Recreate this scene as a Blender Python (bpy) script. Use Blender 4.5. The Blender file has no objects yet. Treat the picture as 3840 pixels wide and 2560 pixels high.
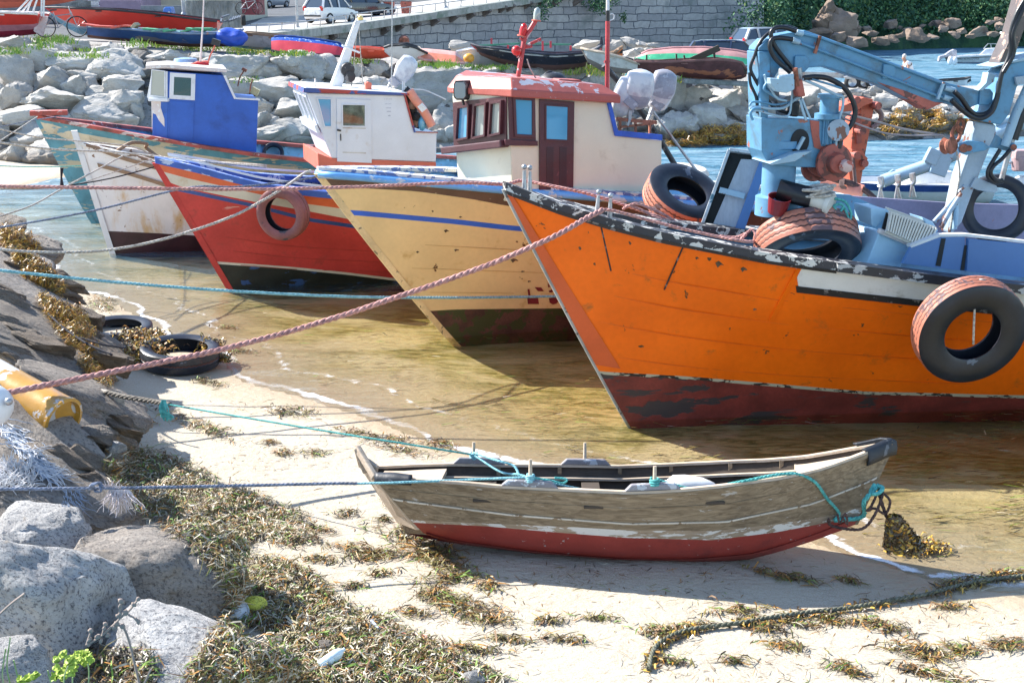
import bpy, bmesh, math, random
from math import sin, cos, tan, atan, pi, radians, sqrt
from mathutils import Vector, Matrix, noise
from mathutils.bvhtree import BVHTree
S = bpy.context.scene
COL = S.collection
V = Vector
rnd = random.Random(7)
# ------------------------------------------------------------------ camera, light, exposure
FPX = 4700.0
H = 4.7
PITCH = atan(1280 / FPX)
cd = bpy.data.cameras.new('camera')
cam = bpy.data.objects.new('camera', cd)
COL.objects.link(cam)
S.camera = cam
cam.location = (0, 0, H)
cam.rotation_euler = (pi / 2 - PITCH, 0, 0)
cd.sensor_width = 36.0
cd.lens = FPX * 36.0 / 3840
cd.clip_end = 2000
cd.clip_start = 0.1
SUN_EL, SUN_AZ = radians(39), (-0.90, 0.43)      # horizontal direction towards the sun
W = bpy.data.worlds.new('World')
S.world = W
W.use_nodes = True
_n = W.node_tree.nodes
_sky = _n.new('ShaderNodeTexSky')
_sky.sky_type = 'NISHITA'
_sky.sun_disc = False
_sky.sun_elevation = SUN_EL
_sky.sun_rotation = math.atan2(SUN_AZ[0], SUN_AZ[1])
_sky.air_density = 1.1
_sky.dust_density = 0.3
_sky.ozone_density = 1.6
W.node_tree.links.new(_sky.outputs[0], _n['Background'].inputs[0])
_n['Background'].inputs[1].default_value = 0.118
ld = bpy.data.lights.new('sun', 'SUN')
ld.energy = 4.8
ld.angle = radians(0.5)
ld.color = (1.0, 0.95, 0.87)
sun = bpy.data.objects.new('sun', ld)
COL.objects.link(sun)
sv = V((SUN_AZ[0], SUN_AZ[1], 0)).normalized() * cos(SUN_EL) + V((0, 0, sin(SUN_EL)))
sun.rotation_euler = sv.to_track_quat('Z', 'Y').to_euler()
sun.location = sv * 60
S.view_settings.view_transform = 'Standard'
S.view_settings.look = 'None'
S.view_settings.gamma = 1
S.view_settings.exposure = 1.34
S.cycles.max_bounces = 8
S.cycles.transparent_max_bounces = 12
S.cycles.caustics_reflective = False
S.cycles.caustics_refractive = False
# ------------------------------------------------------------------ geometry helpers
CP, SP = cos(PITCH), sin(PITCH)
def ray(px, py):
 a = (px - 1920) / FPX
 b = -(py - 1280) / FPX
 return V((a, CP + b * SP, -SP + b * CP))
C0 = V((0, 0, H))
def at(px, py, Y):
 d = ray(px, py)
 return C0 + d * (Y / d.y)
def gnd(px, py, z=0.0):
 d = ray(px, py)
 return C0 + d * ((z - H) / d.z)
def onpl(px, py, O, n):
 d = ray(px, py)
 return C0 + d * ((O - C0).dot(n) / d.dot(n))
def proj(P):
 v = P - C0
 fz = v.y * CP - v.z * SP
 uy = v.y * SP + v.z * CP
 return 1920 + FPX * v.x / fz, 1280 - FPX * uy / fz
def interp(tab, x):
 if x <= tab[0][0]:
  a, b = tab[0], tab[1]
 elif x >= tab[-1][0]:
  a, b = tab[-2], tab[-1]
 else:
  for i in range(len(tab) - 1):
   if tab[i][0] <= x <= tab[i + 1][0]:
    a, b = tab[i], tab[i + 1]
    break
 return a[1] + (b[1] - a[1]) * (x - a[0]) / ((b[0] - a[0]) or 1)
def clampi(tab, x):
 return interp(tab, min(max(x, tab[0][0]), tab[-1][0]))
def smooth_path(pts, n=6):
 """Catmull-Rom through the points"""
 pts = [V(p) for p in pts]
 if len(pts) < 3:
  return pts
 out = []
 P = [pts[0] * 2 - pts[1]] + pts + [pts[-1] * 2 - pts[-2]]
 for i in range(1, len(P) - 2):
  for k in range(n):
   t = k / n
   a, b, c, d = P[i - 1], P[i], P[i + 1], P[i + 2]
   out.append(0.5 * ((2 * b) + (c - a) * t + (2 * a - 5 * b + 4 * c - d) * t * t + (3 * b - a - 3 * c + d) * t ** 3))
 out.append(pts[-1])
 return out
class MB:
 def __init__(self):
  self.v, self.f, self.m, self.mi = [], [], [], 0
 def add(self, vs, fs, mi=None):
  o = len(self.v)
  self.v += [V(p) for p in vs]
  for fc in fs:
   self.f.append([o + i for i in fc])
   self.m.append(self.mi if mi is None else mi)
  return self
 def poly(self, pts, mi=None):
  return self.add(pts, [list(range(len(pts)))], mi)
 def prism(self, pts, vec, mi=None):
  n = len(pts)
  vec = V(vec)
  vs = [V(p) for p in pts] + [V(p) + vec for p in pts]
  fs = [list(range(n))[::-1], list(range(n, 2 * n))] + [[i, (i + 1) % n, n + (i + 1) % n, n + i] for i in range(n)]
  return self.add(vs, fs, mi)
 def loft(self, A, B, mi=None):
  n = len(A)
  fs = [list(range(n))[::-1], list(range(n, 2 * n))] + [[i, (i + 1) % n, n + (i + 1) % n, n + i] for i in range(n)]
  return self.add(list(A) + list(B), fs, mi)
 def box(self, c, s, M=None, mi=None):
  c = V(c)
  vs = [V((x * s[0] / 2, y * s[1] / 2, z * s[2] / 2)) for x in (-1, 1) for y in (-1, 1) for z in (-1, 1)]
  if M is not None:
   vs = [M @ p for p in vs]
  vs = [p + c for p in vs]
  return self.add(vs, [[0, 1, 3, 2], [4, 6, 7, 5], [0, 4, 5, 1], [2, 3, 7, 6], [0, 2, 6, 4], [1, 5, 7, 3]], mi)
 def bar(self, a, b, w, h, up=(0, 0, 1), mi=None, w2=None, h2=None):
  a, b = V(a), V(b)
  d = (b - a).normalized()
  up = V(up)
  s = d.cross(up)
  if s.length < 1e-4:
   s = d.cross(V((1, 0, 0)))
  s.normalize()
  u = s.cross(d)
  w2 = w if w2 is None else w2
  h2 = h if h2 is None else h2
  A = [a + s * w / 2 * i + u * h / 2 * j for i, j in ((-1, -1), (1, -1), (1, 1), (-1, 1))]
  B = [b + s * w2 / 2 * i + u * h2 / 2 * j for i, j in ((-1, -1), (1, -1), (1, 1), (-1, 1))]
  return self.loft(A, B, mi)
 def tube(self, pts, r, n=8, mi=None, cap=True, r2=None, rf=None):
  pts = [V(p) for p in pts]
  k = len(pts)
  rings = []
  prev = None
  for i, p in enumerate(pts):
   d = (pts[min(i + 1, k - 1)] - pts[max(i - 1, 0)]).normalized()
   if prev is None:
    s = d.cross(V((0, 0, 1)))
    if s.length < 0.05:
     s = d.cross(V((1, 0, 0)))
   else:
    s = prev - d * prev.dot(d)
   s.normalize()
   prev = s
   u = s.cross(d)
   rr = r if r2 is None else r + (r2 - r) * i / max(k - 1, 1)
   if rf:
    rr = rf(i / max(k - 1, 1))
   rings.append([p + (s * cos(2 * pi * j / n) + u * sin(2 * pi * j / n)) * rr for j in range(n)])
  vs = [q for R_ in rings for q in R_]
  fs = []
  for i in range(k - 1):
   for j in range(n):
    a, b = i * n + j, i * n + (j + 1) % n
    fs.append([a, a + n, b + n, b])
  if cap:
   fs.append(list(range(n)))
   fs.append([(k - 1) * n + j for j in range(n)][::-1])
  return self.add(vs, fs, mi)
 def lathe(self, prof, M, n=24, mi=None, closed=False, mis=None):
  """prof: (radius, height) pairs about local Z of matrix M"""
  k = len(prof)
  vs = []
  for (r, h) in prof:
   for j in range(n):
    a = 2 * pi * j / n
    vs.append(M @ V((r * cos(a), r * sin(a), h)))
  o = len(self.v)
  self.v += vs
  for i in range(k if closed else k - 1):
   i2 = (i + 1) % k
   for j in range(n):
    j2 = (j + 1) % n
    self.f.append([o + i * n + j, o + i * n + j2, o + i2 * n + j2, o + i2 * n + j])
    self.m.append((mis[i] if mis else (self.mi if mi is None else mi)))
  return self
 def ball(self, c, r, sub=2, mi=None, M=None):
  b = bmesh.new()
  bmesh.ops.create_icosphere(b, subdivisions=sub, radius=1.0)
  rr = V(r) if not isinstance(r, (int, float)) else V((r, r, r))
  vs = []
  for q in b.verts:
   p = V((q.co.x * rr.x, q.co.y * rr.y, q.co.z * rr.z))
   if M is not None:
    p = M @ p
   vs.append(p + V(c))
  fs = [[q.index for q in fc.verts] for fc in b.faces]
  b.free()
  return self.add(vs, fs, mi)
 def grid(self, rows, mi=None, flip=False):
  n = len(rows[0])
  o = len(self.v)
  for r_ in rows:
   self.v += [V(p) for p in r_]
  for i in range(len(rows) - 1):
   for j in range(n - 1):
    q = [o + i * n + j, o + i * n + j + 1, o + (i + 1) * n + j + 1, o + (i + 1) * n + j]
    self.f.append(q[::-1] if flip else q)
    self.m.append(self.mi if mi is None else mi)
  return self
 def build(self, name, mats, parent=None, smooth=None, bevel=0, label=None, bseg=2, recalc=True, kind=None):
  if not isinstance(mats, (list, tuple)):
   mats = [mats]
  base = V((0, 0, 0))
  if parent is not None:
   p = parent
   while p is not None:
    base += p.location
    p = p.parent
  me = bpy.data.meshes.new(name)
  me.from_pydata([tuple(p - base) for p in self.v], [], self.f)
  for m_ in mats:
   me.materials.append(m_)
  me.polygons.foreach_set('material_index', self.m)
  me.update()
  if recalc:
   b = bmesh.new()
   b.from_mesh(me)
   bmesh.ops.recalc_face_normals(b, faces=b.faces)
   b.to_mesh(me)
   b.free()
  if smooth is not None:
   me.polygons.foreach_set('use_smooth', [True] * len(me.polygons))
   if smooth < 180:
    me.set_sharp_from_angle(angle=radians(smooth))
  o = bpy.data.objects.new(name, me)
  COL.objects.link(o)
  if parent is not None:
   o.parent = parent
  if bevel:
   md = o.modifiers.new('bevel', 'BEVEL')
   md.width = bevel
   md.segments = bseg
   md.limit_method = 'ANGLE'
   md.angle_limit = radians(40)
  if label:
   o['label'] = label
  if kind:
   o['kind'] = kind
  return o
def tag(o, label, cat, group=None, kind=None):
 if label:
  o['label'] = label
 if cat:
  o['category'] = cat
 if group:
  o['group'] = group
 if kind:
  o['kind'] = kind
 return o
def thing(name, loc, label, cat, group=None):
 o = bpy.data.objects.new(name, None)
 o.empty_display_size = 0.2
 COL.objects.link(o)
 o.location = loc
 return tag(o, label, cat, group)
def frame_of(d, up=(0, 0, 1)):
 """matrix whose Z axis is d"""
 d = V(d).normalized()
 up = V(up)
 x = up.cross(d)
 if x.length < 1e-4:
  x = V((1, 0, 0)).cross(d)
 x.normalize()
 y = d.cross(x)
 return Matrix((x, y, d)).transposed()
def m4(loc, d, up=(0, 0, 1)):
 M = frame_of(d, up).to_4x4()
 M.translation = V(loc)
 return M
# ------------------------------------------------------------------ materials
def nodes(name):
 m = bpy.data.materials.new(name)
 m.use_nodes = True
 nt = m.node_tree
 return m, nt, nt.nodes, nt.links, nt.nodes['Principled BSDF']
def rgb(c):
 return (c[0], c[1], c[2], 1.0)
def mixc(nt, fac, a, b, blend='MIX'):
 x = nt.nodes.new('ShaderNodeMix')
 x.data_type = 'RGBA'
 x.blend_type = blend
 for s, v_ in ((0, fac), (6, a), (7, b)):
  if hasattr(v_, 'is_linked'):
   nt.links.new(v_, x.inputs[s])
  elif s == 0:
   x.inputs[0].default_value = v_
  else:
   x.inputs[s].default_value = rgb(v_)
 return x.outputs[2]
def texn(nt, scale, detail=4, rough=0.55, dist=0.0, stretch=None, loc=(0, 0, 0), rot=(0, 0, 0), kind='noise', coord='Object', feature=None):
 tc = nt.nodes.new('ShaderNodeTexCoord')
 mp = nt.nodes.new('ShaderNodeMapping')
 mp.inputs['Scale'].default_value = stretch or (1, 1, 1)
 mp.inputs['Location'].default_value = loc
 mp.inputs['Rotation'].default_value = rot
 nt.links.new(tc.outputs[coord], mp.inputs[0])
 if kind == 'noise':
  t = nt.nodes.new('ShaderNodeTexNoise')
  t.inputs['Detail'].default_value = detail
  t.inputs['Roughness'].default_value = rough
  t.inputs['Distortion'].default_value = dist
 else:
  t = nt.nodes.new('ShaderNodeTexVoronoi')
  if feature:
   t.feature = feature
 t.inputs['Scale'].default_value = scale
 nt.links.new(mp.outputs[0], t.inputs['Vector'])
 return t.outputs[0]
def ramp(nt, src, a, b, smoothstep=True):
 r = nt.nodes.new('ShaderNodeMapRange')
 r.interpolation_type = 'SMOOTHSTEP' if smoothstep else 'LINEAR'
 r.inputs[1].default_value = a
 r.inputs[2].default_value = b
 nt.links.new(src, r.inputs[0])
 return r.outputs[0]
def mathn(nt, op, a, b=0.0):
 n = nt.nodes.new('ShaderNodeMath')
 n.operation = op
 for i, v_ in enumerate((a, b)):
  if hasattr(v_, 'is_linked'):
   nt.links.new(v_, n.inputs[i])
  else:
   n.inputs[i].default_value = v_
 return n.outputs[0]
def bumpn(nt, h, strength, dist=0.02, prev=None):
 b = nt.nodes.new('ShaderNodeBump')
 b.inputs['Strength'].default_value = strength
 b.inputs['Distance'].default_value = dist
 nt.links.new(h, b.inputs['Height'])
 if prev is not None:
  nt.links.new(prev, b.inputs['Normal'])
 return b.outputs[0]
def mat(name, col, rough=0.55, metal=0.0, var=0.18, vscale=2.5, wear=None, wamt=0.0, wscale=9, wstretch=None,
  dirt=None, damt=0.0, dscale=3, dstretch=None, bump=0.25, bscale=60, bstretch=None, bdist=0.004, lines=None, coat=0.0, spec=0.5):
 """painted or plain surface: slow tone variation, dirt streaks, chipped patches showing another colour"""
 m, nt, N, L, B = nodes(name)
 hi = tuple(min(1, c * (1 + var)) for c in col)
 lo = tuple(c * (1 - var) for c in col)
 c = mixc(nt, ramp(nt, texn(nt, vscale, 5), 0.3, 0.7), lo, hi)
 fine = mixc(nt, ramp(nt, texn(nt, vscale * 14, 3), 0.35, 0.65), tuple(1 - var * .5 for _ in col), (1, 1, 1))
 c = mixc(nt, 1.0, c, fine, 'MULTIPLY')
 if dirt is not None:
  f1 = ramp(nt, texn(nt, dscale, 6, 0.65, 0.3, dstretch), 0.62 - damt * 0.5, 0.8 - damt * 0.35)
  c = mixc(nt, mathn(nt, 'MULTIPLY', f1, 0.85), c, dirt)
 wf = None
 if wear is not None and wamt > 0:
  wf = ramp(nt, texn(nt, wscale, 7, 0.62, 0.4, wstretch, loc=(3.1, 1.7, 0.4)), 0.70 - wamt * 0.45, 0.715 - wamt * 0.45)
  c = mixc(nt, wf, c, wear)
 L.new(c, B.inputs['Base Color'])
 B.inputs['Roughness'].default_value = rough
 B.inputs['Metallic'].default_value = metal
 B.inputs['Specular IOR Level'].default_value = spec
 if coat:
  B.inputs['Coat Weight'].default_value = coat
  B.inputs['Coat Roughness'].default_value = 0.15
 nb = bumpn(nt, texn(nt, bscale, 4, 0.6, 0, bstretch), bump, bdist)
 nb = bumpn(nt, texn(nt, vscale * 1.3, 2), min(1, bump * 1.4), bdist * 8, nb)
 if wf is not None:
  nb = bumpn(nt, mathn(nt, 'SUBTRACT', 1.0, wf), 0.6, 0.003, nb)
 L.new(nb, B.inputs['Normal'])
 return m
MATS = {}
def M_(key, *a, **k):
 if key not in MATS:
  MATS[key] = mat(key, *a, **k)
 return MATS[key]
def wood(name, c1, c2, dark, axis=(1, 12, 12), scale=4, rough=0.8, wear=None, wamt=0.0):
 m, nt, N, L, B = nodes(name)
 g = texn(nt, scale, 8, 0.7, 0.8, axis)
 c = mixc(nt, ramp(nt, g, 0.3, 0.7), c1, c2)
 cr = ramp(nt, texn(nt, scale * 1.7, 6, 0.75, 0.5, tuple(a * (2.2 if a > 1 else 0.9) for a in axis), loc=(5, 2, 1)), 0.64, 0.72)
 c = mixc(nt, cr, c, dark)
 bl = ramp(nt, texn(nt, 1.1, 5), 0.5, 0.75)
 c = mixc(nt, mathn(nt, 'MULTIPLY', bl, 0.55), c, dark)
 if wear is not None:
  wf = ramp(nt, texn(nt, 6, 7, 0.65, 0.4, (0.6, 3, 3), loc=(3, 1, 4)), 0.7 - wamt * .45, 0.72 - wamt * .45)
  c = mixc(nt, wf, c, wear)
 L.new(c, B.inputs['Base Color'])
 B.inputs['Roughness'].default_value = rough
 nb = bumpn(nt, g, 0.5, 0.006)
 nb = bumpn(nt, cr, 0.7, -0.006, nb)
 L.new(nb, B.inputs['Normal'])
 return m
def glass(name, col=(0.25, 0.42, 0.5), rough=0.04, trans=0.0):
 m, nt, N, L, B = nodes(name)
 B.inputs['Base Color'].default_value = rgb(col)
 B.inputs['Roughness'].default_value = rough
 B.inputs['Specular IOR Level'].default_value = 0.9
 if trans:
  tr = N.new('ShaderNodeBsdfTransparent')
  tr.inputs[0].default_value = rgb(col)
  gl = N.new('ShaderNodeBsdfGlossy')
  gl.inputs['Roughness'].default_value = rough
  fr = N.new('ShaderNodeFresnel')
  fr.inputs[0].default_value = 1.5
  mx = N.new('ShaderNodeMixShader')
  L.new(fr.outputs[0], mx.inputs[0])
  L.new(tr.outputs[0], mx.inputs[1])
  L.new(gl.outputs[0], mx.inputs[2])
  L.new(mx.outputs[0], N['Material Output'].inputs[0])
 return m
def ropemat(name, col, dark):
 m, nt, N, L, B = nodes(name)
 c = mixc(nt, ramp(nt, texn(nt, 30, 4), 0.3, 0.7), dark, col)
 L.new(c, B.inputs['Base Color'])
 B.inputs['Roughness'].default_value = 0.9
 L.new(bumpn(nt, texn(nt, 220, 3), 0.5, 0.003), B.inputs['Normal'])
 return m
RUST = (0.23, 0.075, 0.03)
m_rubber = mat('rubber', (0.018, 0.022, 0.03), 0.5, var=0.3, wear=(0.11, 0.12, 0.14), wamt=0.12, wscale=5, bump=0.4)
m_black = mat('black_paint', (0.02, 0.02, 0.024), 0.45, wear=(0.16, 0.15, 0.15), wamt=0.25)
m_steel = mat('weathered_steel', (0.42, 0.43, 0.45), 0.4, 0.6, dirt=RUST, damt=0.2)
m_white = mat('white_paint', (0.72, 0.73, 0.74), 0.45, var=0.05, dirt=(0.38, 0.36, 0.33), damt=0.12)
m_rust = mat('rusty_iron', (0.24, 0.09, 0.055), 0.8, var=0.4, wear=(0.40, 0.14, 0.09), wamt=0.4)
m_rope_pink = ropemat('rope_salmon', (0.62, 0.33, 0.29), (0.30, 0.15, 0.15))
m_rope_pale = ropemat('rope_pale', (0.60, 0.56, 0.50), (0.30, 0.27, 0.24))
m_rope_blue = ropemat('rope_light_blue', (0.30, 0.58, 0.64), (0.13, 0.34, 0.40))
m_rope_teal = ropemat('rope_teal', (0.13, 0.50, 0.47), (0.05, 0.27, 0.26))
m_rope_grey = ropemat('rope_grey', (0.24, 0.28, 0.38), (0.10, 0.12, 0.17))
m_rope_dark = ropemat('rope_dark', (0.03, 0.03, 0.045), (0.01, 0.01, 0.015))
m_rope_brown = ropemat('rope_brown', (0.12, 0.07, 0.06), (0.05, 0.03, 0.03))
def rope(name, pts, r, m, label, sag=None, n=8, cat='rope', group=None, twist=True, parent=None, seg=10):
 """laid rope: three strands twisted round the path when thick enough to read, otherwise a tube"""
 P = smooth_path(pts, seg)
 mb = MB()
 if twist:
  d = [0.0]
  for i in range(1, len(P)):
   d.append(d[-1] + (P[i] - P[i - 1]).length)
  step = r * 0.9
  k = max(4, min(1400, int(d[-1] / step)))
  Q = []
  j = 0
  for i in range(k + 1):
   s = d[-1] * i / k
   while j < len(d) - 2 and d[j + 1] < s:
    j += 1
   t = (s - d[j]) / max(d[j + 1] - d[j], 1e-9)
   Q.append(P[j].lerp(P[j + 1], min(1, t)))
  pitch = r * 7.5
  for st in range(3):
   path = []
   prev = None
   for i, q in enumerate(Q):
    dd = (Q[min(i + 1, k)] - Q[max(i - 1, 0)]).normalized()
    s_ = dd.cross(V((0, 0, 1))) if prev is None else prev - dd * prev.dot(dd)
    s_.normalize()
    prev = s_
    u = s_.cross(dd)
    a = 2 * pi * (d[-1] * i / k / pitch + st / 3)
    path.append(q + (s_ * cos(a) + u * sin(a)) * r * 0.50)
   mb.tube(path, r * 0.56, 5, cap=True)
 else:
  mb.tube(P, r, n)
 o = mb.build(name, m, parent, smooth=180, recalc=False)
 if parent is None:
  tag(o, label, cat, group)
 elif label:
  o['label'] = label
 return o
# ------------------------------------------------------------------ beach, seabed, water
SHORE_PX = [(-900, 760), (-300, 735), (0, 705), (110, 690), (215, 668), (330, 648), (420, 640)]
SHORE2_PX = [(-900, 900), (-300, 880), (0, 880), (120, 960), (200, 1060), (360, 1105), (470, 1165), (560, 1215), (640, 1290), (820, 1350), (900, 1425), (1130, 1490), (1430, 1590),
             (1700, 1690), (2200, 1810), (2800, 1950), (3150, 2070), (3450, 2165), (3700, 2215), (4100, 2290), (5400, 2500)]
SH1 = smooth_path([gnd(x, y) for x, y in SHORE_PX], 4)
SH2 = smooth_path([gnd(x, y) for x, y in SHORE2_PX], 5)
def base_y(X):                 # foot of the boulder embankment
 return clampi([(-30, 37.0), (-16, 36.0), (-10, 37.2), (0, 40.0), (6, 41.0), (16, 43.5), (30, 48)], X)
def crest_z(X):
 return clampi([(-18, 3.3), (-14, 3.15), (-9, 2.87), (-4, 2.68), (0.7, 2.3), (4.5, 2.1), (8.3, 1.6), (12.5, 1.25), (16, 1.0), (40, 0.9)], X)
def crest_y(X):
 return base_y(X) + 1.8 + crest_z(X) * 1.3
waterpoly = [(p.x, p.y) for p in SH2] + [(40, 7), (60, 60), (30, 48), (16, 43.5), (6, 41), (0, 40), (-6, 38.2), (-9.5, 37.2)] + [(p.x, p.y) for p in reversed(SH1)]
def in_poly(x, y, P):
 c = False
 j = len(P) - 1
 for i in range(len(P)):
  xi, yi = P[i]
  xj, yj = P[j]
  if (yi > y) != (yj > y) and x < (xj - xi) * (y - yi) / (yj - yi) + xi:
   c = not c
  j = i
 return c
_segs = []
for PL in (SH1, SH2):
 for a, b in zip(PL[:-1], PL[1:]):
  _segs.append((a.x, a.y, b.x - a.x, b.y - a.y))
def shore_d(x, y):
 """signed distance to the waterline: + on land"""
 best = 1e9
 for ax, ay, dx, dy in _segs:
  t = ((x - ax) * dx + (y - ay) * dy) / (dx * dx + dy * dy + 1e-9)
  t = 0 if t < 0 else 1 if t > 1 else t
  ex, ey = ax + t * dx - x, ay + t * dy - y
  q = ex * ex + ey * ey
  if q < best:
   best = q
 d = sqrt(best)
 return -d if in_poly(x, y, waterpoly) else d
def sand_z(x, y, d=None):
 if d is None:
  d = shore_d(x, y)
 n = noise.noise(V((x * 0.5, y * 0.5, 0))) * 0.035 + noise.noise(V((x * 2.1, y * 2.1, 3))) * 0.012 + noise.noise(V((x * 7, y * 7, 3))) * 0.004
 if d >= 0:
  z = d * 0.05 if d < 4 else 0.2 + (d - 4) * 0.02
  return z + n * min(1, d * 1.2) + 0.003
 d = -d
 z = d * 0.04 if d < 8 else 0.32 + (d - 8) * 0.10
 return -min(z, 2.2) + n * min(1, d * 0.8) - 0.002
xs = [-26 + i * 0.5 for i in range(28)] + [-12 + i * 0.11 for i in range(1, 218)] + [12 + i * 0.6 for i in range(1, 30)]
ys, yy, st = [], 5.0, 0.055
while yy < 46:
 ys.append(yy)
 yy += st
 st *= 1.012
DG = [[shore_d(x, y) for x in xs] for y in ys]
for j, y in enumerate(ys):
 for i, x in enumerate(xs):
  if x > -9.6 and y > 33 and DG[j][i] > 0:
   DG[j][i] = -8.0
mb = MB()
mb.grid([[V((x, y, sand_z(x, y, DG[j][i]))) for i, x in enumerate(xs)] for j, y in enumerate(ys)])
m_sand, nt, N, L, B = nodes('beach_sand')
geo = N.new('ShaderNodeNewGeometry')
sep = N.new('ShaderNodeSeparateXYZ')
L.new(geo.outputs['Position'], sep.inputs[0])
c = mixc(nt, ramp(nt, texn(nt, 1.3, 5), 0.3, 0.7), (0.36, 0.30, 0.215), (0.43, 0.37, 0.28))
c = mixc(nt, ramp(nt, texn(nt, 90, 3), 0.35, 0.6), c, (0.48, 0.43, 0.35))
c = mixc(nt, ramp(nt, texn(nt, 45, 6, .7, 0, (0.5, 1, 1)), 0.60, 0.68), c, (0.30, 0.22, 0.13))
c = mixc(nt, ramp(nt, texn(nt, 3.2, 8, 0.75, 0.8, (0.4, 1, 1)), 0.60, 0.72), c, (0.45, 0.36, 0.24))
wet = ramp(nt, mathn(nt, 'ADD', sep.outputs[2], mathn(nt, 'MULTIPLY', texn(nt, 1.5, 4), 0.03)), 0.055, 0.018)
c = mixc(nt, mathn(nt, 'MULTIPLY', wet, 0.8), c, (0.44, 0.35, 0.235))
under = ramp(nt, sep.outputs[2], -0.005, -0.10)
weed = mixc(nt, ramp(nt, texn(nt, 9, 6, .7, 1.2, (0.25, 1, 1)), 0.38, 0.62), (0.15, 0.14, 0.03), (0.54, 0.44, 0.20))
weed = mixc(nt, ramp(nt, texn(nt, 0.8, 4, .6, 0.6, (0.5, 1, 1), loc=(4, 4, 0)), 0.44, 0.58), weed, (0.60, 0.50, 0.30))
c = mixc(nt, under, c, weed)
gr = mathn(nt, 'MULTIPLY', ramp(nt, sep.outputs[2], -0.08, -0.26), ramp(nt, texn(nt, 1.1, 6, .7, .8, (0.45, 1.3, 1), loc=(2, 8, 0)), 0.27, 0.47))
gx = N.new('ShaderNodeMapRange')
gx.inputs[1].default_value = -0.5
gx.inputs[2].default_value = 2.5
L.new(sep.outputs[0], gx.inputs[0])
gr = mathn(nt, 'MULTIPLY', gr, mathn(nt, 'ADD', 0.32, mathn(nt, 'MULTIPLY', gx.outputs[0], 0.66)))  # weed patches; darkened rightward to paint in the hull's shadow and reflection
c = mixc(nt, gr, c, mixc(nt, ramp(nt, texn(nt, 14, 5, .7, 1, (.3, 1, 1)), .5, .66), (0.032, 0.03, 0.008), (.20, .17, .04)))
deep = ramp(nt, sep.outputs[2], -0.45, -1.4)
c = mixc(nt, deep, c, (0.03, 0.14, 0.20))
L.new(c, B.inputs['Base Color'])
rr = N.new('ShaderNodeMapRange')
L.new(wet, rr.inputs[0])
rr.inputs[3].default_value = 0.9
rr.inputs[4].default_value = 0.32
L.new(rr.outputs[0], B.inputs['Roughness'])
nb = bumpn(nt, texn(nt, 140, 3), 0.35, 0.004)
nb = bumpn(nt, texn(nt, 14, 5, .6, .3, (0.6, 1, 1)), 0.6, 0.05, nb)
L.new(nb, B.inputs['Normal'])
sand = mb.build('sand', m_sand, smooth=180, recalc=False, kind='structure')
m_bed, nt, N, L, B = nodes('deep_seabed')
L.new(mixc(nt, ramp(nt, texn(nt, 0.12, 3), 0.35, 0.65), (0.012, 0.10, 0.17), (0.035, 0.17, 0.25)), B.inputs['Base Color'])
B.inputs['Roughness'].default_value = 1
mb = MB()
mb.box((0, 300, -2.8), (1600, 1100, 0.5))
mb.build('seabed', m_bed, kind='structure')
m_water, nt, N, L, B = nodes('harbour_water')
N.remove(B)
at_ = N.new('ShaderNodeAttribute')
at_.attribute_name = 'shore'
geo = N.new('ShaderNodeNewGeometry')
sep = N.new('ShaderNodeSeparateXYZ')
L.new(geo.outputs['Position'], sep.inputs[0])
far = ramp(nt, sep.outputs[1], 19, 38, False)
w1 = texn(nt, 5.5, 3, 0.5, 0.6, (0.55, 1.5, 1), coord='Object')
w2 = texn(nt, 1.3, 3, 0.5, 0.3, (0.6, 1.4, 1), coord='Object')
w3 = texn(nt, 0.9, 5, 0.62, 0.4, (0.55, 2.0, 1), coord='Object', loc=(3, 3, 3))
b1 = bumpn(nt, w1, 0.5, 0.016)
b1 = bumpn(nt, w2, 0.5, 0.05, b1)
b2 = bumpn(nt, w3, 1.0, 0.65)
vm = N.new('ShaderNodeMix')
vm.data_type = 'VECTOR'
L.new(far, vm.inputs[0])
L.new(b1, vm.inputs[4])
L.new(b2, vm.inputs[5])
nrm = vm.outputs[1]
fr = N.new('ShaderNodeFresnel')
fr.inputs[0].default_value = 1.33
L.new(nrm, fr.inputs['Normal'])
gl = N.new('ShaderNodeBsdfGlossy')
gl.inputs['Roughness'].default_value = 0.03
L.new(nrm, gl.inputs['Normal'])
tr = N.new('ShaderNodeBsdfTransparent')
L.new(mixc(nt, ramp(nt, at_.outputs['Fac'], 0.0, -6.0), (0.99, 0.98, 0.93), (0.93, 0.92, 0.72)), tr.inputs[0])
mx = N.new('ShaderNodeMixShader')
L.new(mathn(nt, 'MINIMUM', fr.outputs[0], 0.38), mx.inputs[0])
L.new(tr.outputs[0], mx.inputs[1])
L.new(gl.outputs[0], mx.inputs[2])
df = N.new('ShaderNodeBsdfDiffuse')
L.new(mixc(nt, ramp(nt, w3, 0.35, 0.65), (0.09, 0.24, 0.36), (0.27, 0.43, 0.55)), df.inputs[0])
L.new(b2, df.inputs['Normal'])
mxd = N.new('ShaderNodeMixShader')
L.new(mathn(nt, 'MULTIPLY', far, 0.72), mxd.inputs[0])
L.new(mx.outputs[0], mxd.inputs[1])
L.new(df.outputs[0], mxd.inputs[2])
fo = N.new('ShaderNodeBsdfDiffuse')
fo.inputs[0].default_value = (0.85, 0.88, 0.92, 1)
fn = texn(nt, 7, 8, 0.75, 0.6, (0.8, 1.3, 1), coord='Object', loc=(1, 1, 1))
wob = mathn(nt, 'ADD', at_.outputs['Fac'], mathn(nt, 'MULTIPLY', texn(nt, 0.8, 3, coord='Object'), 1.0))
def band(c0, wd):
 return mathn(nt, 'MULTIPLY', ramp(nt, wob, c0 - wd, c0), ramp(nt, wob, c0 + wd, c0))
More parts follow.
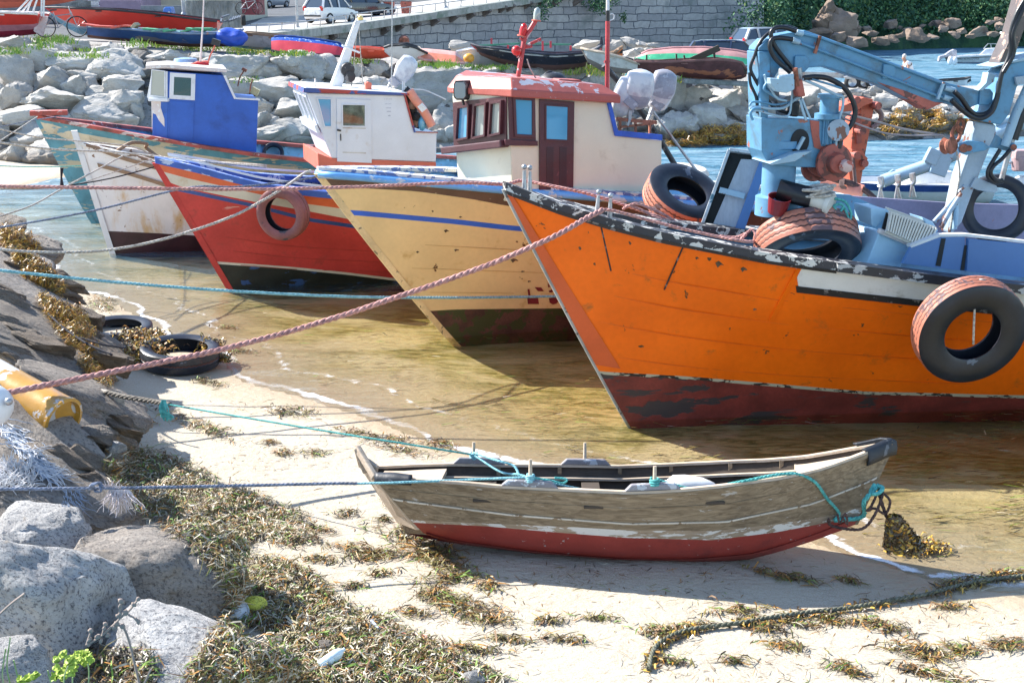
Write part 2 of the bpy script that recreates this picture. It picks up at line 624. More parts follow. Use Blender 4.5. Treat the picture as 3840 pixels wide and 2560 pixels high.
bb = mathn(nt, 'ADD', mathn(nt, 'MULTIPLY', band(0.34, 0.16), 0.85), mathn(nt, 'MULTIPLY', band(-0.35, 0.22), 0.62))
bb = mathn(nt, 'MULTIPLY', bb, ramp(nt, at_.outputs['Fac'], -1.7, -0.9))
patch = ramp(nt, texn(nt, 0.55, 3, coord='Object', loc=(7, 2, 0)), 0.40, 0.62)
ff = mathn(nt, 'MULTIPLY', ramp(nt, mathn(nt, 'MULTIPLY', bb, fn), 0.27, 0.46), mathn(nt, 'ADD', 0.15, mathn(nt, 'MULTIPLY', patch, 0.85)))
mx2 = N.new('ShaderNodeMixShader')
L.new(ff, mx2.inputs[0])
L.new(mxd.outputs[0], mx2.inputs[1])
L.new(fo.outputs[0], mx2.inputs[2])
L.new(mx2.outputs[0], N['Material Output'].inputs[0])
mb = MB()
mb.grid([[V((x, y, 0)) for x in xs] for y in ys])
n0 = len(mb.v)
att = [d for row in DG for d in row]
Y1, XA, XB = ys[-1], xs[0], xs[-1]
for quad in ([(-400, Y1), (600, Y1), (600, 900), (-400, 900)], [(XB, 5), (600, 5), (600, Y1), (XB, Y1)]):
 mb.poly([V((x, y, 0)) for x, y in quad])
 att += [-20.0] * 4
water = mb.build('water', m_water, smooth=180, recalc=False, kind='structure')
a = water.data.attributes.new('shore', 'FLOAT', 'POINT')
a.data.foreach_set('value', att)
# ------------------------------------------------------------------ embankment and harbour ground
def terr(X, Y):
 yb, yc, zc = base_y(X), crest_y(X), crest_z(X)
 if Y < yb:
  return -0.6
 if Y < yc:
  return -0.6 + (zc + 0.35) * ((Y - yb) / (yc - yb)) ** 0.9
 n = noise.noise(V((X * 0.4, Y * 0.4, 9))) * 0.05
 z = min(zc - 0.25 + (Y - yc) * 0.12, zc)
 zf = clampi([(-18, 2.9), (-13, 2.6), (-9, 1.7), (-2, 1.25), (6, 0.9), (12, 0.8), (40, 0.8)], X)
 u = min(1, max(0, (Y - yc - 5) / 14))
 return z + (min(zf, z) - z) * u * u * (3 - 2 * u) + n * (1 if X < 9 else 0.2)
back = [(-45, 95), (-8, 95), (2, 97), (8, 100), (13, 104), (15.5, 95), (14.5, 75), (13.5, 60), (16, 58), (45, 58)]
rows = []
for k in range(47):
 r_ = []
 for i in range(110):
  X = -32 + i * 0.62
  ya, yb = base_y(X), clampi(back, X)
  if k <= 20:
   Y = ya + (crest_y(X) + 1.5 - ya) * k / 20
  else:
   y0 = crest_y(X) + 1.5
   Y = y0 + (max(yb, y0 + .5) - y0) * ((k - 20) / 26) ** 1.3
  r_.append(V((X, Y, terr(X, Y))))
 rows.append(r_)
rows.append([V((p.x, p.y + 0.6, -3)) for p in rows[-1]])
mb = MB()
mb.grid(rows)
m_ground, nt, N, L, B = nodes('harbour_ground')
c = mixc(nt, ramp(nt, texn(nt, 0.6, 5), 0.35, 0.65), (0.26, 0.25, 0.24), (0.40, 0.38, 0.35))
c = mixc(nt, ramp(nt, texn(nt, 9, 6), 0.55, 0.7), c, (0.12, 0.11, 0.09))
L.new(c, B.inputs['Base Color'])
B.inputs['Roughness'].default_value = 0.95
L.new(bumpn(nt, texn(nt, 12, 6), 0.8, 0.05), B.inputs['Normal'])
mb.build('ground', m_ground, smooth=180, recalc=False, kind='structure')
TBV = BVHTree.FromPolygons([tuple(p) for p in mb.v], mb.f)
def onground(px, py):
 h = TBV.ray_cast(C0, ray(px, py).normalized())
 if h[0] is None:
  return gnd(px, py, 0.9)
 return h[0]
# ------------------------------------------------------------------ boulders
def rock_mat(name, a, b, dark, speck=0.5, lowz=None, fine=0):
 m, nt, N, L, B = nodes(name)
 oi = N.new('ShaderNodeObjectInfo')
 c = mixc(nt, oi.outputs['Random'], a, b)
 c = mixc(nt, ramp(nt, texn(nt, 1.6, 6, 0.7), 0.36, 0.62), mixc(nt, 0.4, c, dark), c)
 c = mixc(nt, mathn(nt, 'MULTIPLY', ramp(nt, texn(nt, 40 if fine else 26, 6, 0.8), 0.50, 0.60 if fine else .66), speck), c, dark)
 c = mixc(nt, mathn(nt, 'MULTIPLY', ramp(nt, texn(nt, 5, 7, .7, .5, loc=(5, 5, 5)), 0.6, 0.75), 0.5), c, (0.42, 0.30, 0.17))
 if lowz:
  geo = N.new('ShaderNodeNewGeometry')
  sep = N.new('ShaderNodeSeparateXYZ')
  L.new(geo.outputs['Position'], sep.inputs[0])
  z = mathn(nt, 'ADD', sep.outputs[2], mathn(nt, 'MULTIPLY', texn(nt, 2, 5), 0.5))
  c = mixc(nt, mathn(nt, 'MULTIPLY', ramp(nt, z, lowz[1], lowz[0]), 0.8), c, (0.16, 0.105, 0.06))
 L.new(c, B.inputs['Base Color'])
 B.inputs['Roughness'].default_value = 0.9
 nb = bumpn(nt, texn(nt, 34, 6, 0.75), 0.9 if fine else 0.6, 0.03 if fine else .025)
 nb = bumpn(nt, texn(nt, 6, 5, 0.6, 0.5, (1, 1, 1.8)), 0.7, 0.07, nb)
 L.new(nb, B.inputs['Normal'])
 return m
m_rock = rock_mat('breakwater_granite', (0.44, 0.42, 0.39), (0.60, 0.575, 0.53), (0.15, 0.135, 0.12), 0.5, (0.3, 1.0))
m_rockn = rock_mat('shore_granite', (0.27, 0.23, 0.19), (0.38, 0.34, 0.30), (0.09, 0.075, 0.065), 0.8, fine=1)
m_rockp = rock_mat('speckled_granite', (0.52, 0.51, 0.50), (0.60, 0.58, 0.55), (0.12, 0.12, 0.13), 0.95, fine=1)
def rock_mesh(seed, flat=1.0, cuts=2, rough=1.0, ribs=0.0, npts=13, smooth=2):
 r = random.Random(seed)
 b = bmesh.new()
 for i in range(npts):
  p = V((r.gauss(0, 1), r.gauss(0, 1), r.gauss(0, 1)))
  m = max(abs(p.x), abs(p.y), abs(p.z))
  q = p / m
  p = q.lerp(p.normalized(), 0.35)
  b.verts.new(p)
 h = bmesh.ops.convex_hull(b, input=b.verts)
 bmesh.ops.delete(b, geom=[g for g in h['geom_interior'] if isinstance(g, bmesh.types.BMVert)], context='VERTS')
 bmesh.ops.triangulate(b, faces=b.faces)
 for k in range(3):
  bmesh.ops.subdivide_edges(b, edges=b.edges, cuts=1, use_grid_fill=True)
 for k in range(smooth):
  bmesh.ops.smooth_vert(b, verts=b.verts, factor=0.5, use_axis_x=True, use_axis_y=True, use_axis_z=True)
 for k in range(cuts - 2):
  bmesh.ops.subdivide_edges(b, edges=b.edges, cuts=1, use_grid_fill=True)
 b.normal_update()
 off = V((r.random() * 50, r.random() * 50, 0))
 for v_ in b.verts:
  n = noise.fractal(v_.co * 1.5 + off, 0.9, 2.1, 5) * 0.10 + abs(noise.noise(v_.co * 3.5 + off)) * 0.07
  cr = noise.cell(v_.co * 2.3 + off + noise.noise_vector(v_.co * 2) * .35)
  n += (cr - .5) * 0.055
  n += noise.noise(v_.co * 11 + off) * 0.018 + noise.noise(v_.co * 24 + off) * 0.008
  if ribs:
   n += ribs * 0.035 * (1 if sin(v_.co.x * 19 + 2.2 * noise.noise(v_.co * 2)) > 0.2 else -0.3) * max(0, v_.normal.z + 0.5)
  v_.co += v_.normal * n * rough
 lo = [min(v_.co[k] for v_ in b.verts) for k in range(3)]
 hi = [max(v_.co[k] for v_ in b.verts) for k in range(3)]
 for v_ in b.verts:
  for k in range(3):
   v_.co[k] = (v_.co[k] - (lo[k] + hi[k]) / 2) / (hi[k] - lo[k])
 me = bpy.data.meshes.new('boulder')
 b.to_mesh(me)
 b.free()
 me.polygons.foreach_set('use_smooth', [True] * len(me.polygons))
 me.set_sharp_from_angle(angle=radians(50))
 return me
RK = [rock_mesh(100 + i, npts=10 + i % 5 * 2, smooth=i % 2) for i in range(14)]
RIB = [rock_mesh(300 + i, ribs=1.0, npts=12, cuts=3) for i in range(3)]
for me in RK + RIB:
 me.materials.append(m_rock)
ROCKS = []
def rock(px, py, w, h, pos, me, rr, depth=0.9, tilt=0, label=None, group=None, cat='boulder', name='boulder', spin=None):
 s = (pos - C0).length / sqrt(1 + ((px - 1920) / FPX) ** 2) / FPX
 o = bpy.data.objects.new(name, me)
 COL.objects.link(o)
 o.location = pos
 ang = rr.choice((0, pi)) + rr.uniform(-.25, .25) if spin is None else spin
 o.rotation_euler = (rr.uniform(-.12, .12), tilt + rr.uniform(-.05, .05), ang)
 o.scale = (w * s * 1.06, w * s * depth, h * s * 1.06)
 tag(o, label, cat, group)
 ROCKS.append(o)
 return o
K = 0.4252
Z1 = [(100, 400, 260, 130), (220, 395, 200, 90), (350, 520, 290, 190), (650, 565, 350, 170), (515, 440, 190, 100), (120, 640, 300, 310), (430, 710, 310, 200), (1040, 580, 420, 220), (690, 410, 170, 90),
      (880, 480, 160, 120), (990, 430, 180, 90), (1180, 425, 200, 80), (1460, 500, 330, 110), (740, 680, 260, 90), (650, 780, 190, 190), (800, 760, 200, 140), (1080, 760, 320, 160), (900, 830, 210, 120),
      (150, 860, 230, 220), (30, 870, 140, 210), (500, 890, 450, 200), (900, 970, 420, 200), (1110, 920, 260, 210), (170, 1040, 400, 170), (1120, 1060, 220, 120), (320, 1190, 360, 190), (120, 1370, 340, 180),
      (1210, 1000, 100, 150), (930, 680, 110, 110), (820, 545, 90, 90), (1230, 520, 90, 60), (20, 480, 160, 110), (2130, 800, 300, 190), (2330, 770, 140, 150), (2320, 950, 170, 150), (2320, 1100, 170, 190),
      (1800, 520, 200, 90), (2330, 600, 160, 130), (700, 1160, 200, 130), (560, 1050, 160, 110), (-60, 1150, 240, 180)]
Z2 = [(110, 640, 240, 150), (280, 540, 130, 90), (650, 590, 300, 180), (900, 630, 130, 110), (1020, 640, 100, 80), (1110, 610, 150, 130), (1430, 620, 130, 110), (1800, 690, 210, 180),
      (1870, 605, 170, 90), (1960, 710, 160, 80), (2080, 660, 170, 100), (1950, 650, 110, 80), (2060, 720, 80, 60), (2240, 650, 130, 90), (180, 800, 400, 180), (80, 950, 140, 150), (300, 980, 310, 180),
      (260, 890, 220, 80), (120, 1080, 190, 130), (340, 1150, 290, 180), (140, 1190, 270, 140), (420, 1230, 210, 90), (1690, 1080, 230, 210), (1650, 1210, 110, 120), (1740, 1190, 130, 150), (1690, 950, 190, 140),
      (1550, 600, 160, 80), (1280, 610, 120, 80), (500, 780, 200, 130), (460, 900, 180, 120), (1620, 590, 120, 70)]
Z3 = [(60, 640, 200, 110), (200, 660, 250, 100), (560, 650, 270, 140), (700, 750, 130, 110), (1180, 700, 290, 100), (1460, 870, 260, 340), (1320, 940, 210, 160), (1500, 690, 150, 90), (1670, 850, 240, 210),
      (1620, 730, 100, 90), (1850, 790, 350, 150), (2130, 840, 210, 210), (1910, 920, 270, 210), (2050, 900, 160, 130), (1740, 1040, 300, 210), (1600, 1150, 170, 120), (1770, 1120, 110, 70), (2060, 1000, 190, 120),
      (1980, 1110, 230, 110), (2060, 1160, 210, 110), (1430, 1150, 230, 180), (1880, 1195, 270, 90), (1590, 1240, 270, 70), (2230, 1100, 120, 120), (1730, 710, 130, 70), (940, 690, 140, 70), (2260, 960, 180, 140), (1180, 800, 260, 150)]
Z4 = [(1090, 920, 230, 140), (1080, 1060, 230, 110), (1250, 1070, 230, 110), (1520, 1000, 220, 140), (1660, 1060, 230, 150), (1460, 1110, 130, 90), (1850, 1060, 200, 100), (1560, 1130, 210, 60), (1180, 1150, 230, 60),
      (1000, 1150, 160, 60), (950, 820, 160, 80), (1060, 800, 140, 70), (470, 880, 200, 160), (1720, 970, 200, 110), (2220, 1000, 220, 200), (2290, 1150, 220, 130), (920, 1120, 120, 70), (620, 960, 200, 140),
      (540, 1080, 200, 110), (760, 1000, 220, 160), (1440, 880, 200, 110), (1960, 980, 180, 110), (2080, 1080, 200, 110), (840, 830, 180, 90), (1180, 800, 200, 70)]
RIBS = [(430, 1370, 540, 250, 0), (2080, 620, 480, 210, 0), (400, 600, 440, 240, 950), (1060, 750, 440, 130, 950), (1570, 790, 580, 310, 950), (870, 750, 270, 270, 1900), (1480, 1090, 340, 180, 1900),
  (1290, 840, 340, 120, 2840), (1330, 985, 290, 180, 2840), (60, 590, 300, 180, 950)]
rr = random.Random(3)
def landmark(px, py):
 if px < 330: p = 'left of the blue wheelhouse'
 elif px < 540: p = 'beside the blue wheelhouse front'
 elif px < 960: p = 'behind the blue wheelhouse'
 elif px < 1180: p = 'between blue and white wheelhouses'
 elif px < 1640: p = 'behind the white wheelhouse'
 elif px < 2050: p = 'between white and cream wheelhouses'
 elif px < 2480: p = 'behind the cream wheelhouse'
 elif px < 2880: p = 'between outboards and blue crane'
 else: p = 'under the blue crane boom'
 return p
def rowname(py, px):
 top = 190 + max(0, px - 1500) * 0.09
 bot = 640 - max(0, px - 700) * 0.045
 t = (py - top) / (bot - top)
 return 'top' if t < 0.22 else 'upper' if t < 0.45 else 'middle' if t < 0.68 else 'lower' if t < 0.86 else 'waterline'
allr = [(0 + a * K, b * K, w * K, h * K) for a, b, w, h in Z1] + [(950 + a * K, b * K, w * K, h * K) for a, b, w, h in Z2] + \
       [(1900 + a * K, b * K, w * K, h * K) for a, b, w, h in Z3] + [(2840 + a * K, b * K, w * K, h * K) for a, b, w, h in Z4]
SH = ['blocky', 'rounded', 'wedge shaped', 'sloping', 'lumpy', 'pointed', 'flat topped', 'cracked']
used_lab = {}
def rlabel(px, py, w, h, i, kind='grey'):
 size = 'huge' if w * h > 12500 else 'large' if w * h > 6500 else 'medium' if w * h > 3200 else 'small'
 shape = 'long low' if w > 2.1 * h else 'tall' if h > w * 1.05 else 'broad'
 s = '%s %s %s boulder, %s row, %s' % (size, shape, kind, rowname(py, px), landmark(px, py))
 return s
cand = []
for i, (px, py, w, h) in enumerate(allr):
 cand.append([px, py, w, h, RK[i % 14], 'grey', 0.85])
for (a, b, w, h, x0) in RIBS:
 cand.append([x0 + a * K, b * K, w * K, h * K, RIB[len(cand) % 3], 'chisel grooved', 0.7])
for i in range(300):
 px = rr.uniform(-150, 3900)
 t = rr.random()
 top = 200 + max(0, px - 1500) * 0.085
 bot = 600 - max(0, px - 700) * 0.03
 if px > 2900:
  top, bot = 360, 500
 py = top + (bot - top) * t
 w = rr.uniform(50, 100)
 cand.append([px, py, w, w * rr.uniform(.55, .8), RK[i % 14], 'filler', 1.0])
labs = {}
for c_ in cand:
 px, py, w, h = c_[:4]
 if c_[5] == 'filler':
  c_.append('small gap boulder, %s row, %s' % (rowname(py, px), landmark(px, py)))
 else:
  c_.append(rlabel(px, py, w, h, 0, c_[5]))
 labs.setdefault(c_[-1], []).append(c_)
for lb, lst in labs.items():
 if len(lst) > 1:
  lst.sort(key=lambda q: q[0])
  ords = ['leftmost', 'second from left', 'third from left', 'fourth from left', 'fifth from left', 'sixth from left', 'seventh from left', 'eighth from left', 'ninth from left', 'tenth from left', 'eleventh from left', 'twelfth from left']
  for i, q in enumerate(lst):
   o_ = 'rightmost' if i == len(lst) - 1 else ords[min(i, 11)]
   q[-1] = o_ + ' ' + q[-1].replace(' grey granite', '').replace(' chisel grooved', ' grooved').replace('small gap boulder, ', 'gap boulder, ').replace(' row, ', ', ').replace('and behind ', '').replace('its bow', 'the bow').replace(' and its mast', '')
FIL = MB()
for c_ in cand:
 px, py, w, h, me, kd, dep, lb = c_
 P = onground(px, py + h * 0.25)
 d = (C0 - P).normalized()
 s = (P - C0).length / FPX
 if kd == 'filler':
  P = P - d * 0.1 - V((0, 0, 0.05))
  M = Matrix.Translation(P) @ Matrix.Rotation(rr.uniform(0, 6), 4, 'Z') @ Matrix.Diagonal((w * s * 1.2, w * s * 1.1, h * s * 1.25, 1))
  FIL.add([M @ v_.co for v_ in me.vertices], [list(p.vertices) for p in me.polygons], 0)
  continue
 else:
  P = C0 + ray(px, py) * ((P.y - w * s * 0.12) / ray(px, py).y)
 rock(px, py, w * 1.14, h * 1.2, P, me, rr, dep, label=lb, group='boulders of the breakwater')
o = FIL.build('rubble', rock_mat('gap_shade_rubble', (0.17, 0.16, 0.15), (0.26, 0.245, 0.23), (0.07, 0.065, 0.06), 0.5), None, smooth=50, recalc=False)  # stone colour darkened to stand for the shade in the gaps
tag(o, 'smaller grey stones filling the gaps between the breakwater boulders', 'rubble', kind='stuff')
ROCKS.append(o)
# ------------------------------------------------------------------ hulls
class Hull:
 """a boat hull swept aft of its stem; painted boundaries are solved on the real hull surface.
 frame: bow foot at the waterline O, axis a (bow to stern, horizontal), side n (towards the camera side), up k"""
 def __init__(s, bow, yaw, L, Bs, rake, keel_z, tb=0.45, heel=0, pitch=0, flare=0.95, aft_flare=0.35, stern=0.75, z0=0.0, pw=2.2, camber=1.0, sternrake=0.0, draft=0.0, bowh=2.2):
  s.O = V(bow)
  c_, s_ = cos(yaw), sin(yaw)
  R_ = Matrix.Rotation(yaw, 3, 'Z') @ Matrix.Rotation(pitch, 3, 'Y') @ Matrix.Rotation(heel, 3, 'X')
  s.a, s.n, s.k = R_ @ V((1, 0, 0)), R_ @ V((0, -1, 0)), R_ @ V((0, 0, 1))
  s.L, s.B, s.rake, s.tb, s.flare, s.aft, s.stern, s.pw = L, Bs, rake, tb, flare, aft_flare, stern, pw
  s.keel_z, s.z0, s.camber, s.sr = keel_z, z0, camber, sternrake
  if draft:
   w0 = (draft / (draft + bowh)) ** camber
   s.keel_z = -draft
   s.rake = rake / (1 - w0)
   s.O = s.O + s.a * s.rake * w0
  s.sheer = None
  s.keel = None
 def bs(s, t):
  t = max(t, 0.0)
  if t < s.tb:
   return s.B * (1 - (1 - t / s.tb) ** s.pw)
  u = (t - s.tb) / (1 - s.tb)
  return s.B * (1 - (1 - s.stern) * u ** 2)
 def half(s, t, w):
  t = max(t, 0.0)
  e = s.flare + (s.aft - s.flare) * min(1, t / (s.tb * 1.3)) ** 0.8
  w = min(max(w, 0), 1.15)
  return 0.03 + s.bs(t) * w ** e
 skew = 0.0
 def X(s, t, w, side=1):
  k = max(0, 1 - t * 2.2)
  q = max(0, t * 2.2 - 1.2)
  w = max(w, 0.0)
  return t * s.L - s.rake * (w ** s.camber) * k + s.sr * w * min(1, q) + (s.skew * t ** 5 if side < 0 else 0.0)
 def P(s, t, w, zs=None, side=1, off=0.0):
  zs = s.zs(t) if zs is None else zs
  kz = s.kz(t)
  z = kz + (zs - kz) * w
  return s.O + s.a * s.X(t, w, side) + s.n * side * max(0.0, s.half(t, w) + off) + s.k * (z + s.z0)
 def zs(s, t):
  return interp(s.sheer, t)
 def kz(s, t):
  return interp(s.keel, t) if s.keel else s.keel_z
 def fit_keel(s, curve, n=24):
  tab = []
  for i in range(n + 1):
   t = i / n
   lo, hi = -1.5, 1.5
   for _ in range(40):
    mid = (lo + hi) / 2
    px, py = proj(s.O + s.a * s.X(t, 0) + s.n * 0.03 + s.k * mid)
    if py > interp(curve, px):
     lo = mid
    else:
     hi = mid
   tab.append((t, (lo + hi) / 2))
  s.keel = tab
 def fit_sheer(s, curve, n=26):
  tab = []
  for i in range(n + 1):
   t = i / n
   lo, hi = -0.5, 6.0
   for _ in range(40):
    mid = (lo + hi) / 2
    px, py = proj(s.P(t, 1, mid))
    if py > interp(curve, px):
     lo = mid
    else:
     hi = mid
   tab.append((t, (lo + hi) / 2))
  s.sheer = tab
 def fit_w(s, curve, t):
  lo, hi = 0.0, 1.1
  for _ in range(28):
   mid = (lo + hi) / 2
   px, py = proj(s.P(t, mid))
   if py > interp(curve, px):
    lo = mid
   else:
    hi = mid
  return (lo + hi) / 2
 def bands(s, curves, n=56, tend=1.0, tstart=0.0):
  """list of w rows; curves bottom to top in pixels or numbers (constant w)"""
  W_ = []
  for i in range(n + 1):
   t = tstart + (tend - tstart) * (i / n) ** 1.15
   row = []
   for cv in curves:
    row.append(cv if isinstance(cv, (int, float)) else s.fit_w(cv, t))
   row = sorted(row)
   W_.append((t, row))
  return W_
 def skin(s, name, parent, curves, mats, subs, sides=(1, -1), n=56, off=0.0, tend=1.0, transom=None, rough=0.0):
  W_ = s.bands(curves, n, tend)
  mb = MB()
  for side in sides:
   for b in range(len(curves) - 1):
    rows = []
    for t, row in W_:
     r_ = []
     for j in range(subs[b] + 1):
      w = row[b] + (row[b + 1] - row[b]) * j / subs[b]
      p = s.P(t, w, side=side, off=off)
      if rough:
       p = p + s.n * side * rough * noise.noise(V((t * s.L * 1.1, w * 2.5, side * 3)))
      r_.append(p)
     rows.append(r_)
    mb.grid(rows, b, flip=(side < 0))
  if transom is not None:
   t = tend
   rows = []
   for j in range(9):
    w = curves[0] + (1 - curves[0]) * j / 8 if isinstance(curves[0], (int, float)) else j / 8
    rows.append([s.P(t, w, side=1), s.P(t, w, side=-1)])
   mb.grid(rows, transom)
  return mb.build(name, mats, parent, smooth=40, recalc=False)
 def strip(s, name, parent, m, w0, w1, t0, t1, off, thick, sides=(1,), n=40):
  """a raised strake or rail between two w (numbers or px curves)"""
  mb = MB()
  for side in sides:
   A = []
   for i in range(n + 1):
    t = t0 + (t1 - t0) * i / n
    a = w0 if isinstance(w0, (int, float)) else s.fit_w(w0, t)
    b = w1 if isinstance(w1, (int, float)) else s.fit_w(w1, t)
    A.append([s.P(t, a, side=side, off=off), s.P(t, a, side=side, off=off + thick), s.P(t, b, side=side, off=off + thick), s.P(t, b, side=side, off=off), s.P(t, a, side=side, off=off)])
   mb.grid(A, 0)
   mb.poly(A[0][:4])
   mb.poly(A[-1][:4])
  return mb.build(name, m, parent, smooth=35)
 def cap(s, name, parent, m, width=0.12, h=0.05, t0=0.0, t1=1.0, over=0.03, n=60, sides=(1, -1), dz=0.0, bevel=0.008, mi=None):
  """gunwale capping that follows the sheer on both sides, closed over the stem"""
  mb = MB()
  for side in sides:
   A = []
   for i in range(n + 1):
    t = t0 + (t1 - t0) * (i / n) ** 1.2
    up = s.k
    o_ = s.P(t, 1, side=side, off=over) + up * dz
    inn = s.O + s.a * s.X(t, 1, side) + s.n * side * max(0.0, s.half(t, 1) - width) + s.k * (s.zs(t) + s.z0 + dz)
    A.append([o_, o_ + up * h, inn + up * h, inn, o_])
   mb.grid(A, 0)
   mb.poly(A[0][:4])
   mb.poly(A[-1][:4])
  return mb.build(name, m, parent, smooth=35)
 def inner(s, name, parent, m, depth, thick=0.07, t0=0.02, t1=1.0, n=50, m2=None, sole=True):
  """inside of the bulwark and the deck at a depth below the sheer"""
  mb = MB()
  D = []
  for side in (1, -1):
   A = []
   for i in range(n + 1):
    t = t0 + (t1 - t0) * i / n
    zt = s.zs(t)
    d = depth(t) if callable(depth) else depth
    w = 1 - d / (zt - s.kz(t))
    hb = max(0.0, s.half(t, 1) - thick)
    hb2 = max(0.0, s.half(t, w) - thick)
    A.append([s.O + s.a * s.X(t, 1, side) + s.n * side * hb + s.k * (zt + s.z0), s.O + s.a * s.X(t, w, side) + s.n * side * hb2 + s.k * (zt - d + s.z0)])
   mb.grid(A, 0, flip=side > 0)
   D.append([r_[1] for r_ in A])
  o = mb.build(name, m, parent, smooth=35)
  if sole:
   md = MB()
   md.grid([[a, a.lerp(b, .25), a.lerp(b, .5), a.lerp(b, .75), b] for a, b in zip(*D)], 0)
   md.build('deck', m2 or m, parent, smooth=180)
  return o
 def stem(s, name, parent, m, wd=0.05, proud=0.035, w0=0.0, w1=1.0, n=14):
  mb = MB()
  A = []
  for i in range(n + 1):
   w = w0 + (w1 - w0) * i / n
   p = s.O + s.a * s.X(0, w) + s.k * (s.kz(0) + (s.zs(0) - s.kz(0)) * w + s.z0)
   A.append([p + s.n * wd + s.a * 0.06, p + s.n * wd * .6 - s.a * proud, p - s.n * wd * .6 - s.a * proud, p - s.n * wd + s.a * 0.06])
  mb.grid(A)
  mb.poly(A[-1])
  return mb.build(name, m, parent, smooth=35)
# ---- orange boat
m_oldw = mat('bare_brown_wood', (.13, .08, .04), .8, var=.4)
or_hull = mat('orange_paint', (0.95, 0.155, 0.004), 0.38, var=0.10, vscale=1.1, dirt=(0.38, 0.11, 0.02), damt=0.08, dscale=4, wear=(0.10, 0.05, 0.02), wamt=0.035, wscale=5, bump=0.12, coat=0.05, spec=.3)
or_stem = mat('orange_stem_paint', (0.62, 0.10, 0.022), 0.45, var=0.08)
m_antifoul = mat('dark_red_antifouling', (0.20, 0.030, 0.022), 0.6, var=0.3, wear=(0.05, 0.035, 0.035), wamt=0.30, wscale=2.2, wstretch=(0.35, 1, 1.8))
m_scum = mat('waterline_scum', (0.035, 0.03, 0.022), 0.8, var=.4, wear=(0.46, 0.42, 0.30), wamt=0.52, wscale=13, wstretch=(0.4, 1, 1))
m_flaky = mat('flaking_black_and_white_paint', (0.62, 0.60, 0.56), 0.5, var=0.1, wear=(0.035, 0.033, 0.04), wamt=0.55, wscale=8, wstretch=(1, 1, 1.2))
m_flakyblk = mat('flaking_black_paint', (0.022, 0.022, 0.03), 0.4, var=0.2, wear=(0.42, 0.42, 0.42), wamt=0.30, wscale=7, wstretch=(0.5, 1, 1))
m_bluegrey = mat('blue_grey_paint', (0.13, 0.30, 0.47), 0.5, var=0.12, wear=(0.24, 0.10, 0.07), wamt=0.08, wscale=6, dirt=(0.08, 0.13, 0.18), damt=0.2)
m_deckor = mat('pale_blue_deck_paint', (0.42, 0.56, 0.64), 0.6, var=0.15, wear=(0.12, 0.20, 0.28), wamt=0.35)
ob0 = gnd(2335, 1578, 0)
OB = Hull(ob0, radians(13), 9.6, 1.45, 1.40, 0.0, tb=0.50, flare=1.1, aft_flare=0.42, pw=1.9, camber=0.93, draft=.5, bowh=2.3)
OB.fit_sheer([(1700, 655), (1893, 712), (2083, 786), (2253, 839), (2453, 892), (2708, 943), (2900, 981), (3112, 1008), (3499, 1058), (3840, 1096), (4400, 1150), (5200, 1210)])
orange = thing('orange_fishing_boat', ob0, 'large orange wooden fishing boat with dark red bottom and blue crane on deck', 'fishing boat')
c_wl = [(2100, 1385), (2269, 1404), (2612, 1424), (3265, 1480), (3840, 1492), (4600, 1500)]
c_wl2 = [(x, y - 11) for x, y in c_wl]
hull_o = OB.skin('hull', orange, [0.0, c_wl, c_wl2, 1.0], [m_antifoul, m_scum, or_hull], [4, 1, 14], n=70, transom=2, rough=0.022)
mb = MB()
rows = []
for i in range(25):
 w = 0.0 + 1.0 * i / 24
 rows.append([OB.P(0.0, w, side=1, off=0.012), OB.P(0.004 + 0.034 * (1 - w), w, side=1, off=0.012)])
mb.grid([r_ for r_ in rows if proj(r_[0])[1] < 1402])
mb.build('stem_plank', or_stem, hull_o, smooth=60)
OB.stem('stem', orange, mat('grey_stem_iron', (0.36, 0.37, 0.36), .5, wear=(0.12, .1, .09), wamt=.2), 0.035, 0.03)
bw = [(2900, 1064), (2980, 1071), (3200, 1096), (3435, 1122), (3840, 1166), (4600, 1230)]
bk = [(x, y + 24) for x, y in bw]
tw = 0.30
tO = next(i / 200 for i in range(200) if proj(OB.P(i / 200, .9))[0] > 2990)
OB.strip('white_band', orange, m_white, bw, 0.995, tO, 1.0, 0.0, 0.012)
OB.strip('black_band', orange, m_black, bk, bw, tO - .002, 1.0, 0.0, 0.02)
tR = next(i / 200 for i in range(200) if proj(OB.P(i / 200, 1))[0] > 3112)
OB.cap('flaking_capping', orange, m_flaky, 0.28, 0.085, 0.0, tR, 0.05)
OB.strip('black_lining', orange, m_black, 0.985, 1.0, 0.0, tR, 0.0, 0.058, sides=(1, -1))
OB.cap('black_rubbing_rail', orange, m_flakyblk, 0.20, 0.10, tR, 1.0, 0.09, dz=-0.01)
OB.inner('bulwark', orange, m_bluegrey, lambda t: 0.38 + 0.25 * min(1, t * 3), m2=m_deckor, thick=0.06)
def on_hull(Hh, px, py, off=0.01, side=1):
 """point of the hull side that projects to the pixel (bisection in t and w)"""
 t0, w0 = 0.3, 0.7
 best = (1e9, 0, 0)
 for i in range(60):
  t = i / 60
  w = Hh.fit_w([(-9999, py), (9999, py)], t)
  e = abs(proj(Hh.P(t, w, side=side))[0] - px)
  if e < best[0]:
   best = (e, t, w)
 lo, hi = best[1] - .02, best[1] + .02
 for _ in range(24):
  mid = (lo + hi) / 2
  w = Hh.fit_w([(-9999, py), (9999, py)], mid)
  if proj(Hh.P(mid, w))[0] < px: lo = mid
  else: hi = mid
 return Hh.P(lo, w, off=off)
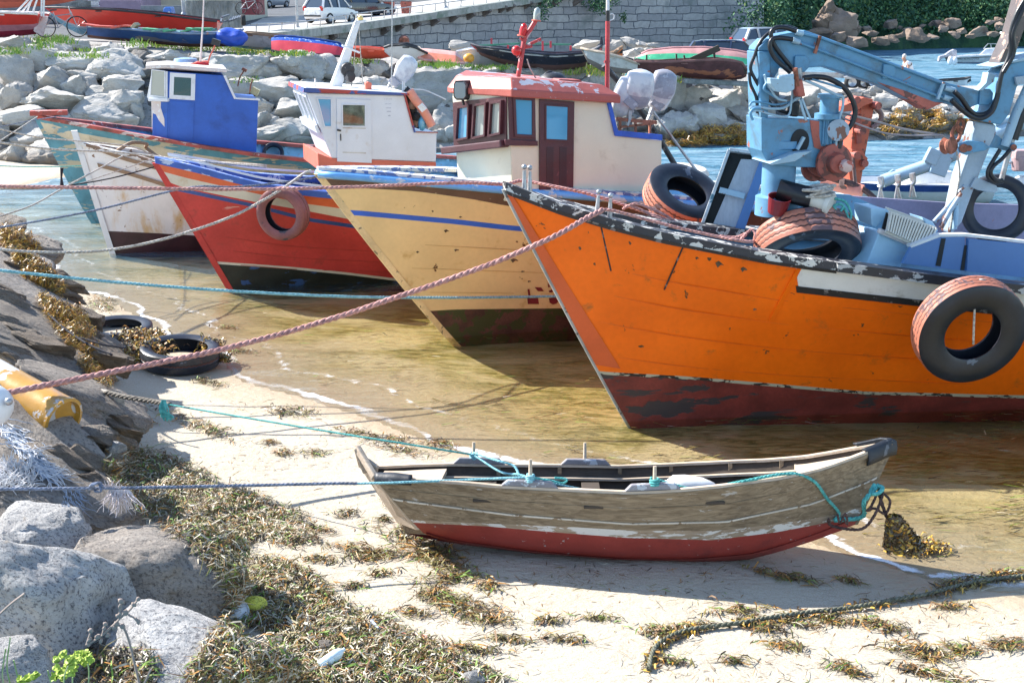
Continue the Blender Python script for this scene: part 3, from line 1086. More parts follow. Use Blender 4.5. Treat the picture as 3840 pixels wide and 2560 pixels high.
for (xa, ya, xb, yb, wd) in ((2253, 850, 2290, 1015, .012), (2560, 925, 2490, 1085, .012), (3000, 995, 2890, 1200, .05)):
 P_ = [on_hull(OB, xa + (xb - xa) * k / 5, ya + (yb - ya) * k / 5) for k in range(6)]
 mb = MB()
 for k in range(5):
  mb.bar(P_[k], P_[k + 1], 0.015 if wd < .03 else wd, 0.012 if wd < .03 else 0.02, up=OB.n)
 mb.build('seam_batten', m_black if wd < .03 else or_hull, orange)
m_seam_o = mat('orange_seam', (.78, .125, .004), .5)
for w_ in (.42, .56, .69, .81):
 OB.strip('plank_seam', orange, m_seam_o, w_, w_ + .004, .03, 1.0, 0.0, .004)
for px_, py_, s_ in ((2180, 930, 10), (2700, 990, 16), (2790, 1010, 12), (2368, 910, 10), (3120, 1085, 9), (2830, 1160, 6), (2615, 968, 7)):
 mb = MB()
 c_ = on_hull(OB, px_, py_, .004)
 mb.prism([c_ + OB.a * s_ * .0035 * a_ + OB.k * s_ * .0024 * b_ for a_, b_ in ((-1, .4), (-.3, 1), (.4, .5), (1, .8), (.8, -.4), (.1, -.2), (-.5, -1))], OB.n * .003)
 mb.build('bare_patch', m_oldw, orange)
# ---- yellow boat
ye = mat('ochre_yellow_paint', (0.84, 0.61, 0.29), 0.42, var=0.07, vscale=1.2, dirt=(0.55, 0.32, 0.08), damt=0.10, dscale=3, wear=(0.14, 0.07, 0.03), wamt=0.045, wscale=4.5, bump=0.12, coat=0.05, spec=.3)
m_yebot = mat('brown_bottom_paint', (0.10, 0.045, 0.03), 0.6, var=0.4, wear=(0.05, 0.06, 0.015), wamt=0.45, wscale=4)
m_brown = mat('brown_strake_paint', (0.13, 0.075, 0.05), 0.5, var=0.15, wear=(0.4, .3, .2), wamt=.05)
m_royal = mat('royal_blue_stripe', (0.03, 0.13, 0.62), 0.4, var=0.1)
m_skyrail = mat('sky_blue_rail_paint', (0.16, 0.42, 0.80), 0.45, var=0.12, wear=(0.55, 0.62, 0.68), wamt=0.3, wscale=5, wstretch=(.5, 1, 1))
m_railw = mat('flaking_white_and_blue', (0.66, 0.66, 0.64), 0.6, wear=(0.10, 0.16, 0.36), wamt=0.4, wscale=8)
yb0 = gnd(1672, 1264, 0)
YB = Hull(yb0, radians(20), 7.0, 1.35, 1.77, 0.0, tb=0.5, flare=1.25, aft_flare=0.45, pw=1.9, camber=0.9, draft=.45)
YB.fit_sheer([(1000, 640), (1187, 652), (1350, 664), (1600, 686), (1890, 712), (2300, 745), (2800, 780), (3600, 830)])
yellow = thing('yellow_fishing_boat', yb0, 'ochre yellow fishing boat with brown strake, blue stripe and cream wheelhouse', 'fishing boat')
cy_b = [(1400, 1168), (1600, 1166), (1700, 1160), (2150, 1155), (2600, 1160)]
cy_s0 = [(1200, 805), (1340, 808), (1500, 822), (1700, 840), (1890, 862), (2300, 900)]
cy_s1 = [(x, y - 19) for x, y in cy_s0]
cy_br = [(1000, 690), (1200, 712), (1360, 706), (1560, 717), (1760, 745), (1900, 772), (2300, 830)]
hull_y = YB.skin('hull', yellow, [0.0, cy_b, cy_s0, cy_s1, cy_br, 1.0], [m_yebot, ye, m_royal, ye, m_brown], [4, 12, 1, 3, 3], n=64, transom=1, rough=0.018)
YB.stem('stem', yellow, mat('yellow_stem_paint', (0.80, 0.60, 0.30), .5, wear=(.25, .2, .12), wamt=.2), 0.055, 0.05)
YB.cap('capping', yellow, m_railw, 0.22, 0.05, 0.0, 1.0, 0.02, dz=0.045)
mb = MB()
for side in (1, -1):
 mb.tube([YB.P(i / 50, 1, side=side, off=0.02) - YB.k * 0.0 for i in range(51)], 0.055, 8)
mb.build('rubbing_rail', m_skyrail, yellow, smooth=180)
YB.inner('bulwark', yellow, m_skyrail, lambda t: 0.25 + 0.3 * min(1, t * 3), m2=mat('cream_deck_paint', (0.6, 0.55, 0.45), .6), thick=0.06)
m_seam_y = mat('yellow_seam', (.58, .38, .15), .5)
for w_ in (.40, .53, .66):
 YB.strip('plank_seam', yellow, m_seam_y, w_, w_ + .003, .03, 1.0, 0.0, .003)
for px_, py_, s_ in ((1568, 945, 7), (1676, 866, 10), (1712, 938, 8), (1930, 976, 14), (1625, 792, 6), (1728, 814, 6), (1960, 1018, 6), (1985, 1055, 6)):
 mb = MB()
 c_ = on_hull(YB, px_, py_, .004)
 mb.prism([c_ + YB.a * s_ * .0045 * a_ + YB.k * s_ * .0022 * b_ for a_, b_ in ((-1, .4), (-.3, 1), (.4, .5), (1, .8), (.8, -.4), (.1, -.2), (-.5, -1))], YB.n * .003)
 mb.build('bare_patch', m_oldw, yellow)
m_reg = mat('dark_red_lettering', (.20, .02, .025), .5)
for L_ in (((2004, 1076), (2028, 1077), (2038, 1091), (2016, 1091)), ((2053, 1058), (2061, 1074), (2059, 1077), (2054, 1076)), ((2056, 1090), (2068, 1085), (2074, 1093), (2060, 1097)), ((1976, 1116), (2016, 1116), (2020, 1139), (1978, 1139)), ((2057, 1117), (2082, 1114), (2092, 1130), (2084, 1138), (2072, 1141), (2060, 1134)), ((1977, 1083), (1984, 1083), (1988, 1107), (1980, 1107))):
 mb = MB()
 mb.prism([on_hull(YB, x, y, .012) for x, y in L_], YB.n * .002)
 mb.build('registration_mark', m_reg, yellow)
# ---- red boat
re = mat('brick_red_paint', (0.52, 0.055, 0.05), 0.45, var=0.14, vscale=1.5, dirt=(0.22, 0.05, 0.04), damt=0.15, wear=(0.62, 0.28, 0.24), wamt=0.08, wscale=3, wstretch=(0.35, 1, 1.6), spec=.3)
re2 = mat('orange_red_strake', (0.66, 0.13, 0.05), 0.45, var=0.1)
m_cream = mat('cream_strake_paint', (0.62, 0.58, 0.50), 0.5, var=0.08, dirt=(.45, .28, .12), damt=.1)
m_navy = mat('navy_strake_paint', (0.03, 0.07, 0.26), 0.4, var=0.2)
m_blackbot = mat('black_weedy_bottom', (0.014, 0.017, 0.014), 0.5, var=0.4, wear=(0.03, 0.08, 0.22), wamt=0.18, wscale=5, wstretch=(.3, 1, 1))
m_bluerail = mat('worn_blue_rail', (0.04, 0.11, 0.42), 0.5, var=0.15, wear=(0.45, 0.52, 0.68), wamt=0.32, wscale=5, wstretch=(.4, 1, 1))
rb0 = gnd(858, 1078, 0)
RB = Hull(rb0, radians(18), 7.6, 1.35, 1.05, 0.0, tb=0.5, flare=1.15, aft_flare=0.45, pw=1.9, camber=1.0, draft=.45)
RB.fit_sheer([(420, 595), (584, 612), (750, 650), (950, 705), (1150, 735), (1260, 745), (1600, 790), (2000, 820), (2600, 860)])
red = thing('red_fishing_boat', rb0, 'brick red fishing boat with cream strake, blue rail and white wheelhouse', 'fishing boat')
r_b = [(700, 985), (820, 990), (1100, 1010), (1300, 1030), (1540, 1060), (1800, 1070)]
r_b2 = [(x, y - 9) for x, y in r_b]
r_n0 = [(580, 700), (690, 722), (960, 780), (1150, 830), (1370, 862), (1700, 900)]
r_n1 = [(x, y - 14) for x, y in r_n0]
r_c0 = [(560, 650), (640, 690), (690, 708), (960, 762), (1150, 795), (1340, 832), (1700, 880)]
r_c0 = [(x, y - 4) for x, y in r_c0]
r_c1 = [(560, 630), (700, 668), (960, 726), (1150, 765), (1300, 785), (1700, 840)]
hull_r = RB.skin('hull', red, [0.0, r_b, r_b2, r_n0, r_n1, r_c0, r_c1, 1.0], [m_blackbot, m_cream, re, m_navy, re, m_cream, re2], [3, 1, 9, 1, 2, 2, 2], n=64, transom=2, rough=0.02)
RB.stem('stem', red, re, 0.06, 0.05)
RB.cap('rail', red, m_bluerail, 0.16, 0.10, 0.0, 1.0, 0.045)
for dz_, m__ in ((0.0, m_white),):
 RB.cap('white_strake', red, m_white, 0.05, 0.035, 0.02, 1.0, -0.06, dz=0.16)
RB.inner('bulwark', red, m_bluerail, lambda t: 0.05 + 0.5 * min(1, max(0, t - .28) * 6), m2=m_bluerail, thick=0.06)
for w_ in (.34, .44, .54):
 RB.strip('plank_seam', red, mat('red_seam', (.36, .04, .03), .6) if w_ < .35 else bpy.data.materials['red_seam'], w_, w_ + .004, .05, 1.0, 0.0, .004)
# ---- white boat
m_whull = mat('stained_white_paint', (0.74, 0.72, 0.72), 0.45, var=0.05, dirt=(0.55, 0.34, 0.12), damt=0.26, dscale=2.4, dstretch=(1, 1, 0.35), wear=(0.22, 0.12, 0.08), wamt=0.10, wscale=7, bump=.15)
m_wbot = mat('maroon_black_bottom', (0.045, 0.014, 0.02), 0.4, var=0.3)
wb0 = gnd(422, 950, 0)
WB = Hull(wb0, radians(16), 7.6, 1.2, .45, 0.0, tb=0.5, flare=1.1, aft_flare=0.45, pw=1.9, camber=0.95, draft=.4)
WB.fit_sheer([(200, 500), (282, 538), (400, 570), (530, 595), (640, 640), (800, 690), (1200, 790), (2000, 860)])
white = thing('white_fishing_boat', wb0, 'white fishing boat with brown strakes, rust stains and maroon bottom', 'fishing boat')
w_b = [(300, 862), (400, 866), (600, 875), (760, 885), (1100, 900)]
hull_w = WB.skin('hull', white, [0.0, w_b, 1.0], [m_wbot, m_whull], [3, 12], n=56, transom=1, rough=0.012)
WB.stem('stem', white, m_white, 0.07, 0.05, 0.0, 1.10)
m_oldwood = wood('weathered_brown_wood', (0.22, 0.14, 0.09), (0.34, 0.23, 0.15), (0.07, 0.05, 0.04), (1.2, 10, 10), 5)
for cvx in ([(330, 545), (450, 590), (640, 645), (900, 720), (1200, 780)], [(330, 610), (450, 640), (640, 700), (900, 760), (1200, 820)]):
 WB.strip('rubbing_strake', white, m_oldwood, [(x, y + 7) for x, y in cvx], [(x, y - 7) for x, y in cvx], 0.03, 0.9, 0.0, 0.035)
WB.cap('rail', white, mat('worn_white_and_brown_rail', (0.66, 0.64, 0.62), .6, wear=(.2, .12, .08), wamt=.4, wscale=6, wstretch=(.4, 1, 1)), 0.16, 0.06, 0.0, 1.0, 0.04)
WB.inner('bulwark', white, m_whull, lambda t: 0.02 + 0.4 * min(1, max(0, t - .2) * 6), m2=m_oldwood, thick=0.06)
mb = MB()
A_ = at(640, 640, WB.P(0.12, 1).y + .3)
cb = [WB.O + WB.a * (WB.X(t, 1)) + WB.k * (WB.zs(t) + .06 + .05 * sin(i)) for i, t in enumerate((0.08, 0.11, 0.14, 0.18))]
mb.tube(smooth_path([cb[0] + WB.n * .3, cb[1] + WB.n * .1 + WB.k * .12, cb[2] + WB.k * .16, cb[2] - WB.n * .2 + WB.k * .05, cb[3] + WB.n * .2], 5), 0.035, 6)
mb.build('wooden_cleat', m_oldwood, white, smooth=60)
# ---- boat with the blue wheelhouse
m_mult = mat('faded_cream_planking', (0.60, 0.50, 0.36), 0.6, var=0.12, wear=(0.14, 0.30, 0.36), wamt=0.2, wscale=3, wstretch=(.4, 1, 1.5), dirt=(.3, .2, .1), damt=.2)
m_teal = mat('faded_teal_planking', (0.10, 0.27, 0.33), 0.6, var=0.2, wear=(0.46, 0.40, 0.28), wamt=0.3, wscale=5, wstretch=(.35, 1, 1.6))
m_redrail = mat('flaking_red_rail', (0.40, 0.075, 0.055), 0.6, var=0.2, wear=(0.55, 0.42, 0.38), wamt=0.25, wscale=5, wstretch=(.4, 1, 1), dirt=(.08, .04, .03), damt=.35)
m_ltblue = mat('light_blue_bulwark', (0.25, 0.46, 0.60), 0.6, var=0.15, wear=(0.42, 0.16, 0.10), wamt=0.15, dirt=(.12, .2, .25), damt=.2)
bb0 = gnd(352, 838, 0)
BB = Hull(bb0, radians(15), 12.5, 1.55, .95, 0.0, tb=0.45, flare=1.1, aft_flare=0.45, pw=1.9, camber=0.95)
BB.fit_sheer([(100, 440), (150, 447), (300, 475), (500, 512), (740, 555), (960, 588), (1190, 612), (1700, 650), (2400, 690)])
bluecab = thing('blue_cabin_boat', bb0, 'long weathered teal and cream fishing boat with flaking red rail and blue wheelhouse', 'fishing boat')
b_1 = [(100, 480), (200, 500), (340, 560), (500, 590), (740, 630), (960, 660), (1700, 740)]
b_2 = [(100, 450), (180, 462), (300, 500), (500, 535), (740, 580), (960, 612), (1700, 690)]
BB.skin('hull', bluecab, [0.0, b_1, b_2, 1.0], [m_teal, m_mult, m_teal], [6, 3, 2], n=60, transom=1, rough=.015)
BB.stem('stem', bluecab, m_teal, 0.05, 0.05)
BB.cap('rail', bluecab, m_redrail, 0.16, 0.075, 0.0, 1.0, 0.05)
BB.inner('bulwark', bluecab, m_ltblue, lambda t: 0.12 + 0.38 * min(1, t * 4), m2=m_ltblue, thick=0.06)
mb = MB()
p = BB.P(0.0, 1) + BB.a * .25
mb.box(p + BB.k * 0.12, (0.75, 0.28, 0.10), Matrix.Rotation(radians(15), 3, 'Z'))
mb.build('bow_block', m_redrail, bluecab, bevel=.01)
mb = MB()
for i in range(16):
 t = 0.32 + i * 0.042
 for side in (-1,):
  p = BB.O + BB.a * BB.X(t, 1) + BB.n * side * (BB.half(t, 1) - 0.085) + BB.k * (BB.zs(t) - .22)
  mb.box(p, (0.07, 0.05, 0.42), Matrix.Rotation(radians(15), 3, 'Z'))
mb.build('bulwark_stanchions', m_ltblue, bluecab)
# ------------------------------------------------------------------ wheelhouses
def z1(*p): return [(x * K, y * K) for x, y in p]
def z2(*p): return [(950 + x * K, y * K) for x, y in p]
def z3(*p): return [(1900 + x * K, y * K) for x, y in p]
def z4(*p): return [(2840 + x * K, y * K) for x, y in p]
def y1(*p): return [(x * K, 620 + y * K) for x, y in p]
def y3(*p): return [(1900 + x * K, 620 + y * K) for x, y in p]
def y4(*p): return [(2840 + x * K, 620 + y * K) for x, y in p]
class Plane:
 def __init__(s, O, n):
  s.O, s.n = V(O), V(n).normalized()
  if s.n.dot(C0 - s.O) < 0:
   s.n = -s.n
 def p(s, px, py, off=0.0):
  return onpl(px, py, s.O, s.n) + s.n * off
 def pts(s, L_, off=0.0):
  return [s.p(x, y, off) for x, y in L_]
 def panel(s, name, L_, m, parent=None, off=0.0, th=0.02, bevel=0.004, label=None):
  mb = MB()
  mb.prism(s.pts(L_, off), s.n * th)
  return mb.build(name, m, parent, bevel=bevel, label=label)
 def window(s, name, L_, fm, gm, parent, fw=0.045, off=0.0, proud=0.02, cross=None):
  """frame ring (material 0) and recessed pane (material 1)"""
  P_ = s.pts(L_, off)
  c = sum(P_, V((0, 0, 0))) / len(P_)
  n = len(P_)
  inn = []
  for i in range(n):
   a, b, d = P_[i - 1], P_[i], P_[(i + 1) % n]
   e1, e2 = (b - a).normalized(), (d - b).normalized()
   q1 = s.n.cross(e1)
   q2 = s.n.cross(e2)
   if q1.dot(c - b) < 0: q1 = -q1
   if q2.dot(c - b) < 0: q2 = -q2
   bis = (q1 + q2)
   inn.append(b + bis * (fw / max(0.3, bis.dot(q1))))
  mb = MB()
  o = s.n * proud
  i_ = s.n * -0.012
  for i in range(n):
   j = (i + 1) % n
   mb.loft([P_[i], P_[j], inn[j], inn[i]], [P_[i] + o, P_[j] + o, inn[j] + o, inn[i] + o], 0)
  mb.prism([q - (q - c).normalized() * 0.001 + s.n * 0.004 for q in inn], s.n * 0.004, 1)
  if cross:
   for (a, b) in cross:
    pa, pb = inn[a[0]].lerp(inn[a[1]], .5), inn[b[0]].lerp(inn[b[1]], .5)
    mb.bar(pa + o * .5, pb + o * .5, 0.03, 0.03, up=s.n, mi=0)
  return mb.build(name, [fm, gm], parent, bevel=0.004)
def prism_px(pl, L_, vec, mb, mi=0, off=0.0):
 mb.prism(pl.pts(L_, off), vec, mi)
m_blueh = mat('cobalt_blue_wheelhouse_paint', (0.025, 0.115, 0.47), 0.5, var=0.10, vscale=1.3, dirt=(0.015, 0.06, 0.24), damt=0.22, dscale=1.2, bump=0.2)
m_whiteb = mat('white_peeling_paint', (0.74, 0.75, 0.76), 0.5, var=0.04, dirt=(0.45, 0.40, 0.36), damt=0.15, wear=(0.48, 0.40, 0.34), wamt=0.08)
m_roofp = mat('pinkish_white_roof', (0.68, 0.60, 0.56), 0.6, var=0.08, wear=(0.78, 0.77, 0.75), wamt=0.3)
m_winpale = glass('pane_pale', (0.34, 0.38, 0.36), 0.08)
m_wintrans = glass('pane_clear', (0.80, 0.86, 0.84), 0.03, trans=1)
m_winblue = glass('pane_blue', (0.10, 0.36, 0.58), 0.06)
m_faded = mat('faded_grey_letters', (.42, .45, .55), .5)
m_cab = mat('bluish_white_cabin_paint', (0.66, 0.69, 0.76), 0.42, var=0.04, dirt=(0.50, 0.44, 0.40), damt=0.08, bump=.15)
m_redtrim = mat('red_and_blue_roof_trim', (0.42, 0.05, 0.04), 0.5, wear=(0.04, 0.08, 0.28), wamt=0.42, wscale=4, wstretch=(.4, 1, 1))
m_salmonbase = mat('salmon_red_base', (0.60, 0.14, 0.09), 0.5, var=0.08, dirt=(.35, .1, .08), damt=.1)
m_maroon = mat('maroon_wood_paint', (0.085, 0.028, 0.038), 0.4, var=0.12, wear=(0.16, 0.05, 0.06), wamt=.1)
m_creamc = mat('cream_cabin_paint', (0.74, 0.70, 0.56), 0.45, var=0.03, dirt=(.6, .55, .42), damt=.08, bump=.12)
m_roofred = mat('salmon_roof_paint', (0.40, 0.10, 0.08), 0.5, var=0.12, wear=(0.42, 0.42, 0.48), wamt=0.32, wscale=3.2)
m_roofred2 = mat('salmon_roof_edge', (0.42, 0.10, 0.08), 0.5, var=0.1, wear=(0.50, 0.45, 0.46), wamt=0.10)
m_dark = mat('dark_interior', (0.02, 0.022, 0.025), 0.8)
m_salmon = mat('salmon_plastic', (0.72, 0.27, 0.19), 0.45, var=0.12, dirt=(.5, .3, .25), damt=.15)
m_cowl = mat('white_engine_cowl', (0.66, 0.66, 0.68), 0.3, var=0.05, dirt=(.35, .35, .42), damt=.3, coat=.4)
m_grime = mat('grey_grime_cowl', (0.33, 0.33, 0.38), 0.4, var=.2, wear=(.5, .5, .55), wamt=.3)
# ---- blue wheelhouse
cabB = MB()
hb = 0.85
plB = Plane(BB.O + BB.n * hb, BB.n)
wh = None
outer = z1((1485, 632), (1975, 668), (2068, 872), (2278, 886), (2258, 1420), (1475, 1300))
vecB = -BB.n * 2 * hb
prism_px(plB, outer, vecB, cabB, 0)
c1t, c1b = plB.p(1485 * K, 632 * K), plB.p(1475 * K, 1300 * K)
def facet(c1t, c1b, d, pxl_t, pxl_b, lean=0.0):
 """walk from the corner in direction d until the given pixel column"""
 def go(p, px):
  lo, hi = 0.0, 3.0
  for _ in range(40):
   m = (lo + hi) / 2
   if proj(p + d * m)[0] > px: lo = m
   else: hi = m
  return p + d * lo
 return go(c1t, pxl_t), go(c1b, pxl_b)
dB = (-BB.a * cos(radians(30)) - BB.n * sin(radians(30))).normalized()
c2t, c2b = facet(c1t, c1b, dB, 1335 * K, 1350 * K)
fr_ = [c1t, c1b, c2b, c2t]
inv = -BB.n * (2 * hb - 2 * (c1t - c2t).dot(BB.n))
cabB.loft([c1t, c2t, c2t + inv, c1t + vecB], [c1b, c2b, c2b + inv, c1b + vecB], 0)
whB = cabB.build('wheelhouse', m_blueh, bluecab, bevel=0.012)
pf1 = Plane(c1b, (c1t - c1b).cross(c2b - c1b))
pf2 = Plane(c2b, (c2t - c2b).cross(inv))
pf1.panel('window_band', z1((1345, 620), (1480, 632), (1480, 880), (1300, 862)), m_whiteb, whB, 0.002, 0.02)
pf1.window('window', z1((1345, 612), (1465, 626), (1465, 862), (1330, 845)), m_whiteb, m_winpale, whB, 0.02, 0.024, 0.02)
pf1.panel('peeled_patch', z1((1335, 885), (1420, 890), (1418, 950), (1450, 1050), (1452, 1120), (1400, 1060), (1375, 1010), (1350, 1000), (1345, 1090), (1340, 1160)), m_roofp, whB, 0.002, 0.003, bevel=0)
fB = [c2t, c2b, c2b + inv, c2t + inv]
mb = MB()
nf2 = pf2.n
mb.prism([q + nf2 * 0.002 for q in fB], nf2 * 0.015)
mb.build('front_panel', m_whiteb, whB, bevel=.004)
for k in range(3):
 a0, a1 = 0.06 + k * 0.31, 0.32 + k * 0.31
 qt = lambda s_, v_: c2t.lerp(c2b, v_) + inv * s_ + nf2 * 0.018
 mb = MB()
 for (u0, u1, v0, v1) in ((a0, a1, .03, .06), (a0, a1, .40, .43), (a0, a0 + .03, .06, .40), (a1 - .03, a1, .06, .40)):
  mb.prism([qt(u0, v0), qt(u1, v0), qt(u1, v1), qt(u0, v1)], nf2 * 0.02, 0)
 mb.prism([qt(a0 + .03, .06), qt(a1 - .03, .06), qt(a1 - .03, .40), qt(a0 + .03, .40)], nf2 * 0.004, 1)
 mb.build('window', [m_whiteb, m_winpale], whB)
mb = MB()
for a_, b_ in ((c1t.lerp(c1b, .37), c2t.lerp(c2b, .37)), (c2t.lerp(c2b, .37), c2t.lerp(c2b, .37) + inv)):
 mb.bar(a_ - (b_ - a_).normalized() * .03 + (pf1.n if a_ == c1t.lerp(c1b, .37) else nf2) * .03, b_ + (b_ - a_).normalized() * .05 + (pf1.n if a_ == c1t.lerp(c1b, .37) else nf2) * .03, 0.09, 0.07)
mb.build('sill', m_whiteb, whB, bevel=.01)
plB.panel('door', z1((1502, 890), (1712, 905), (1702, 1290), (1495, 1270)), m_blueh, whB, 0.002, 0.015)
plB.window('door_window', z1((1500, 640), (1724, 655), (1718, 886), (1492, 872)), m_whiteb, m_wintrans, whB, 0.085, 0.003, 0.02)
plB.panel('window_backing', z1((1528, 672), (1688, 680), (1684, 858), (1522, 850)), m_winpale, whB, 0.0, 0.006, bevel=0)
plB.panel('edge_trim', z1((1970, 668), (1992, 668), (2080, 862), (2292, 872), (2290, 888), (2064, 874)), m_whiteb, whB, 0.003, 0.02, bevel=0)
mb = MB()
rt = [plB.p(*z1((2000, 640))[0], 0.05), plB.p(*z1((1480, 600))[0], 0.05), c2t + (c2t - c1t).normalized() * .12 + V((0, 0, .05)) + BB.n * .05]
rt2 = [rt[2] + inv - BB.n * .1, rt[1] + vecB - BB.n * .1, rt[0] + vecB - BB.n * .1]
ring = rt + rt2
top = [q + V((0, 0, 0.075)) for q in ring]
mb.loft(ring, top, 0)
cen = sum(top, V((0, 0, 0))) / 6 + V((0, 0, .06))
mb.build('roof', m_roofp, whB, bevel=.01)
rp = Plane(BB.O - BB.n * 0.1, BB.n)
mb = MB()
mb.prism(rp.pts(z1((1672, 598), (1680, 570), (1740, 545), (1840, 540), (1842, 608))), -BB.n * 0.25)
hs = mb.build('lamp_housing', m_salmonbase, whB, bevel=.01)
mb = MB()
mb.lathe([(0, -.14), (.045, -.13), (.06, 0), (.045, .13), (0, .14)], m4(rp.p(*z1((1785, 572))[0], .03), BB.a), 14)
mb.build('lamp', mat('red_lens', (0.45, 0.02, 0.02), .15), hs, smooth=60)
mb = MB()
mb.tube([rp.p(*z1((1768, 545))[0]), rp.p(*z1((1775, 420))[0]), rp.p(*z1((1790, 210))[0]), rp.p(*z1((1800, -60))[0])], 0.022, 8, r2=.014)
mb.build('antenna_pole', mat('pink_white_pole', (.62, .52, .50), .5, wear=(.5, .12, .1), wamt=.2), whB, smooth=60)
mb = MB()
mb.tube(smooth_path(rp.pts(z1((1835, 560), (1850, 500), (1880, 440), (1895, 400)))), 0.018, 6)
mb.box(rp.p(*z1((1905, 375))[0]), (.17, .12, .13), Matrix.Rotation(.3, 3, 'Y'), 1)
mb.build('deck_light', [m_salmonbase, m_black], whB)
mb = MB()
mb.lathe([(0, 0), (.26, 0), (.24, .07), (.1, .09), (0, .09)], m4(rp.p(*z1((1640, 555))[0], -.4), (0, 0, 1)), 16)
mb.build('roof_hatch', mat('pale_blue_plastic', (.25, .38, .60), .5), whB, smooth=40)
mb = MB()
for zz in ((2110, 780), (2130, 700), (2165, 640)), ((2220, 850), (2225, 780), (2245, 710)):
 mb.tube(smooth_path(plB.pts(z1(*zz), -.6)), 0.016, 6)
mb.box(plB.p(*z1((2265, 820))[0], -.5), (.16, .14, .14), Matrix.Rotation(.5, 3, 'Y'), 1)
mb.box(plB.p(*z1((2170, 630))[0], -.6), (.1, .08, .06), Matrix.Rotation(.5, 3, 'Y'), 0)
mb.build('aft_lights', [m_rust, mat('yellowed_lamp', (.62, .52, .25), .4)], whB)
# ---- white wheelhouse on the red boat
hr = 0.78
plR = Plane(RB.O + RB.n * hr, RB.n)
vecR = -RB.n * 2 * hr
cw = MB()
prism_px(plR, z2((470, 822), (1335, 845), (1420, 1166), (1618, 1170), (1612, 1430), (690, 1395)), vecR, cw, 0)
whR = cw.build('wheelhouse', m_cab, red, bevel=0.015)
cw = MB()
prism_px(plR, z2((692, 1396), (1612, 1431), (1612, 1600), (700, 1580), (575, 1500), (568, 1352)), vecR, cw, 0, off=0.004)
cw.build('cabin_base', m_salmonbase, whR, bevel=.01)
pfr_t, pfr_b = plR.p(*z2((470, 822))[0]), plR.p(*z2((690, 1395))[0])
pF = Plane(pfr_b, (pfr_t - pfr_b).cross(RB.n))
plR.panel('door', z2((733, 870), (1035, 880), (1042, 1438), (738, 1424)), m_cab, whR, 0.002, 0.022)
dr = [o for o in COL.objects if o.name.startswith('door')][-1]
plR.panel('door_rail', z2((785, 1124), (988, 1128), (988, 1136), (785, 1132)), m_steel, whR, 0.024, 0.004, bevel=0)
plR.panel('door_rail', z2((785, 1338), (990, 1345), (990, 1354), (785, 1347)), m_steel, whR, 0.024, 0.004, bevel=0)
plR.window('door_window', z2((775, 914), (990, 918), (990, 1120), (778, 1118)), m_cab, m_wintrans, whR, 0.02, 0.024, 0.014)
plR.panel('curtain', z2((782, 920), (985, 924), (985, 1112), (784, 1112)), mat('pale_curtain_behind_glass', (.42, .43, .40), .3, var=.4, vscale=6), whR, 0.0245, 0.002, bevel=0)
plR.window('side_window', z2((556, 862), (692, 866), (694, 1124), (622, 1122)), m_cab, m_winblue, whR, 0.02, 0.002, 0.02)
mb = MB()
mb.bar(plR.p(*z2((735, 1145))[0], .03), plR.p(*z2((770, 1152))[0], .03), .03, .03)
mb.bar(plR.p(*z2((767, 1180))[0], .03), plR.p(*z2((768, 1240))[0], .03), .015, .015)
mb.build('door_handle', m_black, whR)
for i, (x0, x1, y) in enumerate(((1155, 1225, 876), (1160, 1220, 918), (1168, 1216, 954), (1176, 1212, 985), (1188, 1206, 1022))):
 for k in range(5):
  xa = x0 + (x1 - x0) * k / 5
  plR.panel('faded_lettering', z2((xa, y - 4 - (k * 7 % 5)), (xa + 7, y - 4), (xa + 8, y + 4), (xa + 1, y + 3)), m_faded, whR, .001, .002, bevel=0)
for k in range(3):
 mb = MB()
 s0, s1 = 0.06 + k * .31, 0.32 + k * .31
 q = lambda s_, v_: pfr_t.lerp(pfr_b, v_) + vecR * s_ + pF.n * 0.003
 for (u0, u1, v0, v1) in ((s0, s1, .04, .07), (s0, s1, .46, .49), (s0, s0 + .025, .07, .46), (s1 - .025, s1, .07, .46)):
  mb.prism([q(u0, v0), q(u1, v0), q(u1, v1), q(u0, v1)], pF.n * 0.02, 0)
 mb.prism([q(s0 + .025, .07), q(s1 - .025, .07), q(s1 - .025, .46), q(s0 + .025, .46)], pF.n * 0.004, 1)
 mb.build('front_window', [m_cab, m_winpale], whR)
mb = MB()
mb.bar(pfr_t.lerp(pfr_b, .53) + pF.n * .05 + RB.n * .02, pfr_t.lerp(pfr_b, .53) + pF.n * .05 + vecR, .14, .05, up=pF.n)
mb.build('sill', m_cab, whR, bevel=.01)
mb = MB()
A_ = plR.pts(z2((458, 775), (1362, 832), (1362, 818), (458, 760)), 0.06)
prof = plR.pts(z2((455, 812), (1362, 838), (1358, 815), (455, 768)), 0.06)
mb.prism(prof, vecR - RB.n * .12)
mb.build('roof', m_whiteb, whR, bevel=.01)
mb = MB()
mb.prism(plR.pts(z2((450, 814), (1366, 840), (1364, 822), (452, 774)), 0.062), RB.n * .02)
mb.prism([p + pF.n * 0 for p in (plR.p(*z2((452, 774))[0], .06), plR.p(*z2((450, 814))[0], .06), plR.p(*z2((450, 814))[0], .06) + vecR - RB.n * .12, plR.p(*z2((452, 774))[0], .06) + vecR - RB.n * .12)], -RB.a * .02)
mb.build('roof_trim', m_redtrim, whR)
plR.panel('slope_trim', z2((1325, 842), (1342, 842), (1428, 1160), (1625, 1164), (1625, 1172), (1415, 1168)), m_redtrim, whR, 0.003, 0.02, bevel=0)
mp = Plane(RB.O + RB.n * 0.05, RB.n)
mb = MB()
b0 = mp.pts(z2((670, 775), (772, 775)))
t0 = mp.pts(z2((895, 185), (942, 190)))
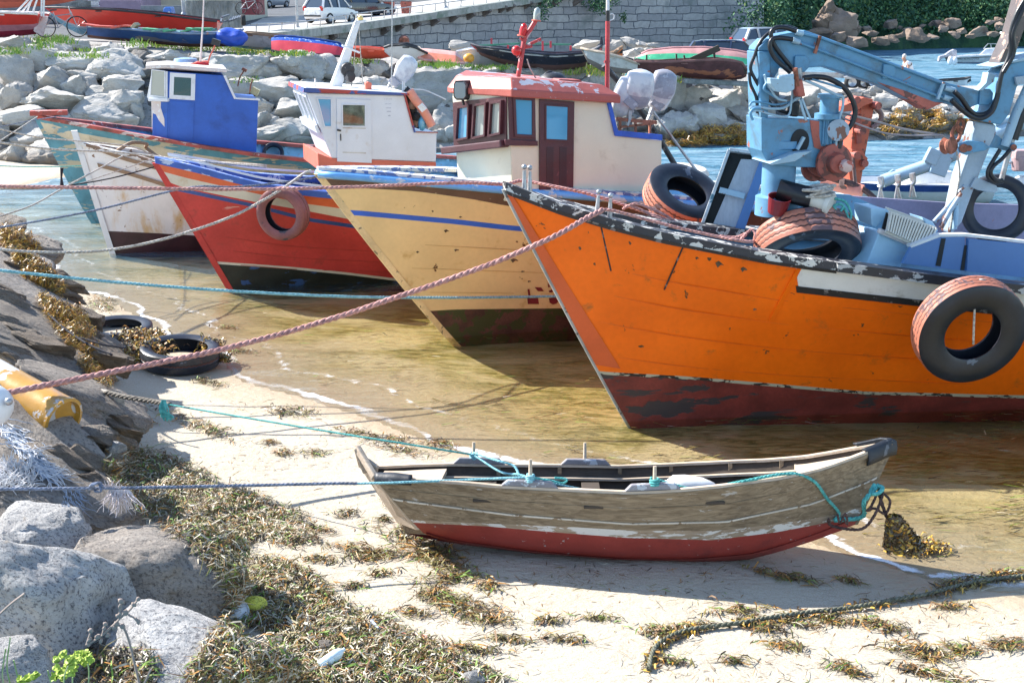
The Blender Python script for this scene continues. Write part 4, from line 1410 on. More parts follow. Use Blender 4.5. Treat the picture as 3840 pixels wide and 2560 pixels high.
mb.loft([b0[0] + RB.n * .09, b0[1] + RB.n * .09, b0[1] - RB.n * .09, b0[0] - RB.n * .09], [t0[0] + RB.n * .05, t0[1] + RB.n * .05, t0[1] - RB.n * .05, t0[0] - RB.n * .05])
mb.box(mp.p(*z2((722, 780))[0]), (.75, .4, .03))
mb.bar(mp.p(*z2((772, 400))[0], .08), mp.p(*z2((932, 466))[0], .08), .035, .035)
mast = mb.build('mast', m_white, whR, bevel=.012)
mb = MB()
mb.ball(mp.p(*z2((945, 163))[0]), .05, 2, 0)
mb.box(mp.p(*z2((940, 190))[0]), (.18, .08, .03), None, 1)
mb.build('masthead_light', [mat('amber_lens', (.75, .55, .2), .2), m_white], whR, smooth=60)
mb = MB()
for a_, b_ in (((915, 230), (865, 760)), ((925, 200), (965, 760)), ((885, 240), (815, 760)), ((858, 420), (860, 760))):
 mb.tube(mp.pts(z2(a_, b_), .02), .008, 5)
mb.build('stay', m_rope_pale, whR)
mb = MB()
mb.tube(mp.pts(z2((1237, -60), (1230, 830)), -.1), .012, 6)
mb.build('whip_antenna', m_steel, whR)
mb = MB()
mb.lathe([(0, -.05), (.11, -.04), (.12, 0), (.11, .04), (0, .05)], m4(mp.p(*z2((822, 612))[0], .1), RB.n), 16)
mb.lathe([(0, -.05), (.09, -.04), (.1, 0), (.09, .04), (0, .05)], m4(mp.p(*z2((838, 672))[0], .12), RB.n), 16)
mb.build('pulley', m_black, whR, smooth=40)
mb = MB()
mb.prism(plR.pts(z2((1012, 740), (1040, 728), (1068, 742), (1068, 800), (1012, 798)), -.2), -RB.n * .12)
mb.build('roof_bracket', m_salmonbase, whR, bevel=.01)
plR.panel('roof_post', z2((556, 700), (568, 700), (568, 775), (556, 775)), m_roofp, whR, -.2, .03)
mb = MB()
for xx in (1330, 1344):
 mb.tube(plR.pts(z2((xx, 720), (xx - 2, 830)), -.1), .012, 6)
mb.tube(smooth_path(plR.pts(z2((1365, 770), (1450, 800), (1560, 810), (1740, 890)), -.3)), .012, 6)
mb.build('roof_rail', m_white, whR)
def arc_path(pl, L_, off): return smooth_path(pl.pts(L_, off), 6)
mb = MB()
mb.tube(arc_path(plR, z2((1372, 800), (1425, 880), (1480, 950), (1530, 1030), (1572, 1110)), .02), .075, 10)
bu = mb.build('lifebuoy', m_salmon, None, smooth=60)
tag(bu, 'salmon lifebuoy strapped to the sloping back of the white wheelhouse', 'lifebuoy')
mb = MB()
mb.tube(arc_path(plR, z2((1466, 925), (1492, 945), (1500, 960)), .10), .02, 6)
mb.box(plR.p(*z2((1482, 946))[0], .06), (.12, .1, .1), Matrix.Rotation(.9, 3, 'Y'))
mb.build('strap', m_white, bu)
mb = MB()
for i in range(9):
 a0 = (1350 + i * 12, 840 + i * 32)
 mb.ball(plR.p(*z2((a0[0] + 25, a0[1]))[0], -.1 - .05 * (i % 3)), (.09, .09, .14), 1, i % 2, M=Matrix.Rotation(i * 1.3, 3, 'X'))
mb.ball(plR.p(*z2((1495, 1090))[0], -.05), (.07, .07, .13), 2, 2)
mb.build('tarpaulin_bundle', [m_dark, mat('brown_canvas', (.25, .16, .12), .8), m_winblue], None, smooth=50)
bo = COL.objects['tarpaulin_bundle']
tag(bo, 'dark crumpled canvas bundle beside the lifebuoy behind the white wheelhouse', 'bundle')
def outboard(name, pl, cowl, leg, m1, m2, label, rr_=(.2, .14, .27), rotx=0.3, group=None):
 """cowl centre px, leg px path"""
 c = pl.p(*cowl)
 t = thing(name, c, label, 'outboard motor', group)
 mb = MB()
 Mr = Matrix.Rotation(rotx, 3, 'Y')
 b = bmesh.new()
 bmesh.ops.create_cube(b, size=2)
 bmesh.ops.subdivide_edges(b, edges=b.edges, cuts=5, use_grid_fill=True)
 vs = []
 for v_ in b.verts:
  p = v_.co
  q = p.lerp(p.normalized() * 1.15, .62)
  w = 1 - .25 * max(0, -q.z)
  vs.append(c + Mr @ V((q.x * rr_[0] * w, q.y * rr_[1] * w, q.z * rr_[2])))
 fs = [[q.index for q in f_.verts] for f_ in b.faces]
 b.verts.ensure_lookup_table()
 mi = [1 if (sum((b.verts[i].co.z for i in f_), 0) / 4 < -0.3) else 0 for f_ in fs]
 b.free()
 o = len(mb.v)
 for f_, m__ in zip(fs, mi):
  pass
 mb.v += vs
 mb.f += fs
 mb.m += mi
 mb.build('cowl', [m1, m2], t, smooth=60)
 mb = MB()
 L_ = [pl.p(*q) for q in leg]
 mb.bar(L_[0], L_[1], .10, .07, mi=0, w2=.06, h2=.05)
 if len(L_) > 2:
  mb.bar(L_[1], L_[2], .06, .04)
 mb.build('leg', m_steel, t, bevel=.01)
 mb = MB()
 mb.bar(L_[0] + V((-.06, 0, 0)), L_[0] + V((.08, 0, -.12)), .2, .12)
 mb.build('clamp', m_grime, t, bevel=.01)
 return t
outboard('outboard_motor', Plane(mp.O - RB.n * .35, RB.n), z2((1335, 620))[0], z2((1240, 690), (1200, 750), (1175, 785)), m_cowl, m_cowl, 'white outboard motor tilted on the roof of the white wheelhouse', (.16, .13, .24), .55)
# ---- cream wheelhouse on the yellow boat
hy = 1.0
plY = Plane(YB.O + YB.n * hy, YB.n)
vecY = -YB.n * 2 * hy
cy = MB()
prism_px(plY, [(1903, 356), (2278, 385), (2305, 508), (2482, 527), (2480, 770), (1925, 760)], vecY, cy, 0)
y1t, y1b = plY.p(1903, 356), plY.p(1925, 760)
dY = V((-cos(radians(50)), sin(radians(50)), 0))
y2t, y2b = facet(y1t, y1b, dY, 1700, 1725)
invY = -YB.n * max(.05, 2 * hy - 2 * (y1t - y2t).dot(YB.n))
cy.loft([y1t, y2t, y2t + invY, y1t + vecY], [y1b, y2b, y2b + invY, y1b + vecY], 0)
whY = cy.build('wheelhouse', m_creamc, yellow, bevel=.012)
pY = Plane(y1b, (y1t - y1b).cross(y2b - y1b))
plY.panel('window_wall', [(1903, 356), (2005, 366), (2008, 545), (1908, 524)], m_maroon, whY, 0.002, 0.02)
plY.panel('window_sill', [(1890, 522), (2012, 528), (2012, 546), (1890, 545)], m_maroon, whY, 0.004, 0.05)
plY.window('side_window', [(1920, 362), (2001, 368), (2001, 516), (1926, 512)], m_maroon, m_winblue, whY, 0.035, 0.022, 0.025)
pY.panel('front_window_wall', [(1702, 384), (1903, 360), (1903, 528), (1706, 556)], m_maroon, whY, 0.002, 0.02)
for (xa, xb) in ((1722, 1772), (1784, 1836), (1846, 1894)):
 ya, yb_ = 398 - (xa - 1722) * .14, 398 - (xb - 1722) * .14
 wl = [(xa + 4, ya), (xb, yb_), (xb - 4, yb_ + 128), (xa - 4, ya + 132)]
 pY.window('front_window', wl, m_maroon, m_winpale if xa > 1780 else m_winblue, whY, 0.03, 0.022, 0.05)
mb = MB()
sA, sB = pY.p(1908, 536, .07), pY.p(1684, 562, .07)
mb.bar(sA, sB, .16, .10, up=(0, 0, 1))
mb.build('front_sill', m_maroon, whY, bevel=.015)
plY.panel('door', [(2020, 372), (2151, 382), (2146, 770), (2020, 765)], m_maroon, whY, 0.002, 0.03)
plY.window('door_window', [(2040, 390), (2130, 396), (2128, 530), (2040, 526)], m_maroon, m_winblue, whY, 0.02, 0.032, 0.015)
for (xa, xb) in ((2046, 2072), (2094, 2122)):
 plY.panel('door_groove', [(xa, 550), (xb, 551), (xb - 1, 770), (xa - 1, 770)], mat('dark_maroon', (.045, .018, .03), .4), whY, 0.032, 0.006)
def yroof(off, dz=0):
 return [plY.p(2314, 384, off), plY.p(1900, 361, off)]
mb = MB()
e1 = plY.p(1905, 362, .14)
e2, _ = facet(e1 - V((0, 0, .0)), e1, dY, 1690, 1690)
e2 = e2 - V((0, 0, .02))
e0 = plY.p(2312, 385, .14)
ringb = [e0, e1, e2, e2 + invY - YB.n * .1, e1 + vecY - YB.n * .28, e0 + vecY - YB.n * .28]
mid = sum(ringb, V((0, 0, 0))) / 6
upz = V((0, 0, .10))
ringm = [q + upz * (.7 if i in (2, 3) else 1) for i, q in enumerate(ringb)]
ringt = [q.lerp(V((mid.x, mid.y, q.z)), .16) + V((0, 0, .24)) for q in ringb]
ringt = [q.lerp(V((mid.x, mid.y, q.z)), 0.0) for q in ringt]
n6 = 6
vs = ringb + ringm + ringt
fs = [[0, 1, 2, 3, 4, 5][::-1]] + [[i, (i + 1) % 6, 6 + (i + 1) % 6, 6 + i] for i in range(6)] + [[6 + i, 6 + (i + 1) % 6, 12 + (i + 1) % 6, 12 + i] for i in range(6)] + [[12, 13, 14, 15, 16, 17]]
o = 0
mb.add(vs, fs)
mb.m = [1] * 7 + [0] * 7
mb.build('roof', [m_roofred, m_roofred2], whY, bevel=.015)
plY.panel('blue_trim', z3((880, 908), (915, 908), (972, 1150), (1365, 1188), (1365, 1238), (948, 1198)), mat('bright_blue_trim', (.03, .11, .55), .45, wear=(.4, .42, .5), wamt=.15), whY, 0.003, 0.03)
sp_ = z2((1885, 790))[0]
sc_ = pY.p(*sp_, .12)
mb = MB()
mb.prism([sc_ + V((x * .09, -.02, z * .13)) for x, z in ((-.7, 1), (.7, 1), (1, .6), (1, -.7), (.6, -1), (-.6, -1), (-1, -.7), (-1, .6))], V((.10, .13, 0)), 0)
mb.prism([sc_ + V((x * .075, -.028, z * .11)) for x, z in ((-.7, 1), (.7, 1), (1, .6), (1, -.7), (.6, -1), (-.6, -1), (-1, -.7), (-1, .6))], V((.0, .012, 0)), 1)
mb.bar(sc_ + V((.03, .05, -.12)), sc_ + V((.05, .07, -.24)), .03, .03, mi=0)
mb.build('searchlight', [m_black, m_winpale], whY, bevel=.008)
ym = Plane(YB.O + YB.n * 0.1, YB.n)
mb = MB()
mb.tube(ym.pts([(1936, 330), (1966, 150), (2008, 78)]), .035, 8)
mb.tube(ym.pts([(1968, 175), (2028, 147)]), .02, 8)
mb.tube(ym.pts([(1934, 190), (1965, 180), (1995, 174)]), .02, 8)
mb.tube(ym.pts([(1952, 142), (1966, 160), (1968, 178)]), .018, 8)
mb.tube(ym.pts([(1935, 200), (1940, 215), (1956, 205)]), .012, 8)
lm = mb.build('lamp_mast', mat('red_mast_paint', (.50, .06, .06), .4, wear=(.55, .45, .45), wamt=.2), whY, smooth=60)
mb = MB()
def lampm(c, d, m_):
 M__ = m4(c, d)
 mb.lathe([(.0, 0), (.065, 0), (.065, .015), (.045, .02)], M__, 12, 0)
 mb.lathe([(.045, .02), (.05, .1), (.04, .16), (.0, .19)], M__, 12, m_)
LMM = [m_salmonbase, m_winpale, mat('bright_red_lens', (.65, .03, .03), .15)]
lampm(ym.p(2011, 80), (.1, 0, 1), 1)
mb.build('lamp', LMM, whY, smooth=50)
mb = MB()
lampm(ym.p(1956, 138), (.25, 0, 1), 2)
mb.build('lamp', LMM, whY, smooth=50)
mb = MB()
mb.ball(ym.p(1934, 190, .03), .07, 2, 2)
mb.build('lamp', LMM, whY, smooth=50)
mb = MB()
yp = Plane(YB.O + YB.n * 0.35, YB.n)
mb.tube(yp.pts([(2277, 380), (2278, 210), (2279, 80)]), .032, 8, 0)
mb.tube(yp.pts([(2279, 80), (2279, 40)]), .028, 8, 1)
mb.tube(yp.pts([(2279, 40), (2280, -60)]), .024, 8, 2)
mb.tube(yp.pts([(2266, 232), (2286, 232)]), .02, 6, 0)
mb.tube(smooth_path(yp.pts([(2286, 78), (2300, 72), (2303, 60), (2296, 52), (2288, 54)])), .008, 5, 2)
mb.build('signal_pole', [mat('red_pole', (.45, .05, .06), .4, wear=(.5, .4, .4), wamt=.1), m_black, m_white], whY, smooth=60)
mb = MB()
hz = Plane(YB.O + YB.n * 0.5, YB.n)
mb.prism(hz.pts(z3((436, 790), (436, 768), (478, 700), (655, 706), (672, 740), (650, 835), (560, 815))), -YB.n * .3, 0)
hh = mb.build('lamp_housing', m_roofred2, whY, bevel=.012)
mb = MB()
mb.lathe([(0, -.10), (.045, -.09), (.055, 0), (.045, .09), (0, .10)], m4(hz.p(*z3((598, 760))[0], .03), YB.a), 14)
mb.build('lamp', mat('dark_red_lens', (.35, .02, .03), .15), hh, smooth=60)
mb = MB()
hp = Plane(YB.O - YB.n * 0.3, YB.n)
for k in range(3):
 mb.tube(smooth_path(hp.pts(z3((300 + k * 8, 740), (320 + k * 8, 680 - k * 8), (380, 645 - k * 4), (440, 660), (480 - k * 10, 700))), 6), .018, 6)
mb.ball(hp.p(*z3((405, 720))[0]), (.22, .2, .14), 2)
ho = mb.build('hose_coil', m_rubber, None, smooth=60)
tag(ho, 'black hose coil and sack lying on the salmon wheelhouse roof', 'hose')
mb = MB()
mb.tube(smooth_path(yp.pts(z3((180, 525), (205, 600), (250, 680), (300, 750)))), .010, 5)
mb.build('whip_aerial', m_rope_pale, whY)
rk = Plane(YB.O + YB.n * 0.55, YB.n)
rk2 = Plane(YB.O - YB.n * 0.35, YB.n)
for pl_ in (rk, rk2):
 mb = MB()
 mb.bar(pl_.p(*z3((970, 1050))[0]), pl_.p(*z3((1320, 1082))[0]), .04, .05)
 mb.bar(pl_.p(*z3((985, 1122))[0]), pl_.p(*z3((1290, 1090))[0]), .03, .03)
 mb.bar(pl_.p(*z3((1135, 1075))[0]), pl_.p(*z3((1140, 1190))[0]), .03, .03)
 mb.bar(pl_.p(*z3((1262, 1090))[0]), pl_.p(*z3((1262, 1200))[0]), .03, .03)
 mb.bar(pl_.p(*z3((1000, 1055))[0]), pl_.p(*z3((1000, 1180))[0]), .03, .03)
 mb.build('motor_rack', m_rust, yellow)
outboard('outboard_motor', rk, z3((1165, 790))[0], z3((1085, 870), (1080, 1060), (1060, 1110)), m_cowl, m_grime, 'white and cream outboard motor on the rack behind the cream wheelhouse', (.20, .15, .26), .1, 'outboard motors on the rack')
outboard('outboard_motor', Plane(rk.O - YB.n * .1, YB.n), z3((1040, 860))[0], z3((1050, 930), (1000, 1030), (975, 1080)), m_cowl, m_cowl, 'plain white outboard motor half hidden behind the cream edged one', (.17, .15, .28), .35, 'outboard motors on the rack')
outboard('outboard_motor', Plane(rk.O - YB.n * .2, YB.n), z3((1365, 800))[0], z3((1320, 880), (1265, 1010), (1235, 1080)), m_grime, m_cowl, 'grimy grey outboard motor with open cowl, right of the white motors', (.18, .15, .28), .25, 'outboard motors on the rack')
mb = MB()
mb.tube(rk2.pts(z3((930, 585), (1080, 750), (1350, 1120), (1590, 1520)), -.3), .045, 8)
pw_ = mb.build('dark_spar', m_black, yellow, smooth=60)
mb = MB()
mb.tube(rk2.pts(z3((1180, 900), (1340, 1110), (1500, 1330), (1670, 1560)), .2), .022, 8)
mb.build('steel_spar', m_steel, yellow, smooth=60)
mb = MB()
mb.prism(rk.pts([(2478, 545), (2500, 535), (2527, 552), (2522, 590), (2500, 645), (2478, 645)], -.5), -YB.n * .4)
mb.build('stern_post', m_teal, bluecab, bevel=.02)
mb = MB()
mb.lathe([(0, 0), (.34, 0), (.36, .03), (.30, .10), (0, .12)], m4(at(2575, 650, YB.O.y + 2.2), (0.1, -.1, 1)), 18)
o = mb.build('upturned_basin', mat('chalky_white_lid', (.66, .62, .56), .7), None, smooth=40)
tag(o, 'chalky white round lid lying behind the tyre on the orange boat', 'lid')
# ------------------------------------------------------------------ tyres
m_tread = mat('salmon_painted_tread', (0.50, 0.18, 0.115), 0.6, var=0.2, wear=(0.13, 0.08, 0.09), wamt=0.32, wscale=4, dirt=(.3, .25, .25), damt=.25, bump=.4)
m_groove = mat('tread_groove', (0.10, 0.04, 0.03), 0.8)
m_side = mat('black_sidewall', (0.016, 0.02, 0.032), 0.38, var=0.3, wear=(0.10, 0.12, 0.16), wamt=0.10, wscale=3)
m_redside = mat('red_painted_rubber', (0.22, 0.075, 0.08), 0.55, var=0.25, wear=(0.05, 0.04, 0.055), wamt=0.28, wscale=3)
def tyre(name, c, axis, R, width, hole, label, side=None, tread=None, inner=None, grooves=3, parent=None, group=None, wear=None):
 side, tread, inner = side or m_side, tread or m_tread, inner or m_side
 h = width / 2
 M = m4(c, axis)
 t = thing(name, c, label, 'tyre', group)
 mid = (R + hole) / 2
 prof = [(R * .985, -h * .86), (R * .955, -h * .97), (mid * 1.03, -h * 1.08), (hole * 1.12, -h * .96), (hole, -h * .80), (hole * 1.02, -h * .66),
   (mid, -h * .75), (R * .9, -h * .7), (R * .93, 0), (R * .9, h * .7), (mid, h * .75), (hole * 1.02, h * .66), (hole, h * .80), (hole * 1.12, h * .96), (mid * 1.03, h * 1.08), (R * .955, h * .97), (R * .985, h * .86)]
 mb = MB()
 mis = [0] * 5 + [1] * 6 + [0] * 6
 mb.lathe(prof, M, 48, mis=mis)
 mb.build('carcass', [side, inner], t, smooth=50, recalc=False)
 mb = MB()
 pr, mi = [], []
 pr.append((R * .985, -h * .86))
 xs_ = -h * .86
 for g in range(grooves):
  x0 = -h * .86 + (g + 1) * (1.72 * h) / (grooves + 1)
  pr += [(R * 1.0, x0 - .022 * h / .14), (R * .985, x0 - .010), (R * .985, x0 + .010), (R * 1.0, x0 + .022 * h / .14)]
  mi += [0, 0, 1, 0]
 pr.append((R * .985, h * .86))
 mi += [0]
 mb.lathe(pr, M, 96, mis=mi[:len(pr) - 1])
 n = 96
 for i in range(len(pr)):
  if 0 < i < len(pr) - 1:
   for j in range(n):
    mb.v[i * n + j] += V(axis).normalized() * (0.006 if j % 2 else -0.006)
 mb.build('tread', [tread, m_groove], t, smooth=40, recalc=False)
 return t
TY1 = tyre('tyre', at(2562, 742, 16.0), (.30, -.50, .80), .52, .30, .27, 'black tyre with salmon tread lying on the deck left of the leaning hatch', tread=m_tread)
TY2 = tyre('tyre', at(3025, 916, 14.15), (.05, -cos(radians(50)), -sin(radians(50))), .60, .34, .37, 'salmon treaded tyre tilted on the rail right of the leaning hatch')
TY3 = tyre('tyre', at(3632, 1236, 12.72), (.09, -.97, -.24), .585, .27, .30, 'big black tyre fender with salmon tread hanging on the orange hull')
TY4 = tyre('tyre', at(3735, 782, 15.2), (-.30, -.92, .10), .42, .26, .26, 'dark purplish tyre standing upright by the crane strut', tread=m_side, side=m_side)
pr_ = RB.P(0.18, .78, off=.16)
TY5 = tyre('tyre', at(1062, 800, pr_.y - .35), (-.28, -.93, -.05), .43, .24, .27, 'pinkish red tyre fender hanging from the rail of the red boat', side=m_redside, tread=m_redside, inner=m_side, grooves=1)
TY6 = tyre('tyre', at(860, 552, BB.O.y + 1.9), (.1, -.9, .3), .27, .14, .17, 'black tyre lying against the foot of the blue wheelhouse', side=m_side, tread=m_side, grooves=1)
TY7 = tyre('tyre', at(1025, 575, BB.O.y + 2.2), (.1, -.9, .3), .25, .14, .16, 'black tyre inside the light blue bulwark between blue and white wheelhouses', side=m_side, tread=m_side, grooves=1)
rope('tyre_rope', [at(3655, 1155, 12.55), at(3652, 1220, 12.55), at(3650, 1290, 12.6)], .012, m_rope_pale, 'pale rope end hanging inside the big black tyre', twist=False)
rope('tyre_rope', [at(3630, 1062, 12.72), at(3680, 1050, 12.6), at(3728, 1066, 12.7)], .015, m_rope_pale, 'white rope looped over the top of the big black tyre', twist=False)
# ------------------------------------------------------------------ things on the orange deck
m_crane = mat('crane_blue_paint', (0.105, 0.28, 0.45), 0.42, var=0.10, vscale=1.5, dirt=(0.09, 0.15, 0.20), damt=0.34, dscale=4, wear=(0.36, 0.13, 0.09), wamt=0.13, wscale=5, bump=.15)
m_craneb = mat('crane_pale_paint', (0.34, 0.49, 0.60), 0.5, var=.1, wear=(.25, .12, .09), wamt=.12)
m_strut = mat('rust_streaked_blue_grey', (0.34, 0.42, 0.50), 0.5, var=.12, wear=(0.22, 0.10, 0.07), wamt=0.34, wscale=4, wstretch=(1, 1, .4))
m_redlead = mat('red_lead_paint', (0.42, 0.11, 0.08), 0.6, var=.2, wear=(0.16, 0.06, 0.05), wamt=0.35, wscale=6)
m_hose = mat('hydraulic_hose', (0.012, 0.013, 0.018), 0.35, var=.2)
cp = OB.O + OB.a * 3.0
plC = Plane(OB.O - OB.n * 0.05, OB.n)
OFF = lambda d: Plane(plC.O + plC.n * d, plC.n)
crane = thing('deck_crane', plC.p(2915, 760), 'blue hydraulic deck crane with folded boom and black hoses on the orange boat', 'crane')
def ext(name, L_, m, c=0.0, w=0.3, parent=None, bevel=.012, label=None):
 pl_ = OFF(c + w / 2)
 mb = MB()
 mb.prism(pl_.pts(L_), -pl_.n * w)
 return mb.build(name, m, parent, bevel=bevel, label=label)
def tubep(name, L_, r, m, c=0.0, parent=None, sm=True, r2=None, n=8, seg=6):
 pl_ = OFF(c)
 pts = pl_.pts(L_)
 mb = MB()
 mb.tube(smooth_path(pts, seg) if sm else pts, r, n, r2=r2)
 return mb.build(name, m, parent, smooth=60)
mb = MB()
q = plC.p(2918, 690)
mb.lathe([(0, .5), (.24, .5), (.24, .42), (.19, .4), (.19, -.12), (.25, -.14), (.25, -.35), (0, -.35)], m4(q - V((0, 0, 0)), (0, 0, 1)), 20)
mb.build('pedestal', m_bluegrey, crane, smooth=35)
tur = ext('turret', z4((35, 1040), (480, 1052), (560, 1060), (760, 1260), (740, 1330), (640, 1480), (330, 1475), (100, 1455), (38, 1330)), m_crane, 0, .42, crane)
mb = MB()
hc = OFF(.215).p(*z4((372, 1250))[0])
hole_pts = [hc + OB.a * .115 * cos(t_ * pi / 10) * (1 if cos(t_ * pi / 10) > 0 else .95) + OB.k * .14 * sin(t_ * pi / 10) for t_ in range(20)]
mb.prism(hole_pts, OB.n * .006)
mb.build('opening', m_dark, tur)
mb = MB()
mb.bar(OFF(.24).p(*z4((350, 1320))[0]), OFF(.24).p(*z4((410, 1210))[0]), .04, .03)
mb.build('grease_gun', m_craneb, tur)
OFF(.215).panel('red_patch', z4((462, 1060), (545, 1070), (545, 1200), (560, 1290), (620, 1290), (600, 1340), (500, 1300), (480, 1200)), m_redlead, tur, 0, .004, bevel=0)
ext('shelf_plate', z4((108, 1445), (330, 1350), (490, 1330), (330, 1425), (130, 1458)), m_craneb, .1, .5, crane, .006)
mastc = ext('upright', z4((15, 455), (110, 455), (118, 700), (95, 1044), (30, 1044)), m_crane, 0, .34, crane)
ext('head_cheek', z4((8, 450), (15, 420), (90, 345), (150, 340), (215, 400), (215, 560), (180, 640), (110, 760), (105, 455)), m_crane, 0, .28, crane)
boom = ext('boom', z4((130, 330), (200, 305), (420, 268), (600, 330), (1690, 735), (1960, 800), (2045, 850), (2040, 885), (1860, 960), (1640, 905), (1500, 968), (1450, 935), (1120, 765), (700, 620), (600, 588), (390, 602), (110, 560), (90, 430)), m_crane, 0, .24, crane)
ext('boom_gusset', z4((1060, 725), (1130, 765), (1450, 935), (1500, 970), (1640, 908), (1560, 900), (1300, 800)), m_redlead, 0, .262, boom, .004)
tubep('hydraulic_pipe', z4((380, 295), (560, 335), (1000, 495), (1640, 740), (1740, 800)), .016, m_crane, .15, boom, sm=False)
tubep('hydraulic_pipe', z4((320, 360), (540, 440), (1000, 620), (1600, 850), (1710, 880)), .016, m_crane, .15, boom, sm=False)
for a_, b_, m__ in (((552, 318), (506, 474), m_rust), ((1642, 728), (1588, 875), m_craneb)):
 mb = MB()
 mb.bar(OFF(.17).p(*z4(a_)[0]), OFF(.17).p(*z4(b_)[0]), .03, .035, up=OB.n)
 mb.build('pipe_clamp', m__, boom)
for a_, b_ in (((345, 285), (400, 300)), ((310, 355), (370, 375)), ((1650, 775), (1740, 800)), ((1640, 855), (1715, 880))):
 tubep('hose_fitting', z4(a_, b_), .032, m_craneb, .15, boom, sm=False)
for (x, y, s_) in ((378, 565, .09), (1150, 630, .08), (2005, 855, .09)):
 mb = MB()
 c_ = OFF(.12).p(*z4((x, y))[0])
 mb.prism([c_ + OB.a * s_ * a_ + OB.k * s_ * b_ for a_, b_ in ((-.9, -1), (.5, -1), (1, -.5), (1, .5), (.5, 1), (-.9, 1))], OB.n * .03)
 mb.build('pivot_cap', m_crane, boom, bevel=.01)
HS = [(((340, 275), (240, 245), (160, 250), (120, 300), (150, 400), (230, 510), (320, 620)), .026, .18),
      (((310, 350), (200, 335), (130, 350), (112, 420), (160, 520), (290, 640)), .026, .22),
      (((350, 262), (260, 236), (150, 262), (60, 330), (10, 400), (-20, 480), (-60, 600), (-20, 700), (60, 830), (150, 950), (270, 1000)), .020, .1),
      (((1738, 808), (1800, 870), (1870, 970), (1940, 1015), (2040, 990), (2100, 900), (2125, 810)), .030, .2),
      (((1712, 885), (1800, 965), (1900, 1035), (1990, 1040), (2070, 980), (2110, 880)), .030, .23),
      (((405, 690), (520, 680), (640, 700), (780, 790), (860, 950), (835, 1090), (750, 1200), (718, 1310)), .030, .28),
      (((2120, 820), (2160, 640), (2230, 470), (2240, 280), (2290, 120), (2352, 10)), .026, .25),
      (((2170, 640), (2260, 470), (2255, 300), (2320, 130), (2400, -20)), .026, .27),
      (((2140, 1320), (2090, 1400), (2040, 1490), (2035, 1560), (2090, 1610), (2170, 1600)), .024, .2),
      (((2230, 1320), (2160, 1400), (2080, 1470), (2060, 1530), (2110, 1590), (2160, 1590)), .024, .22),
      (((380, 820), (390, 900), (420, 960), (480, 1040)), .014, .2),
      (((-70, 640), (-60, 740), (-10, 860), (0, 1000)), .018, .1)]
for L_, r, c in HS:
 tubep('hose', z4(*L_), r, m_hose, c, crane)
PS = [((-70, 930), (-40, 900), (60, 905), (160, 925), (300, 900)), ((-70, 960), (0, 945), (120, 960), (240, 950), (330, 880), (380, 860)), ((-80, 1000), (0, 975), (120, 1010), (240, 1030), (285, 1000), (300, 900), (310, 790)),
      ((110, 700), (60, 780), (120, 830), (200, 880)), ((60, 660), (120, 790), (180, 870), (260, 890)), ((400, 700), (560, 770), (700, 840), (755, 860), (750, 960), (720, 1060), (690, 1300), (675, 1370)),
      ((480, 700), (620, 740), (740, 780)), ((380, 880), (400, 970), (430, 1060)), ((395, 870), (430, 960), (470, 1050)), ((-40, 1060), (-60, 1000), (-30, 960), (30, 960))]
for i, L_ in enumerate(PS):
 tubep('hydraulic_pipe', z4(*L_), .012 + .004 * (i % 2), m_craneb if i % 3 else m_crane, .18 + .02 * i, crane)
vb = ext('valve_block', z4((112, 690), (262, 700), (300, 690), (330, 700), (330, 790), (262, 822), (170, 810), (120, 740)), m_craneb, .28, .18, crane, .01)
mb = MB()
for i in range(5):
 c_ = OFF(.34).p(*z4((205 + i * 24, 665 - i * 3))[0])
 mb.bar(c_, c_ + V((0, 0, -.08)), .045, .05)
mb.bar(OFF(.34).p(*z4((180, 690))[0]), OFF(.34).p(*z4((310, 680))[0]), .06, .04)
mb.build('valve_levers', m_craneb, vb, bevel=.008)
ext('red_manifold', z4((340, 690), (400, 700), (430, 850), (370, 860), (345, 800)), m_redlead, .26, .14, crane, .015)
mb = MB()
for i in range(3):
 mb.bar(OFF(.33 + .02 * i).p(*z4((320 + 12 * i, 600))[0]), OFF(.33).p(*z4((345 + 10 * i, 760))[0]), .02, .02)
mb.build('levers', m_rust, crane)
ext('cylinder_sleeve', z4((300, 900), (385, 890), (365, 1035), (300, 1030)), m_hose, .15, .12, crane, .02)
tubep('slew_rod', z4((355, 600), (362, 700)), .05, m_steel, .12, crane, sm=False)
mo = OFF(.16)
mb = MB()
def cyl_between(mb, a, b, r, mi=0, n=20):
 d = (b - a)
 mb.lathe([(0, 0), (r, 0), (r, d.length), (0, d.length)], m4(a, d), n, mi)
cyl_between(mb, mo.p(*z4((632, 1000))[0]), mo.p(*z4((640, 860))[0]), .105)
cyl_between(mb, mo.p(*z4((640, 862))[0]), mo.p(*z4((642, 830))[0]), .135)
cyl_between(mb, mo.p(*z4((622, 1045))[0]), mo.p(*z4((624, 1000))[0]), .15)
cyl_between(mb, mo.p(*z4((608, 1270))[0]), mo.p(*z4((622, 1045))[0]), .095)
for k in range(16):
 a_ = 2 * pi * k / 16
 o_ = OB.a * cos(a_) * .10 + OB.n * sin(a_) * .10
 mb.bar(mo.p(*z4((608, 1262))[0]) + o_, mo.p(*z4((622, 1055))[0]) + o_, .012, .03, up=o_)
mb.build('motor', m_crane, crane, smooth=35)
mb = MB()
cyl_between(mb, OFF(.20).p(*z4((715, 1150))[0]), OFF(.34).p(*z4((715, 1150))[0]), .12)
mb.build('gear_cover', m_strut, crane, smooth=35)
mb = MB()
dc = OFF(.24).p(*z4((665, 1430))[0])
mb.lathe([(0, -.30), (.10, -.30), (.20, -.28), (.20, -.22), (.11, -.20), (.11, -.02), (.21, 0), (.21, .05), (.12, .07), (.10, .16), (0, .16)], m4(dc, OB.n), 28)
mb.build('winch_drum', m_redlead, crane, smooth=40)
